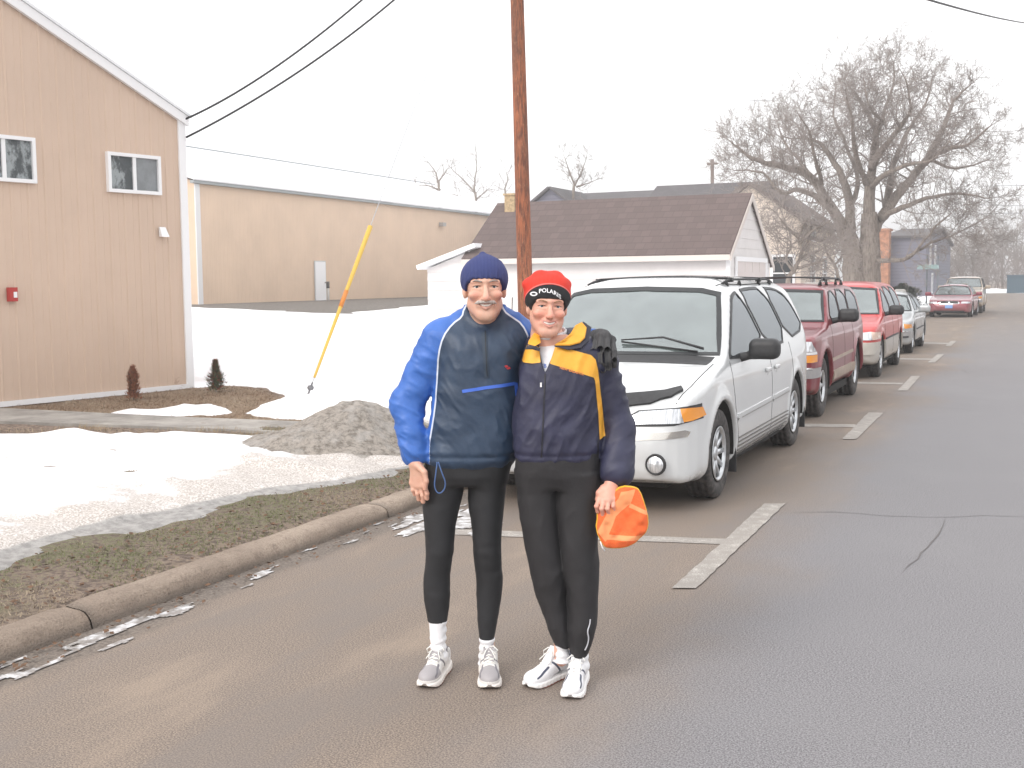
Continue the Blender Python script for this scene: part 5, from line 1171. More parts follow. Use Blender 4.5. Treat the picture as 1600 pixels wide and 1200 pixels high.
# ---------------------------------------------------------------- dark red sport utility
def twotone(name, top, low, zl, **k):
    m = NT(name, .3); z = m.sep()[2]; n = m.noise(6, 5); x = m.mix(m.step(z, zl+.006, zl-.006), top, low); d = m.math('MULTIPLY', m.step(m.math('ADD', z, m.math('MULTIPLY', n, .4)), .75, .35), .22); m.col(m.mix(d, x, (.27, .225, .185)))
    m.b.inputs['Coat Weight'].default_value = .45; m.b.inputs['Metallic'].default_value = k.get('metal', 0); return m.m
RP = twotone('maroon_paint', (.20, .018, .028), (.20, .018, .028), .2, metal=.1); CLAD = mat('tan_cladding', (.40, .32, .26), .5, var=.25, vscale=5)
SIL = mat('grey_bumper', (.33, .32, .32), .35, var=.2)
blz = dict(name='suv', label='maroon sport utility with roof rack parked right behind the white minivan', cat='suv', cx=-3.14, y0=13.45, L=4.62, W=.87, H=1.66, res=.028, mat=RP,
 side=[(.08, .34), (.0, .44), (-.02, .56), (.03, .64), (.03, .92), (.10, .99), (.50, 1.04), (1.20, 1.09), (1.45, 1.28), (1.72, 1.52), (1.85, 1.58), (2.2, 1.615), (3.2, 1.625), (4.1, 1.60), (4.32, 1.56), (4.44, 1.1), (4.5, .95), (4.52, .62), (4.62, .58), (4.62, .42), (4.5, .33), (3.0, .30), (1.0, .30)],
 front=[(0, .28), (.74, .28), (.82, .34), (.865, .45), (.87, .62), (.865, .85), (.835, 1.03), (.80, 1.12), (.745, 1.35), (.70, 1.50), (.62, 1.585), (.4, 1.63), (0, 1.645)],
 plan=[(-.02, 0), (-.02, .55), (.03, .74), (.16, .83), (.5, .865), (1, .87), (4, .87), (4.45, .83), (4.6, .7), (4.62, 0)],
 xf=.82, xr=3.6, Rw=.37, Ra=.455, tw=.24, rimR=.20, spokes=5, flare=.03, bow=(.05, .03), k=.045,
 cav=(1.3, 4.2, .7, 2.0, 4.0), ws=[(.755, 1.14), (.70, 1.35), (.66, 1.52), (0, 1.545)][::-1], rw=[(0, 1.53), (.58, 1.52), (.66, 1.14), (0, 1.12)],
 wins=[[(1.48, 1.12), (1.86, 1.50), (2.36, 1.53), (2.36, 1.12)], [(2.44, 1.12), (2.44, 1.53), (3.20, 1.53), (3.20, 1.12)], [(3.28, 1.12), (3.28, 1.53), (4.14, 1.50), (4.20, 1.13)]], glass=[GSD, GSD, GDK],
 seams=[([(1.44, 1.1), (1.40, .8), (1.42, .45)], .008), ([(2.4, 1.12), (2.4, .45)], .008), ([(3.24, 1.12), (3.2, .8), (3.12, .5)], .008)],
 sidep=[([(1.28, .40), (3.14, .40), (3.14, .52), (1.28, .52)], CLAD, 'cladding', .012), ([(1.30, .64), (3.10, .66), (3.10, .70), (1.30, .68)], CLAD, 'side_moulding', .012)],
 face=[([(-.86, .52), (.86, .52), (.86, .635), (-.86, .635)], SIL, 'bumper', .03), ([(-.80, .62), (.80, .62), (.80, .645), (-.80, .645)], MCHR, 'bumper_trim', .036), ([(-.48, .70), (.48, .70), (.48, .92), (-.48, .92)], MBPL, 'grille', .006), ([(-.48, .795), (.48, .795), (.48, .825), (-.48, .825)], MCHR, 'grille_bar', .014)],
 face2=[([(.50, .82), (.50, .93), (.80, .945), (.835, .83)], MLAMP, 'headlight', .014), ([(.50, .79), (.50, .815), (.838, .825), (.84, .795)], MWHITE, 'lamp_divider', .012), ([(.50, .70), (.50, .785), (.84, .79), (.84, .705)], MAMB, 'turn_signal', .014)],
 seats=[(2.25, -.38), (2.25, .38)], zs=.82, dash=(1.66, 1.10), mirror=(1.72, 1.19), g_rear=GDK)
BR, bf = build_car(blz); rails(BR, bf, (2.0, 4.1, .56), None, (2.4, 3.6), .07)
# ---------------------------------------------------------------- bright red and silver minivan
VP = twotone('red_two_tone_paint', (.47, .022, .020), (.42, .39, .35), .62)
LOWB = mat('pale_bumper', (.50, .47, .42), .45, var=.12)
vil = dict(name='minivan', label='bright red minivan with pale silver lower body, third in the parked row', cat='minivan', cx=-3.20, y0=19.45, L=4.75, W=.90, H=1.66, res=.032, mat=VP,
 side=[(.08, .26), (.0, .36), (-.02, .52), (.03, .62), (.05, .68), (.13, .80), (.4, .90), (.8, .98), (1.12, 1.03), (1.5, 1.28), (1.82, 1.49), (2.05, 1.58), (2.6, 1.63), (3.6, 1.63), (4.25, 1.59), (4.42, 1.5), (4.60, 1.05), (4.68, .9), (4.7, .6), (4.76, .55), (4.74, .35), (4.6, .25), (2.5, .22), (.6, .22)],
 front=[(0, .2), (.76, .2), (.86, .28), (.90, .42), (.90, .66), (.885, .86), (.85, 1.02), (.77, 1.28), (.70, 1.46), (.60, 1.57), (.4, 1.625), (0, 1.65)],
 plan=[(-.02, 0), (-.02, .4), (.05, .66), (.2, .82), (.5, .88), (1, .90), (4, .90), (4.5, .86), (4.72, .7), (4.76, 0)],
 xf=.96, xr=3.80, Rw=.335, Ra=.40, tw=.21, rimR=.20, spokes=7, bow=(.12, .05),
 cav=(1.25, 4.4, .65, 2.2, 4.0), ws=[(.79, 1.06), (.72, 1.30), (.655, 1.49), (0, 1.53)][::-1], rw=[(0, 1.5), (.58, 1.48), (.70, 1.08), (0, 1.06)],
 wins=[[(1.36, 1.03), (1.98, 1.46), (2.30, 1.50), (2.52, 1.04)], [(2.60, 1.04), (2.40, 1.51), (3.30, 1.53), (3.45, 1.05)], [(3.52, 1.05), (3.38, 1.53), (4.12, 1.49), (4.42, 1.12)]], glass=[GSD, GSD, GDK],
 seams=[([(1.34, 1.03), (1.32, .8), (1.4, .35)], .008), ([(2.56, 1.04), (2.54, .7), (2.54, .33)], .008), ([(3.48, 1.05), (3.45, .7), (3.4, .4)], .008)],
 mould=[([(1.42, .63), (3.38, .64)], .03, MBPL)],
 face=[([(-.82, .42), (.82, .42), (.86, .50), (.86, .62), (-.86, .62), (-.86, .50)], LOWB, 'bumper', .02), ([(-.40, .66), (.40, .66), (.40, .76), (-.40, .76)], MBPL, 'grille', .006)],
 face2=[([(.46, .655), (.46, .75), (.78, .79), (.80, .66)], MLAMP, 'headlight', .012), ([(.80, .66), (.78, .79), (.875, .785), (.885, .67)], mat('pale_marker', (.75, .55, .45), .2, coat=1), 'turn_signal', .012)],
 seats=[(2.3, -.4), (2.3, .4)], zs=.78, dash=(1.55, 1.04), mirror=(1.66, 1.10), g_rear=GDK)
build_car(vil)
# ---------------------------------------------------------------- silver sedan
SP = paint('silver_paint', (.42, .44, .45), .35, .3)
def sedan(**k):
    s = dict(cat='car', L=4.65, W=.87, H=1.42, res=.034,
     side=[(.08, .22), (.0, .32), (-.02, .46), (.03, .56), (.06, .66), (.18, .73), (.6, .80), (1.2, .875), (1.32, .91), (1.7, 1.14), (1.98, 1.29), (2.3, 1.375), (2.7, 1.40), (3.1, 1.37), (3.45, 1.25), (3.82, 1.03), (3.95, .98), (4.45, .94), (4.58, .88), (4.63, .65), (4.66, .5), (4.64, .32), (4.5, .22), (2.5, .19), (.6, .19)],
     front=[(0, .16), (.72, .16), (.82, .24), (.865, .38), (.87, .58), (.855, .76), (.80, .90), (.72, 1.08), (.63, 1.25), (.52, 1.33), (.3, 1.385), (0, 1.405)],
     plan=[(-.02, 0), (-.02, .4), (.05, .64), (.2, .78), (.5, .85), (1, .87), (3.7, .87), (4.3, .83), (4.6, .66), (4.66, 0)],
     xf=.93, xr=3.63, Rw=.31, Ra=.37, tw=.195, rimR=.19, spokes=8, bow=(.12, .08),
     cav=(1.4, 3.75, .55, 2.2, 3.0), ws=[(.745, .925), (.665, 1.12), (.585, 1.27), (0, 1.32)][::-1], rw=[(0, 1.31), (.54, 1.26), (.70, 1.02), (0, 1.01)],
     wins=[[(1.55, .91), (2.08, 1.25), (2.50, 1.32), (2.56, .92)], [(2.63, .92), (2.58, 1.325), (2.95, 1.31), (3.30, 1.20), (3.55, .98), (3.5, .94)]], glass=[GSD, GSD],
     seams=[([(1.5, .9), (1.45, .6), (1.5, .3)], .008), ([(2.6, .92), (2.58, .3)], .008), ([(3.5, .93), (3.3, .6), (3.25, .35)], .008)],
     seats=[(2.3, -.36), (2.3, .36)], zs=.60, dash=(1.75, .93), mirror=(1.78, .95)); s.update(k); return s
build_car(sedan(name='sedan', label='silver sedan parked fourth in the row, behind the bright red minivan', cx=-3.26, y0=26.2, mat=SP, mmir=SP,
  mould=[([(1.5, .52), (3.2, .53)], .03, MBPL)],
  face=[([(-.80, .36), (.80, .36), (.84, .40), (.84, .50), (-.84, .50), (-.84, .40)], SIL, 'bumper', .02), ([(-.80, .50), (.80, .50), (.80, .52), (-.80, .52)], MCHR, 'bumper_trim', .028), ([(-.78, .37), (.78, .37), (.78, .41), (-.78, .41)], MBPL, 'bumper_rub_strip', .028), ([(-.36, .58), (.36, .58), (.36, .66), (-.36, .66)], MBPL, 'grille', .006)],
  face2=[([(.42, .57), (.42, .66), (.70, .67), (.72, .57)], MLAMP, 'headlight', .012), ([(.72, .57), (.70, .67), (.83, .66), (.845, .58)], MAMB, 'turn_signal', .012)]))
DRP = paint('dark_red_paint', (.27, .035, .06), .1, .3)
xa_ = float(at(1482, 470, y=51.3)[0])
DR, df_ = build_car(sedan(name='sedan', label='dark red sedan with chrome grille and blue plate far up the street', cx=xa_+.02, y0=51.3, mat=DRP, mmir=DRP, turn=R(-2), W=.90, L=4.9,
  face=[([(-.42, .60), (-.36, .565), (.36, .565), (.42, .60), (.36, .675), (0, .69), (-.36, .675)], MCHR, 'grille_surround', .012), ([(-.37, .60), (-.33, .58), (.33, .58), (.37, .60), (.32, .66), (0, .672), (-.32, .66)], MBPL, 'grille', .020), ([(-.03, .575), (.03, .575), (.02, .675), (-.02, .675)], MCHR, 'grille_emblem', .028),
        ([(-.60, .21), (.60, .21), (.60, .29), (-.60, .29)], MBPL, 'lower_grille', .006), ([(-.5, .228), (.5, .228), (.5, .245), (-.5, .245)], MCHR, 'lower_trim', .014), ([(-.15, .39), (.15, .39), (.15, .51), (-.15, .51)], mat('plate_blue', (.22, .38, .70), .5), 'licence_plate', .03),
        ([(-.84, .515), (.84, .515), (.84, .53), (-.84, .53)], mat('red_trim', (.45, .12, .13), .3), 'bumper_trim', .014)],
  face2=[([(.46, .58), (.48, .665), (.80, .66), (.82, .59)], MLAMP, 'headlight', .012)]))
TP = paint('gold_tan_paint', (.50, .41, .32), .2, .35)
tan = dict(blz); tan.update(name='suv', label='light tan sport utility mostly hidden behind the dark red sedan', y0=57.0, cx=float(at(1501, 470, y=57)[0])+.05, mat=TP, mmir=TP, turn=0, res=.04, H=1.74,
  side=[(x, z*1.06) for x, z in blz['side']], front=[(y*1.05, z*1.06) for y, z in blz['front']], plan=[(x, y*1.05) for x, y in blz['plan']], W=.915, ws=[(y*1.05, z*1.06) for y, z in blz['ws']], rw=[(y*1.05, z*1.06) for y, z in blz['rw']], wins=[[(x, z*1.06) for x, z in q] for q in blz['wins']], seams=[], sidep=[])
build_car(tan)
# ================================================================ PEOPLE
def frame(D0, xpx):
    v = lray(xpx, 1050); X0 = v[0]*D0/v[1]
    def J(px, py, dy=0.):
        v = lray(px, py); t = (D0+dy)/v[1]; return np.array([v[0]*t-X0, dy, CH+v[2]*t])
    c_, s_ = math.cos(YAW), math.sin(YAW); base = (X0*c_-D0*s_, X0*s_+D0*c_, 0)
    return J, base
def prof2(J, pts, dy=0): return [tuple(J(x, y, dy)[[0, 2]]) for x, y in pts]
def ringtab(J, rows, b, yc=0, dy=0):
    """rows: (py, xl, xr) photo outline -> z, centre, half width"""
    z, c, a = [], [], []
    for py, xl, xr in rows:
        A, B_ = J(xl, py, dy), J(xr, py, dy); z.append((A[2]+B_[2])/2); c.append((A[0]+B_[0])/2); a.append((B_[0]-A[0])/2)
    return z, c, a, yc, b
def folds(p, amp, s=(9, 9, 3.5), o=0, tilt=0):
    q = p@np.array([[math.cos(tilt), 0, math.sin(tilt)], [0, 1, 0], [-math.sin(tilt), 0, math.cos(tilt)]])
    q = q+.05*np.stack([vnoise(p, 6, o+5), vnoise(p, 6, o+6), vnoise(p, 6, o+7)], 1)
    n1 = vnoise(q*np.array(s), 1, o); n2 = vnoise(q*np.array(s)*2.1, 1, o+2)
    return amp*((1-2.6*np.abs(n1))*.9-.3+.35*(1-2.6*np.abs(n2)))
def cloth(name, c, fine=900, rough=.75, var=.12, bump=.25):
    m = NT(name, rough); n = m.noise(8, 5); n2 = m.noise(fine, 2); m.col(m.mix(m.step(m.math('ADD', n, m.math('MULTIPLY', n2, .3)), .4, .85), tuple(x*(1-var) for x in c), tuple(min(1, x*(1+var)) for x in c))); m.bump(m.noise(60, 4), bump, .004); return m
def knit(name, c, c2):
    m = NT(name, .95); z = m.sep(); w_ = m.n('ShaderNodeTexWave'); w_.inputs['Scale'].default_value = 55; w_.bands_direction = 'X'; w_.inputs['Distortion'].default_value = 1.2; m.L(m.tc.outputs['Object'], w_.inputs[0]); m.col(m.mix(w_.outputs[1], c, c2)); m.bump(w_.outputs[1], .5, .003); return m
# ---- skin
def skin_mat(name, base, red, lip, stub=0, wr=.25):
    m = NT(name, .48); n = m.noise(38, 5); n2 = m.noise(9, 4)
    c = m.mix(m.step(n2, .3, .7), base, tuple(a*.55+b_*.45 for a, b_ in zip(base, red))); c = m.mix(m.math('MULTIPLY', m.attr('blush'), .75), c, red); c = m.mix(m.attr('lip'), c, lip)
    c = m.mix(m.math('MULTIPLY', m.attr('stub'), stub), c, tuple(a*.55 for a in base)); c = m.mix(m.math('MULTIPLY', m.step(n, .5, .75), .18), c, tuple(a*.6 for a in base))
    m.col(c); m.b.inputs['Subsurface Weight'].default_value = .12; m.b.inputs['Subsurface Radius'].default_value = (.012, .005, .003); m.bump(m.noise(130, 4), wr, .002); return m.m
def head_fn(kind):
    """head in its own frame: eyes at z 0, face to -y, chin about z -.115"""
    def f(p):
        x, y, z = p.T; q = p.copy(); q[:, 0] = np.sqrt(x*x+1e-6); s = kind
        d = ell(p, (0, .012, .035), (.076, .092, .078)); d = smin(d, ell(p, (0, -.034, -.035), (s.get('fw', .057), .052, .080)), .03)
        jw, jz = s['jaw']
        d = smin(d, cone(q, (jw, -.008, jz+.035), (.018, -.066, -.098), .019, .017), .035); d = smin(d, ell(p, (0, -.070, s.get('chin', -.100)), (.024, .020, .018)), .025)
        d = smin(d, ell(q, (.041, -.064, -.029), (.022, .022, .018)), .014)                       # cheek apples
        d = smin(d, cone(q, (.0, -.084, .020), (.046, -.070, .018), .011, .008), .012)           # brow
        d = smax(d, -ell(q, (.031, -.098, .001), (.020, .019, .0125)), .012)                      # sockets
        d = smin(d, cone(q, (.018, -.0790, .0092), (.046, -.069, .0055), .0060, .0055), .004)      # upper lids
        d = smin(d, cone(q, (.019, -.0790, -.0082), (.044, -.071, -.0065), .0052, .0048), .006)    # lower lids / bags
        nb, nt = s['nose']
        d = smin(d, cone(p, (0, -.083, .006), (0, -.106, nt), .0065, nb), .010); d = smin(d, ell(q, (nb*.95, -.096, nt-.002), (.0075, .010, .008)), .006)
        d = smax(d, -ell(q, (.0065, -.105, nt-nb*.85), (.0035, .006, .003)), .003)
        d = smin(d, ell(p, (0, -.078, -.064), (.034, .017, .020)), .012)                         # muzzle
        mz = s['mouth']; cz = .013                                                               # smile: corners up
        bend = (x/.032)**2*cz; pb_ = p.copy(); pb_[:, 2] = z-bend; qb_ = q.copy(); qb_[:, 2] = z-bend
        d = smax(d, -ell(pb_, (0, -.094, mz-.0005), (.031, .015, s.get('gap', .0070))), .003)
        up = cone(qb_, (0, -.0955, mz+.0088), (.033, -.078, mz+.003), .0042, .0020); lo = cone(qb_, (0, -.0945, mz-.0115), (.031, -.078, mz-.0015), .0056, .0022); d = smin(d, up, .003); d = smin(d, lo, .003)
        d = smax(d, -cone(q, (.020, -.090, -.040), (.041, -.076, mz+.006), .0020, .0016), .011)   # smile creases
        e = ell(q, (.073, .006, -.010), (.010, .018, .028)); e = smax(e, -ell(q, (.082, .000, -.008), (.006, .009, .016)), .004); d = smin(d, e, .010)
        d = smin(d, cone(p, (0, .022, -.06), (0, .040, -.20), .054, .060), .03)
        return d
    def lip(p):
        x, y, z = p.T; mz = kind['mouth']; zz = z-mz+.001-(np.abs(x)/.032)**2*.013; h_ = .0165*(1-(np.abs(x)/.037)**2)
        return np.clip((h_-np.abs(zz))/.003, 0, 1)*np.clip((.034-np.abs(x))/.004, 0, 1)*(y < -.065)
    def blush(p):
        q = np.abs(p[:, 0]); return np.clip(np.exp(-((q-.042)**2+(p[:, 2]+.032)**2)/.018**2)*(p[:, 1] < -.02)+np.exp(-(q**2+(p[:, 2]-kind['nose'][1])**2)/.014**2)*(p[:, 1] < -.08), 0, 1)
    def stub(p): return np.clip((-.045-p[:, 2])/.02, 0, 1)*(p[:, 1] < .0)*(p[:, 2] > -.13)
    return f, lip, blush, stub
def hand_fn(wrist, palm, fingers, thumb, flat=.42, pr=.042):
    """palm between wrist and knuckles; each finger a chain of joints"""
    wrist, palm = np.asarray(wrist), np.asarray(palm)
    def f(p):
        d = cone(p, wrist, wrist*.55+palm*.45, .027, .031)
        kn = [np.asarray(c[0]) for c in fingers]
        for k in kn: d = smin(d, cone(p, wrist*.75+palm*.25, k, .016, .0125), .014)
        for k1, k2 in zip(kn[:-1], kn[1:]): d = smin(d, cone(p, k1, k2, .0115), .008)
        d = smin(d, cone(p, wrist*.45+palm*.55, np.mean(kn, 0), .021, .015), .014)
        for i, c in enumerate(fingers):
            r = (.0098, .0102, .0098, .0088)[i]; e = 1e9
            for j in range(len(c)-1): g = cone(p, c[j], c[j+1], r*(1-.08*j), r*(1-.08*(j+1))); e = g if j == 0 else smin(e, g, .004)
            d = smin(d, e, .0045)
        for j in range(len(thumb)-1): d = smin(d, cone(p, thumb[j], thumb[j+1], (.016, .0125, .0105, .009)[j], (.0125, .0105, .009, .008)[j]), .009 if j == 0 else .005)
        return d
    return f
def head_at(root, J, spec, P):
    """returns transform M for the head frame inside the person frame"""
    M = Matrix.Translation(P) @ Matrix.Rotation(spec.get('yaw', 0), 4, 'Z') @ Matrix.Rotation(spec.get('tilt', 0), 4, 'Y') @ Matrix.Rotation(spec.get('nod', 0), 4, 'X') @ Matrix.Scale(spec.get('sc', 1), 4)
    return M
def to_local(M):
    Mi = np.array(M.inverted()); return lambda p: p@Mi[:3, :3].T+Mi[:3, 3]
def person_body(root, skin, M, hk, bodyf, lo, hi, hands):
    hf, lip, blush, stub = head_fn(hk); tl = to_local(M); sc_ = M.to_scale()[0]
    parts = []
    def H_(p): return hf(tl(p))*sc_
    c = np.array(M.translation)
    me, P = sdf_mesh('head', H_, c-[.12, .15, .2], c+[.12, .15, .16], .0026); q = tl(P); parts.append((me, lip(q), blush(q), stub(q)))
    for hfn, l, h_ in hands:
        me, P = sdf_mesh('hand', hfn, l, h_, .0026); z = np.zeros(len(P)); parts.append((me, z, z+.25, z))
    me, P = sdf_mesh('b', bodyf, lo, hi, .012); z = np.zeros(len(P)); parts.append((me, z, z, z))
    V, Q, A = [], [], [[], [], []]; n = 0
    for me, *at_ in parts:
        v = np.empty(len(me.vertices)*3, np.float32); me.vertices.foreach_get('co', v); f = np.empty(len(me.loops), np.int32); me.loops.foreach_get('vertex_index', f)
        V.append(v.reshape(-1, 3)); Q.append(f.reshape(-1, 4)+n); n += len(me.vertices)
        for i in range(3): A[i].append(at_[i])
        bpy.data.meshes.remove(me)
    me = npmesh('person', np.vstack(V), np.vstack(Q))
    for k, nme in enumerate(('lip', 'blush', 'stub')): attr(me, nme, np.concatenate(A[k]))
    me.materials.append(skin); me.polygons.foreach_set('use_smooth', [True]*len(me.polygons))
    root.data = me
def face_bits(root, M, hk, iris, brow_c, brow_r, teeth=True):
    for sx in (-1, 1):
        b = MB(); n = 16; b.lathe([(max(.0001, .0118*math.sin(t)), -.0118*math.cos(t)) for t in np.linspace(0, math.pi, 27)], n, 'y'); k = 14
        o = b.build('eye', [mat('eye_white', (.62, .57, .54), .25), mat('iris', iris, .2), mat('pupil', (.008, .008, .008), .15)], root, True); me = o.data
        me.polygons.foreach_set('material_index', [2 if pp.index//n < 2 else 1 if pp.index//n < 4 else 0 for pp in me.polygons])
        o.matrix_local = M @ Matrix.Translation((sx*.0315, -.0684, .0005)) @ Matrix.Rotation(sx*-.02, 4, 'Z')
        b = MB(); b.tube([(sx*.0185, -.0830, .0028), (sx*.026, -.0815, .0048), (sx*.036, -.0785, .0042), (sx*.046, -.0740, .0008)], [.0008, .0016, .0017, .0010], 5)
        e = b.build('eyelashes', mat('lash', (.07, .04, .03), .9), root, True); e.matrix_local = M
        b = MB(); pts = [(sx*x, y, z) for x, y, z in ((.014, -.0925, .0175), (.024, -.0930, .0215), (.036, -.0875, .0235), (.048, -.0765, .0200))]; b.tube(pts, [brow_r*.8, brow_r, brow_r*.9, brow_r*.4], 6)
        e = b.build('eyebrow', mat('brow_hair', brow_c, .95, var=.4, vscale=200), root, True); e.matrix_local = M
    if teeth:
        mz = hk['mouth']; b = MB(); xs = np.linspace(-.0245, .0245, 13); top = [(x, -.0915+14*x*x, mz+.0062+x*x*12.7) for x in xs]; bot = [(x, -.0915+14*x*x, mz-.0040+x*x*16) for x in xs]
        b.add(top+bot+[(a, y+.004, z) for a, y, z in top]+[(a, y+.004, z) for a, y, z in bot], [(i, i+1, 14+i, 13+i) for i in range(12)]+[(26+i, 27+i, i+1, i) for i in range(12)]+[(13+i, 14+i, 40+i, 39+i) for i in range(12)])
        t = b.build('teeth', mat('teeth', (.88, .85, .79), .3), root, True); t.matrix_local = M
def shoe(root, J, P, ang, L, mats, accent, lace_c, tilt=0, name='shoe'):
    """P = ankle ground point; toe points along -y turned by ang"""
    out = [(-.034, .065), (-.040, .02), (-.035, -.05), (-.043, -.12), (-.046, -.165), (-.036, -.20), (-.012, -.222), (.014, -.222), (.036, -.205), (.047, -.165), (.046, -.12), (.037, -.05), (.040, .02), (.034, .065), (.015, .080), (-.015, .080)]
    O = Poly2(out, .002, .1, 2)
    def up(p):
        x, y, z = p.T; d = cone(p, (0, .03, .075), (0, -.03, .078), .041, .038); d = smin(d, cone(p, (0, -.02, .072), (0, -.10, .045), .036, .036), .03); d = smin(d, ell(p, (0, -.155, .035), (.047, .070, .034)), .03); d = smin(d, ell(p, (0, .035, .045), (.036, .042, .05)), .02)
        d = smax(d, O(x, y)-.001, .012); d = smax(d, .022-z, .004); top = np.interp(y, [-.07, -.045, .0, .05, .08], [.2, .118, .092, .098, .105]); d = smax(d, z-top, .006)
        d = smax(d, -np.maximum(cone(p, (0, .032, .3), (0, .02, .07), .036), -.06-y), .006)
        return d-.0015*np.sin(60*(y+.2*x))*0
    def sole(p):
        x, y, z = p.T; zt = .026+.010*np.clip((y-.0)/.06, 0, 1); zb = np.interp(y, [-.225, -.19, -.14, .05, .085], [.018, .006, 0, 0, .006]); g = .0015*np.sin(y*260)*(np.abs(z-.012) < .01)
        notch = np.where(y < -.19, .010*np.exp(-(x/.012)**2), 0)
        return smax(smax(O(x, y)-.004+g, z-zt, .006), zb+notch-z, .003)
    E_ = empty(name, (0, 0, 0)); E_.parent = root; E_.location = P; E_.rotation_euler = (0, tilt, ang); s = L/.302; E_.scale = (s, s, s)
    def panel(p):                        # accent panels: toe guard line, side swoosh, heel
        x, y, z = p.T; a = np.abs(x); d1 = np.abs(z-(.045+.35*(y+.16)+.3*a))-.0045; d1 = np.where((y < -.10) & (y > -.19) & (a > .012), d1, .02)
        d2 = np.abs(y+.045+.9*(z-.05))-.006; d2 = np.where((z > .03) & (a > .02), d2, .02); d3 = np.where(y > .05, -.004, .02)
        return np.minimum(np.minimum(d1, d2), d3)
    def toe(p): return np.where((p[:, 1] < -.125) & (p[:, 2] > .040), -.01, .02)+.0
    m = NT('shoe_upper_'+name, .6); n2 = m.noise(500, 2); c = m.mix(m.step(n2, .35, .65), tuple(x*.88 for x in mats[0]), mats[0]); c = m.mix(m.step(m.attr('toe'), .004, -.004), c, mats[2]); c = m.mix(m.step(m.attr('acc'), .0015, -.0015), c, accent); m.col(c)
    u = sdf_obj('upper', up, (-.06, -.24, .01), (.06, .1, .14), .004, m.m, E_, {'acc': panel, 'toe': toe})
    m = NT('sole_'+name, .6); z = m.sep()[2]; m.col(m.mix(m.step(z, .0075, .0055), mats[1], (.28, .10, .06)))
    sdf_obj('sole', sole, (-.065, -.245, -.01), (.065, .105, .05), .004, m.m, E_)
    b = MB()
    for i in range(6):
        y = -.118+i*.0155; zt = .072+i*.0085; w_ = .021-.001*i
        b.tube([(-w_-.004, y, zt-.012), (-w_, y-.001, zt), (0, y-.006, zt+.009), (w_, y-.001, zt+.001), (w_+.004, y, zt-.012)], .0028, 5)
        if i < 5: b.tube([(-w_, y, zt), (0, y+.009, zt+.010), (w_-.001, y+.0155, zt+.009)], .0024, 5)
    k = (0, -.040, .128)
    for sx in (-1, 1):
        b.tube([k, (sx*.02, -.052, .135), (sx*.038, -.062, .120), (sx*.030, -.072, .108), (sx*.008, -.055, .120), k], .0026, 5); b.tube([k, (sx*.014, -.07, .118), (sx*.03, -.10, .092)], .0022, 5)
    b.build('lace', mat('lace_'+name, lace_c, .8), E_, True)
    b = MB(); b.prism([(-.020, -.10, .080), (.020, -.10, .080), (.022, -.036, .140), (-.022, -.036, .140)], [(-.020, -.092, .076), (.020, -.092, .076), (.022, -.028, .136), (-.022, -.028, .136)]); b.build('tongue', mat('tongue_'+name, mats[2], .8), E_)
    return E_
# ================================================================ the older man in the blue windbreaker
J1, base1 = frame(4.78, 722)
me0 = bpy.data.meshes.new('person'); PA = bpy.data.objects.new('person', me0); C.objects.link(PA); PA.location = base1; PA.rotation_euler = (0, 0, YAW)
props(PA, 'smiling man with grey moustache in navy beanie, blue windbreaker and black running tights', 'person')
j = J1
# torso outline rows (py, left, right)
tors = [(500, 722, 794), (508, 704, 812), (520, 690, 822), (540, 683, 822), (570, 682, 816), (610, 680, 812), (650, 674, 812), (690, 666, 808), (712, 662, 806), (722, 668, 800), (728, 674, 796)]
tz, tc, ta, _, _ = ringtab(j, tors, 0); tb = [.06, .085, .105, .12, .13, .135, .135, .14, .142, .130, .115]; tyc = [.02, .02, .01, 0, 0, 0, 0, 0, 0, 0, 0]
sh_l, el_l, wr_l = j(688, 530, .01), j(636, 632, .0), j(648, 716, -.07)
sh_r, el_r, wr_r = j(806, 520, .03), j(876, 545, .20), j(932, 530, .03)
def jacket1(p):
    d = rings(p, tz, tc, ta, tyc, tb, 2.4, .012)
    d = smin(d, cone(p, j(728, 512, .03), sh_l, .075, .072), .04); d = smin(d, cone(p, j(788, 508, .03), sh_r, .07, .068), .04)
    a = smin(cone(p, sh_l, el_l, .076, .066), cone(p, el_l, wr_l+(el_l-wr_l)*.06, .066, .050), .02)
    d2 = smin(cone(p, sh_r, el_r, .066, .058), cone(p, el_r, wr_r+(el_r-wr_r)*.1, .058, .046), .02)
    x, y, z = p.T
    a = a-folds(p, .010, (9, 10, 19), 3, .5); d2 = d2-folds(p, .010, (20, 10, 9), 5)
    cuff = np.linalg.norm(p-wr_l, axis=1); a = a+.008*np.exp(-((cuff-.035)/.014)**2)
    d = d-folds(p, .009, (17, 10, 8), 9, -.55)-.004*vnoise(p, 14, 2)
    hem = np.abs(z-tz[-3]); d = d+.006*np.exp(-((z-j(735, 708)[2])/.012)**2)
    d = smin(d, a, .018); d = smin(d, d2, .03)
    # stand collar
    cz0, cz1 = j(757, 520)[2], j(757, 476)[2]; cc = j(758, 500, .015)
    zt = cz1-.078*np.clip((-(y-cc[1])-.01)/.07, 0, 1)
    col = np.abs(np.hypot((x-cc[0])/1.0, (y-cc[1])/.95)-(.083-.10*np.clip(z-cz0, 0, .1)*.25))-.007; col = smax(smax(col, z-zt, .006), cz0-.03-z, .01); col = col-.0035*vnoise(p, 22, 4)
    d = smax(d, -(np.maximum(np.hypot(x-cc[0], (y-cc[1]))-.072, j(757, 512)[2]-.02-z)), .01)
    return smin(d, col, .014)
navy_px = [(724, 484), (722, 497), (706, 508), (692, 528), (685, 555), (683, 590), (680, 640), (672, 690), (664, 730), (664, 760), (830, 760), (826, 700), (828, 560), (826, 530), (815, 508), (800, 498), (786, 488), (780, 470), (735, 470)]
NV = Poly2(prof2(j, navy_px, -.12), .004, .2, 1)
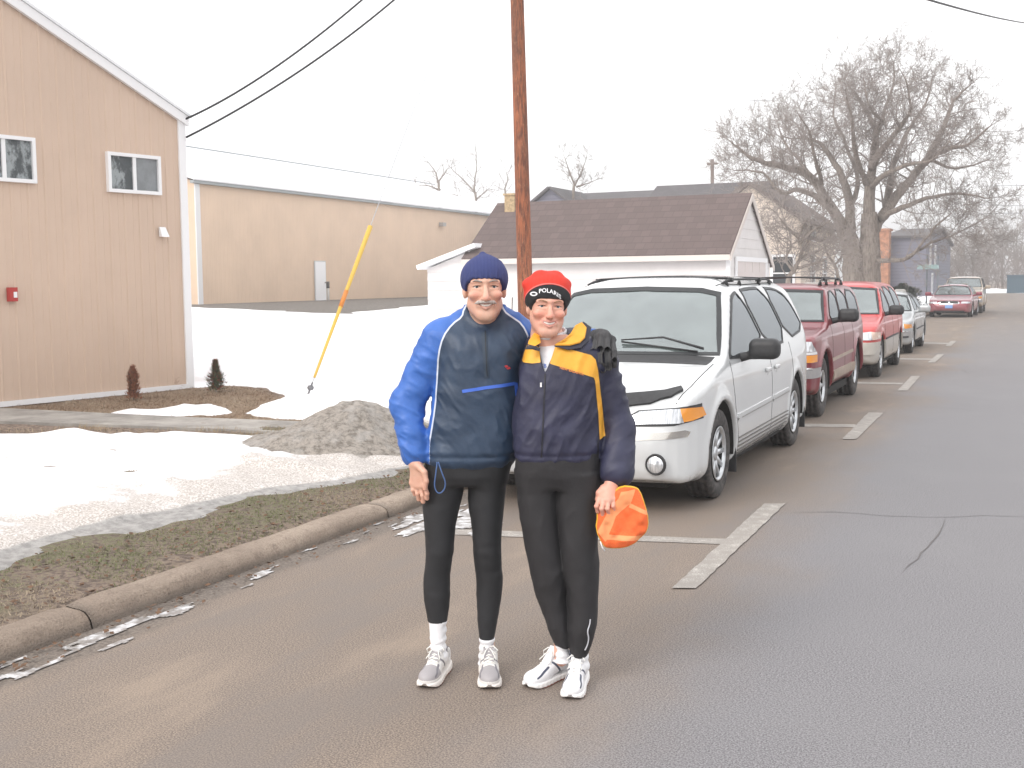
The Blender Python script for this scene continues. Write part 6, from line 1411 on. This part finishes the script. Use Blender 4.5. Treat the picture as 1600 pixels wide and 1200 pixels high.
m = cloth('windbreaker', (.032, .058, .100), 300, .5, .14, .35); n = m.noise(7, 5)
blue = m.mix(m.step(n, .3, .7), (.030, .115, .40), (.048, .155, .52)); nav = m.mix(m.step(n, .3, .7), (.016, .034, .068), (.030, .056, .102))
f_ = m.attr('panel'); c = m.mix(m.step(f_, -.0008, .0008), nav, blue); pz = m.math('SUBTRACT', m.math('ABSOLUTE', m.math('SUBTRACT', f_, .0035)), .0032)
c = m.mix(m.math('MULTIPLY', m.step(pz, .0008, -.0008), m.attr('front')), c, (.62, .66, .72)); m.col(c)
lo1 = j(600, 740, 0)-[0, .25, 0]; hi1 = j(985, 470, .1)+[0, .35, .05]
def armdist(p): return np.minimum(np.minimum(cone(p, sh_l+(el_l-sh_l)*.3, el_l, .02), cone(p, el_l, wr_l, .02)), cone(p, sh_r+(el_r-sh_r)*.25, el_r, .02))
def panel1(p):
    d = NV(p[:, 0], p[:, 2]); inarm = (np.minimum(cone(p, sh_l+(el_l-sh_l)*.45, el_l, 0), cone(p, el_l, wr_l, 0)) < .078) & (p[:, 0] < j(672, 600)[0]); return np.where(inarm, np.maximum(d, .012), np.where(p[:, 1] > .03, np.where(np.abs(p[:, 0]-j(750, 600)[0]) < .12, d, np.maximum(d, .012)), d))
jk1 = sdf_obj('jacket', jacket1, lo1, hi1, .0055, m.m, PA, {'panel': panel1, 'front': lambda p: (p[:, 1] < .03).astype(float)})
def jpatch(name, f, J, px, m_, parent, off=.003, th=.006, res=.012, dy=-.13, smooth=0):
    return patch(name, f, prof2(J, px, dy), 'y', -.32, .1, m_, parent, off, th, res, smooth)
MZB = mat('blue_zip', (.045, .13, .55), .5)
jpatch('pocket_zip', jacket1, j, [(722, 609), (760, 603), (803, 598), (804, 603), (760, 608), (723, 614)], MZB, jk1)
jpatch('pocket_zip', jacket1, j, [(803, 598), (808, 600), (810, 623), (806, 624), (804, 604)], MZB, jk1)
jpatch('placket', jacket1, j, [(752, 520), (760, 520), (764, 590), (757, 590)], mat('placket_navy', (.024, .042, .07), .6), jk1, .004)
jpatch('zip_seam', jacket1, j, [(757, 518), (758.4, 518), (762, 588), (760.6, 588)], mat('zip_dark', (.012, .016, .022), .6), jk1, .006)
for q in ([(788, 572), (792, 571), (794, 574), (790, 575)], [(791, 576), (796, 574), (797, 577), (793, 578)]): jpatch('chest_emblem', jacket1, j, q, mat('emblem_red', (.5, .05, .06), .6), jk1, .003, .004)
b = MB(); cd = [j(683, 722, -.15), j(681, 740, -.165), j(678, 760, -.165), (j(684, 772, -.165)), j(693, 768, -.165), j(697, 755, -.165), j(690, 738, -.165), j(685, 722, -.15)]
b.tube([tuple(q) for q in chaikin(cd, 2, False)], .0028, 6); b.build('drawcord', mat('cord_blue', (.06, .12, .28), .6), jk1, True)
# head
hk1 = dict(fw=.055, jaw=(.043, -.098), nose=(.0135, -.042), mouth=-.068, chin=-.108, gap=.0055)
M1 = head_at(PA, j, dict(sc=1.11, tilt=-.0, nod=R(-3), yaw=R(4)), j(757, 450, -.03))
tl1 = to_local(M1)
MK1 = skin_mat('skin_tan', (.66, .42, .31), (.62, .27, .20), (.54, .27, .21), .18, .4)
hw = j(650, 742, -.075)
f1 = [[j(x0, 748, dy), j(x1, 762, dy-.01), j(x2, 770, dy+.0), j(x3, yy, dy+.02)] for x0, x1, x2, x3, yy, dy in ((663, 667, 667, 664, 777, -.10), (657, 660, 661, 659, 782, -.085), (650, 652, 654, 654, 779, -.075), (644, 645, 648, 650, 772, -.065))]
f1 = [[np.array(q) for q in c] for c in f1]
for i, c in enumerate(f1): c[0][2] = j(650, (752, 754, 753, 750)[i])[2]; c[1][2] = j(650, (764, 768, 766, 761)[i])[2]; c[2][2] = j(650, (772, 778, 775, 768)[i])[2]
th1 = [j(654, 728, -.10), j(663, 738, -.125), j(666, 752, -.13), j(664, 764, -.125)]
h1f = hand_fn(wr_l+np.array([0, 0, .03]), j(652, 746, -.08), f1, th1)
bt = [(j(757, 520)[2], j(757, 520)[0], .11, 0, .07), (j(745, 600)[2], j(745, 600)[0], .13, 0, .09), (j(738, 735)[2], j(738, 735)[0], .13, 0, .09)]
legA = [(745, 663, 728), (770, 660.5, 724), (790, 660, 719), (827, 663.5, 711), (863, 665.5, 709), (885, 664, 704.5), (907, 660.5, 703), (937, 661.5, 703), (955, 665, 701), (973, 668, 698)]
legB = [(745, 730, 792), (770, 731, 790), (790, 731.5, 788), (827, 738, 784), (863, 739, 783), (885, 742, 784), (907, 744, 786), (937, 744, 783.5), (973, 746, 777), (1003, 749.5, 771.5)]
dA, dB = .0, .0
def legring(J, rows, bs, dys, e=2.0):
    z, c, a, _, _ = ringtab(J, rows, 0); return lambda p: rings(p, z, c, a, dys, bs, e, .006)
bA = [.095, .092, .088, .078, .068, .064, .062, .058, .052, .046]; yA = [0, 0, 0, 0, -.005, .005, .015, .02, .02, .02]
LA1, LB1 = legring(j, legA, bA, yA), legring(j, legB, [.095, .092, .088, .078, .068, .064, .062, .058, .050, .043], yA)
pz_, pc_, pa_, _, _ = ringtab(j, [(690, 668, 800), (720, 664, 802), (740, 661, 796), (756, 661, 791)], 0)
def tights1(p):
    d = smin(LA1(p), LB1(p), .008); d = smin(d, rings(p, pz_, pc_, pa_, 0, [.12, .125, .12, .10], 2.5, .02), .02)
    return d-.003*vnoise(p*np.array([1, 1, 3]), 12, 1)
MT1 = cloth('black_tights', (.016, .0165, .019), 700, .7, .2, .2).m
lt = sdf_obj('tights', tights1, j(650, 1012)-[0, .16, 0], j(815, 685)+[0, .16, 0], .006, MT1, PA)
def body1(p):
    d = rings(p, [q[0] for q in bt], [q[1] for q in bt], .12, 0, .08, 2.2, .02)
    d = smin(d, cone(p, sh_l, el_l, .04, .035), .02); d = smin(d, cone(p, el_l, wr_l, .035, .026), .01); d = smin(d, cone(p, sh_r, el_r, .04, .035), .02); d = smin(d, cone(p, el_r, wr_r, .035, .026), .01)
    d = smin(d, cone(p, j(757, 490, .01), j(750, 560), .05, .06), .03); d = smin(d, np.minimum(LA1(p), LB1(p))+.012, .01)
    d = smin(d, cone(p, j(684, 960, .02), j(683, 1030, .02), .03), .01); return smin(d, cone(p, j(761, 990, .02), j(763, 1035, .02), .03), .01)
person_body(PA, MK1, M1, hk1, body1, j(610, 1045)-[0, .2, .03], j(950, 470)+[0, .4, .05], [(h1f, j(625, 795)-[0, .2, 0], j(690, 700)+[0, .05, 0])])
face_bits(PA, M1, hk1, (.10, .12, .13), (.34, .30, .27), .0032)
def mous(p):
    q = tl1(p); a = q.copy(); a[:, 0] = np.abs(q[:, 0]); d = cone(a, (.003, -.1025, -.0545), (.030, -.090, -.0560), .0066, .0050); return smin(d, cone(a, (.026, -.092, -.0560), (.039, -.080, -.0600), .0048, .0025), .005)-.0012*vnoise(q*np.array([1, 1, .35]), 320, 2)
c_m = np.array(M1 @ Vector((0, -.095, -.06))); sdf_obj('moustache', mous, c_m-[.06, .04, .03], c_m+[.06, .04, .03], .0016, mat('moustache_grey', (.58, .52, .48), .95, var=.45, vscale=260, bump=.6, bscale=400), PA)
def hairf(base_r):
    return lambda q: base_r
def beanie1(p):
    q = tl1(p); x, y, z = q.T; d = ell(q, (0, .014, .034), (.090, .106, .088)); d = smin(d, cone(q, (.003, .02, .085), (-.004, .03, .128), .052, .009), .03)
    edge = .030-.085*np.clip((y+.07)/.12, 0, 1)+.0*x; d = smax(d, edge-z, .004); inn = ell(q, (0, .013, .034), (.077, .093, .080)); d = smax(d, -inn, .004); return d-.0012*np.sin(x*330)*(np.abs(z-edge) < .03)-.002*vnoise(q, 30, 3)
m = knit('navy_knit', (.030, .040, .13), (.050, .065, .19)); sdf_obj('beanie', beanie1, j(757, 455)-[.14, .17, .06], j(757, 400)+[.14, .15, .09], .004, m.m, PA)
# dark knitted glove on the hand resting on the other man's shoulder
gw = wr_r; gp_ = j(940, 540, -.02)
gf = [[j(931, 530, -.13), j(927, 550, -.195), j(929, 566, -.20), j(933, 575, -.19)], [j(939, 526, -.14), j(937, 550, -.205), j(939, 568, -.21), j(943, 578, -.19)], [j(948, 526, -.135), j(949, 549, -.20), j(950, 566, -.205), j(952, 575, -.19)], [j(956, 531, -.12), j(959, 549, -.18), j(960, 562, -.19), j(960, 571, -.17)]]
gt = [j(928, 527, -.05), j(920, 536, -.13), j(919, 548, -.165), j(922, 557, -.175)]
g_h = hand_fn(wr_r, j(943, 527, -.09), gf, gt)
def glove(p): return smin(g_h(p)-.0045, cone(p, wr_r, j(941, 529, -.07), .040, .038), .02)-.0015*vnoise(p, 60, 2)
m = knit('charcoal_knit', (.040, .040, .043), (.085, .085, .088)); sdf_obj('glove', glove, j(900, 600)-[0, .2, 0], j(985, 500)+[0, .22, 0], .0035, m.m, PA)
MSOCK = mat('white_sock', (.80, .80, .82), .9, bump=.5, bscale=60, bdist=.004)
aA, aB = j(684, 1035, .03), j(763, 1040, .03)
for rows, ank, nm in (([(968, 669, 697.5), (990, 671, 697), (1010, 672, 696), (1035, 672, 700)], aA, 'a'), ([(998, 749, 772.5), (1012, 749, 772), (1025, 748, 773), (1040, 747, 777)], aB, 'b')):
    z_, c_2, a_2, _, _ = ringtab(j, rows, 0)
    def sk(p, z_=z_, c_2=c_2, a_2=a_2): return rings(p, z_, c_2, a_2, [.02, .02, .02, .025], [.045, .043, .043, .05], 2, .006)-.0025*np.sin(p[:, 2]*170+6*p[:, 0])*(vnoise(p, 9, 1) > -.1)
    sdf_obj('sock', sk, (c_2[0]-.07, -.08, z_[-1]-.02), (c_2[0]+.07, .12, z_[0]+.02), .004, MSOCK, PA)
grey = ((.78, .76, .74), (.80, .76, .72), (.36, .34, .35))
shoe(PA, j, (aA[0]+.008, .045, 0), R(-13), .305, grey, (.20, .19, .21), (.85, .84, .80), name='shoe'); shoe(PA, j, (aB[0]+.002, .03, 0), R(2), .305, grey, (.20, .19, .21), (.85, .84, .80), name='shoe')
# ================================================================ the younger man in the navy and yellow jacket
J2, base2 = frame(4.68, 872); k = J2
me0 = bpy.data.meshes.new('person'); PB = bpy.data.objects.new('person', me0); C.objects.link(PB); PB.location = base2; PB.rotation_euler = (0, 0, YAW)
props(PB, 'smiling young man in red and black knit hat, navy and yellow jacket holding orange mesh', 'person')
tors = [(522, 838, 905), (534, 828, 930), (548, 822, 948), (570, 817, 949), (600, 811, 942), (640, 804, 941), (680, 803, 940), (705, 802, 938), (716, 806, 934), (722, 812, 930)]
uz, uc, ua, _, _ = ringtab(k, tors, 0); ub = [.06, .09, .11, .125, .135, .14, .14, .14, .128, .11]
s_r, e_r, w_r = k(937, 568, .02), k(968, 668, .01), k(963, 744, -.07); s_l, e_l = k(838, 572, .06), k(800, 640, .22); w_l = k(745, 690, .22)
VN = Poly2(prof2(k, [(838, 500), (843, 545), (848, 572), (852, 583), (862, 560), (868, 542), (886, 530), (893, 500)], -.12), .004, .2, 0)
def j2solid(p):
    d = rings(p, uz, uc, ua, 0, ub, 2.4, .012); d = smin(d, cone(p, k(848, 545, .03), s_l, .062, .058), .04); d = smin(d, cone(p, k(895, 540, .03), s_r, .068, .072), .04); return d
def jacket2(p):
    x, y, z = p.T; d = j2solid(p)-folds(p, .009, (17, 10, 8), 14, .55)-.004*vnoise(p, 13, 6)
    a = smin(cone(p, s_r, e_r, .070, .060), cone(p, e_r, w_r+(e_r-w_r)*.10, .062, .066), .03)-folds(p, .009, (8, 10, 17), 17, -.4)
    l = smin(cone(p, s_l, e_l, .060, .056), cone(p, e_l, w_l, .058, .048), .02)
    d = d+.006*np.exp(-((z-k(870, 706)[2])/.012)**2)
    d = smin(smin(d, a, .018), l, .03)
    d = smax(d, -np.maximum(np.maximum(VN(x, z), y+.0), k(860, 586)[2]-z), .006)
    cc = k(858, 520, .02); return smax(d, -np.maximum(np.hypot(x-cc[0], (y-cc[1])*.9)-.070, k(858, 538)[2]-z), .01)
yl = [(816, 568), (819, 555), (824, 541), (843, 543), (845, 567), (832, 569)]
yr = [(859, 568), (866, 542), (892, 546), (924, 555), (931, 562), (935, 580), (943, 640), (948, 684), (938, 689), (936, 650), (930, 595), (928, 590), (890, 577)]
yl_p, yr_p = Poly2(prof2(k, yl, -.13), .003, .2, 0), Poly2(prof2(k, yr, -.11), .003, .2, 0)
m = cloth('navy_jacket', (.045, .042, .062), 300, .55, .15, .35); n = m.noise(6, 5)
nv = m.mix(m.step(n, .3, .7), (.017, .018, .042), (.032, .034, .072)); yy = m.mix(m.step(n, .3, .7), (.72, .34, .028), (.84, .44, .05)); f_ = m.attr('panel')
c = m.mix(m.step(f_, .001, -.001), nv, yy); e_ = m.math('SUBTRACT', m.math('ABSOLUTE', m.math('SUBTRACT', f_, .003)), .0028); c = m.mix(m.math('MULTIPLY', m.step(e_, .0008, -.0008), .8), c, (.018, .018, .026)); m.col(c)
jk2 = sdf_obj('jacket', jacket2, k(725, 772, 0)-[0, .28, 0], k(1010, 500, 0)+[0, .34, .06], .0055, m.m, PB, {'panel': lambda p: np.where(p[:, 1] < .03, np.minimum(yl_p(p[:, 0], p[:, 2]), yr_p(p[:, 0], p[:, 2])), .05)})
jpatch('zip', jacket2, k, [(851, 584), (853, 584), (847, 715), (845, 715)], mat('zip_tape', (.012, .012, .018), .5), jk2, .003, .004); jpatch('zip_pull', jacket2, k, [(844.5, 598), (847, 598), (847, 605), (844.5, 605)], MWHITE, jk2, .006, .005)
jpatch('side_glimpse', jacket2, k, [(934.5, 690), (936, 690), (936.5, 712), (935, 712)], mat('side_piping', (.012, .012, .016), .6), jk2, .002)
# lettering: text laid along a fitted surface
def text_on(body, size, f, U, parent, m_, name, th=.0035, off=.0015, shear=0):
    cu = bpy.data.curves.new('t', 'FONT'); cu.body = body; cu.size = size; cu.align_x = 'CENTER'; cu.shear = shear; cu.resolution_u = 2; cu.offset = size*.02
    o = bpy.data.objects.new('t', cu); me = bpy.data.meshes.new_from_object(o); bpy.data.objects.remove(o)
    V = np.array([tuple(v.co) for v in me.vertices]); Fs = [tuple(p.vertices) for p in me.polygons]; bpy.data.meshes.remove(me)
    S_ = cast(f, *U(V[:, 0], V[:, 1]), 'y', -.4, .1); N = grad(f, S_); N /= np.linalg.norm(N, axis=1)[:, None]; me = bpy.data.meshes.new(name); me.from_pydata((S_+N*(off+.001)).tolist(), [], Fs); return link(name, me, parent, m_)
A_, B_2 = k(879, 577, -.12), k(907, 585, -.12); dv = B_2-A_; cx_, cz_ = (A_[0]+B_2[0])/2, (A_[2]+B_2[2])/2; sl = dv[2]/dv[0]
text_on('NEW BALANCE', .0135, jacket2, lambda u, v: (cx_+u, cz_+v+u*sl), jk2, mat('orange_print', (.75, .25, .07), .6), 'chest_print')
# open collar flaps
def flap(name, px, dys, m_, th=.006):
    P_ = [k(x, y, d) for (x, y), d in zip(px, dys)]; c0_ = np.mean(P_, 0)
    b = MB(); n_pts = len(P_); nrm = np.cross(P_[1]-P_[0], P_[2]-P_[0]); nrm /= np.linalg.norm(nrm)
    if nrm[1] > 0: nrm = -nrm
    top = [p+nrm*th for p in P_]; b.add(P_+top+[c0_+nrm*(-.002), c0_+nrm*(th+.006)], [(i, (i+1) % n_pts, 2*n_pts) for i in range(n_pts)]+[(n_pts+(i+1) % n_pts, n_pts+i, 2*n_pts+1) for i in range(n_pts)]+[((i+1) % n_pts, i, n_pts+i, n_pts+(i+1) % n_pts) for i in range(n_pts)])
    return b.build(name, m_, jk2)
MYEL = mat('collar_yellow', (.78, .38, .035), .6, var=.15, vscale=20, bump=.3, bscale=60); MDK = mat('collar_lining', (.03, .03, .045), .7)
colr = [(868, 540), (882, 533), (893, 522), (900, 510), (910, 505), (917, 513), (914, 528), (906, 536), (890, 540)]
flap('collar', colr, [-.12, -.12, -.09, -.055, -.03, -.05, -.09, -.11, -.12], MYEL)
flap('collar_lining', [(866, 541), (890, 541), (906, 537), (915, 529), (919, 512), (911, 503), (903, 507), (921, 508), (924, 530), (910, 544), (890, 548), (866, 547)][:6]+[(924, 512), (920, 533), (908, 544), (888, 547)], [-.118, -.118, -.105, -.085, -.045, -.02, -.04, -.08, -.11, -.122], MDK, .003)
flap('collar', [(824, 541), (826, 532), (833, 522), (838, 517), (841, 524), (843, 536), (835, 541)], [-.12, -.10, -.06, -.04, -.07, -.105, -.12], MYEL)
flap('collar_lining', [(821, 546), (825, 538), (836, 541), (844, 544), (843, 549), (832, 546)], [-.12, -.115, -.122, -.12, -.125, -.125], MDK, .004)
# t-shirt
TZ = [k(858, y)[2] for y in (512, 524, 540, 600)]
def tee(p): return smax(j2solid(p)+.014, p[:, 2]-k(858, 520)[2]-.25*(p[:, 1]+.1), .01)-folds(p, .003, (12, 8, 12), 3, .6)
def tee2(p): d = tee(p); c = k(858, 521, .0); return smin(d, smax(np.abs(np.hypot(p[:, 0]-c[0], (p[:, 1]-c[1])*.95)-.068)-.005, np.abs(p[:, 2]-c[2]-.004+.35*(-p[:, 1]-.0)*.6)-.012, .004), .01)
ts = sdf_obj('t_shirt', tee2, k(800, 605)-[0, .2, 0], k(945, 500)+[0, .2, 0], .006, mat('tee_white', (.74, .75, .78), .9, var=.08, vscale=14), PB)
tx, tz2 = k(850, 575, -.11)[[0, 2]]; text_on('SB', .022, tee2, lambda u, v: (tx+u, tz2+v), ts, mat('print_blue', (.12, .2, .5), .7), 'shirt_print')
# head
hk2 = dict(fw=.058, jaw=(.044, -.088), nose=(.0125, -.036), mouth=-.066)
M2 = head_at(PB, k, dict(sc=1.02, tilt=R(3.5), nod=R(1), yaw=R(6)), k(855, 478, -.04)); tl2 = to_local(M2)
MK2 = skin_mat('skin_rosy', (.70, .41, .31), (.68, .25, .18), (.60, .27, .22), .10, .2)
# trousers
ra = [(738, 808, 872), (790, 811, 871), (827, 817, 875), (863, 824, 880), (900, 831.5, 886), (937, 841, 889), (973, 854, 890), (1003, 866, 889), (1008, 869, 888)]
rb = [(738, 868, 936), (790, 869, 935), (827, 872, 934), (863, 876, 933), (900, 881, 932.5), (937, 885, 932), (973, 888, 930), (1003, 890, 925), (1022, 894, 918)]
LA2 = legring(k, ra, [.105, .10, .095, .09, .085, .08, .07, .06, .055], [.01, .01, .01, .01, .015, .02, .025, .025, .025]); LB2 = legring(k, rb, [.105, .10, .095, .09, .085, .08, .075, .062, .05], [-.01, -.01, -.012, -.015, -.015, -.01, -.01, -.01, -.01])
qz, qc, qa, _, _ = ringtab(k, [(690, 812, 932), (715, 809, 935), (740, 808, 936), (758, 809, 936)], 0)
def trou(p):
    d = smin(LA2(p), LB2(p), .006); d = smin(d, rings(p, qz, qc, qa, 0, [.12, .125, .12, .10], 2.5, .02), .02); return d-folds(p, .010, (9, 8, 5), 21, .25)
jt = sdf_obj('trousers', trou, k(795, 1035)-[0, .18, 0], k(945, 685)+[0, .18, 0], .006, cloth('black_trousers', (.019, .018, .020), 600, .75, .2, .3).m, PB)
MREF = mat('reflective_piping', (.55, .56, .60), .35)
b = MB(); sp_ = [k(x, y, -.075) for x, y in ((922, 966), (921, 975), (917, 984), (920, 996), (918, 1008), (914, 1016))]
cs = cast(trou, np.array([q[0] for q in chaikin(sp_, 2, False)]), np.array([q[2] for q in chaikin(sp_, 2, False)]), 'y', -.3, .1); b.tube([tuple(q-np.array([0, .002, 0])) for q in cs], .0028, 6); b.build('ankle_zip', MREF, jt, True)
# right hand gripping the mesh vest
hp_ = k(952, 772, -.10)
f2 = [[k(936, 780, -.125), k(932, 791, -.150), k(934, 799, -.135), k(938, 800, -.115)], [k(943, 782, -.135), k(940, 795, -.160), k(942, 804, -.140), k(946, 804, -.118)], [k(951, 782, -.135), k(949, 795, -.158), k(951, 803, -.140), k(954, 802, -.118)], [k(959, 780, -.125), k(958, 791, -.145), k(960, 797, -.130), k(961, 796, -.112)]]
t2 = [k(943, 763, -.10), k(936, 770, -.105), k(934, 780, -.095), k(938, 788, -.08)]
h2f = hand_fn(w_r+np.array([-.005, 0, .02]), hp_, f2, t2)
def body2(p):
    d = rings(p, [q[0] for q in ((uz[0],), (uz[4],), (uz[-1],))], [uc[0], uc[4], uc[-1]], .11, 0, .08, 2.2, .02)
    for a, b_, r1, r2 in ((s_r, e_r, .04, .035), (e_r, w_r, .035, .026), (s_l, e_l, .04, .035), (e_l, w_l, .035, .026)): d = smin(d, cone(p, a, b_, r1, r2), .02)
    d = smin(d, cone(p, k(857, 508, .01), k(862, 570), .05, .06), .03); d = smin(d, np.minimum(LA2(p), LB2(p))+.025, .01)
    d = smin(d, cone(p, k(876, 990, .03), k(877, 1030, .03), .03), .01); return smin(d, cone(p, k(905, 1005, -.01), k(905, 1045, -.01), .03), .01)
person_body(PB, MK2, M2, hk2, body2, k(730, 1060)-[0, .2, .03], k(1000, 500)+[0, .4, .05], [(h2f, k(920, 815)-[0, .22, 0], k(985, 735)+[0, .0, 0])])
face_bits(PB, M2, hk2, (.13, .17, .20), (.36, .20, .12), .0026)
def hat_outer(q):
    x, y, z = q.T; d = ell(q, (0, .014, .042), (.094, .106, .090)); d = smin(d, ell(q, (.0, .02, .085), (.078, .086, .045)), .03)
    for cx2, cy2, cz3, r in ((-.035, .0, .118, .020), (.030, .01, .120, .018), (-.075, .01, .082, .022), (.072, .02, .090, .016)): d = smin(d, ell(q, (cx2, cy2, cz3), (r*1.3, r*1.4, r)), .018)
    return d
def hat2(p):
    q = tl2(p); x, y, z = q.T; d = hat_outer(q); edge = .031-.095*np.clip((y+.075)/.11, 0, 1); d = smax(d, edge-z, .004); return smax(d, -ell(q, (0, .013, .034), (.077, .093, .081)), .004)-.002*vnoise(q, 28, 4)
def band_t(p): q = tl2(p); return q[:, 2]-(.090-.12*np.clip((q[:, 1]+.085)/.15, 0, 1))
m = NT('red_black_knit', .95); w_ = m.n('ShaderNodeTexWave'); w_.inputs['Scale'].default_value = 60; m.L(m.tc.outputs['Object'], w_.inputs[0]); f_ = m.attr('band')
c = m.mix(m.step(f_, -.001, .001), (.022, .022, .024), m.mix(w_.outputs[1], (.60, .035, .022), (.72, .055, .035))); e_ = m.math('SUBTRACT', m.math('ABSOLUTE', m.math('SUBTRACT', f_, .004)), .0028); c = m.mix(m.math('MULTIPLY', m.step(e_, .001, -.001), .35), c, (.75, .45, .42)); m.col(c); m.bump(w_.outputs[1], .4, .003)
h2o = sdf_obj('knit_hat', hat2, k(855, 490)-[.15, .18, .1], k(855, 430)+[.15, .16, .06], .004, m.m, PB, {'band': band_t})
A_ = k(855, 457.5, -.13); text_on('POLARIS', .0225, hat2, lambda u, v: (A_[0]+.011+u*1.02, A_[2]+v-(u+.011)**2*7.5-.13*u), h2o, mat('white_print', (.80, .80, .82), .7), 'hat_lettering', off=.001)
b = MB(); cx3, cz4 = A_[0]-.052, A_[2]-.004
U_ = []; 
for t in np.linspace(0, 2*math.pi, 25)[:-1]: U_.append((cx3+.0145*math.cos(t), cz4+.0085*math.sin(t)))
for t in np.linspace(0, 2*math.pi, 25)[:-1]: U_.append((cx3+.0085*math.cos(t), cz4+.0040*math.sin(t)))
U_ = np.array(U_); S_ = cast(hat2, U_[:, 0], U_[:, 1], 'y', -.4, .1); N_ = grad(hat2, S_); N_ /= np.linalg.norm(N_, axis=1)[:, None]; b.add([tuple(q) for q in S_+N_*.002], [(i, (i+1) % 24, 24+(i+1) % 24, 24+i) for i in range(24)]); b.build('hat_emblem', mat('white_print2', (.80, .80, .82), .7), h2o)
a2A, a2B = k(876, 1030, .04), k(905, 1042, -.03)
for rows, yc_ in (([(998, 866, 889), (1012, 868, 889), (1024, 868, 890), (1036, 866, 892)], .03), ([(1012, 892, 920), (1022, 893, 919), (1034, 892, 920), (1044, 890, 922)], -.01)):
    z_, c_2, a_2, _, _ = ringtab(k, rows, 0)
    def sk(p, z_=z_, c_2=c_2, a_2=a_2, yc_=yc_): return rings(p, z_, c_2, a_2, yc_, .044, 2, .006)-.002*np.sin(p[:, 2]*170)
    sdf_obj('sock', sk, (c_2[0]-.07, -.12, z_[-1]-.02), (c_2[0]+.07, .12, z_[0]+.02), .004, MSOCK, PB)
wht = ((.80, .80, .82), (.82, .81, .80), (.80, .80, .82))
shoe(PB, k, (a2A[0]-.002, .085, 0), R(-42), .30, wht, (.06, .07, .11), (.84, .83, .80), name='shoe'); shoe(PB, k, (a2B[0]-.002, .0, 0), R(-12), .30, wht, (.06, .07, .11), (.84, .83, .80), name='shoe')
# ---- orange mesh safety vest bundled in the hand
vest_px = [(935, 775), (932, 790), (933, 806), (930, 828), (941, 852), (950, 858), (975, 856), (1000, 844), (1012, 828), (1014, 812), (1009, 790), (1001, 766), (990, 760), (972, 758), (955, 772)]
VE = Poly2(prof2(k, vest_px, -.13), .003, .1, 1); vc = k(972, 812, -.12)
def vsurf(x, z):
    p = np.c_[x, 0*x, z]; return vc[1]+.030*vnoise(p*np.array([1, 1, .55]), 15, 3)+.016*vnoise(p, 38, 5)+.03*np.clip((z-vc[2])/.12, -1, 1)*.3
def vest(p):
    x, y, z = p.T; d = VE(x, z); inside = np.clip(-d/.03, 0, 1); t = .004+.022*np.sqrt(inside); return smax(d, np.abs(y-vsurf(x, z))-t, .006)
m = NT('orange_mesh', .75); sep = m.sep(); vv = m.n('ShaderNodeTexVoronoi'); vv.inputs['Scale'].default_value = 420; m.L(m.tc.outputs['Object'], vv.inputs[0])
c = m.mix(m.step(vv.outputs[0], .2, .6), (.92, .20, .05), (.82, .13, .03)); c = m.mix(m.step(m.attr('hem'), .0045, .0025), c, (.88, .50, .03)); c = m.mix(m.step(m.attr('tape'), .001, -.001), c, (.95, .36, .15)); m.col(c); m.bump(vv.outputs[0], .5, .003)
tp = [Poly2(prof2(k, q, -.13), .003, .1, 0) for q in ([(970, 768), (993, 764), (985, 786), (966, 778)], [(948, 800), (962, 806), (946, 846), (933, 830)], [(950, 834), (1003, 836), (998, 843), (945, 842)], [(985, 786), (1011, 798), (1011, 804), (982, 792)], [(966, 778), (985, 786), (962, 806), (948, 800)])]
VO = empty('safety_vest', base2, YAW, 'bright orange mesh safety vest bunched in the younger man\'s hand', 'safety vest')
sdf_obj('mesh_fabric', vest, k(922, 868)-[0, .2, 0], k(1022, 750)+[0, .0, 0], .0035, m.m, VO, {'hem': lambda p: np.abs(VE(p[:, 0], p[:, 2])), 'tape': lambda p: np.min([t(p[:, 0], p[:, 2]) for t in tp], 0)})
b = MB(); b.tube([k(938, 846, -.135), k(941, 855, -.13), k(945, 861, -.13)], .003, 5); b.build('tie_cord', MWHITE, VO, True)
# ================================================================ HAZE
b = MB(); b.box((-420, -60, -1.1), (420, 930, 30))
m = bpy.data.materials.new('thin_mist'); m.use_nodes = True; m.node_tree.nodes.clear(); v = m.node_tree.nodes.new('ShaderNodeVolumePrincipled'); o_ = m.node_tree.nodes.new('ShaderNodeOutputMaterial')
v.inputs['Color'].default_value = (.97, .97, .98, 1); v.inputs['Density'].default_value = .0026; v.inputs['Anisotropy'].default_value = .2; m.node_tree.links.new(v.outputs[0], o_.inputs['Volume'])
hz = b.build('haze', m); hz['kind'] = 'stuff'
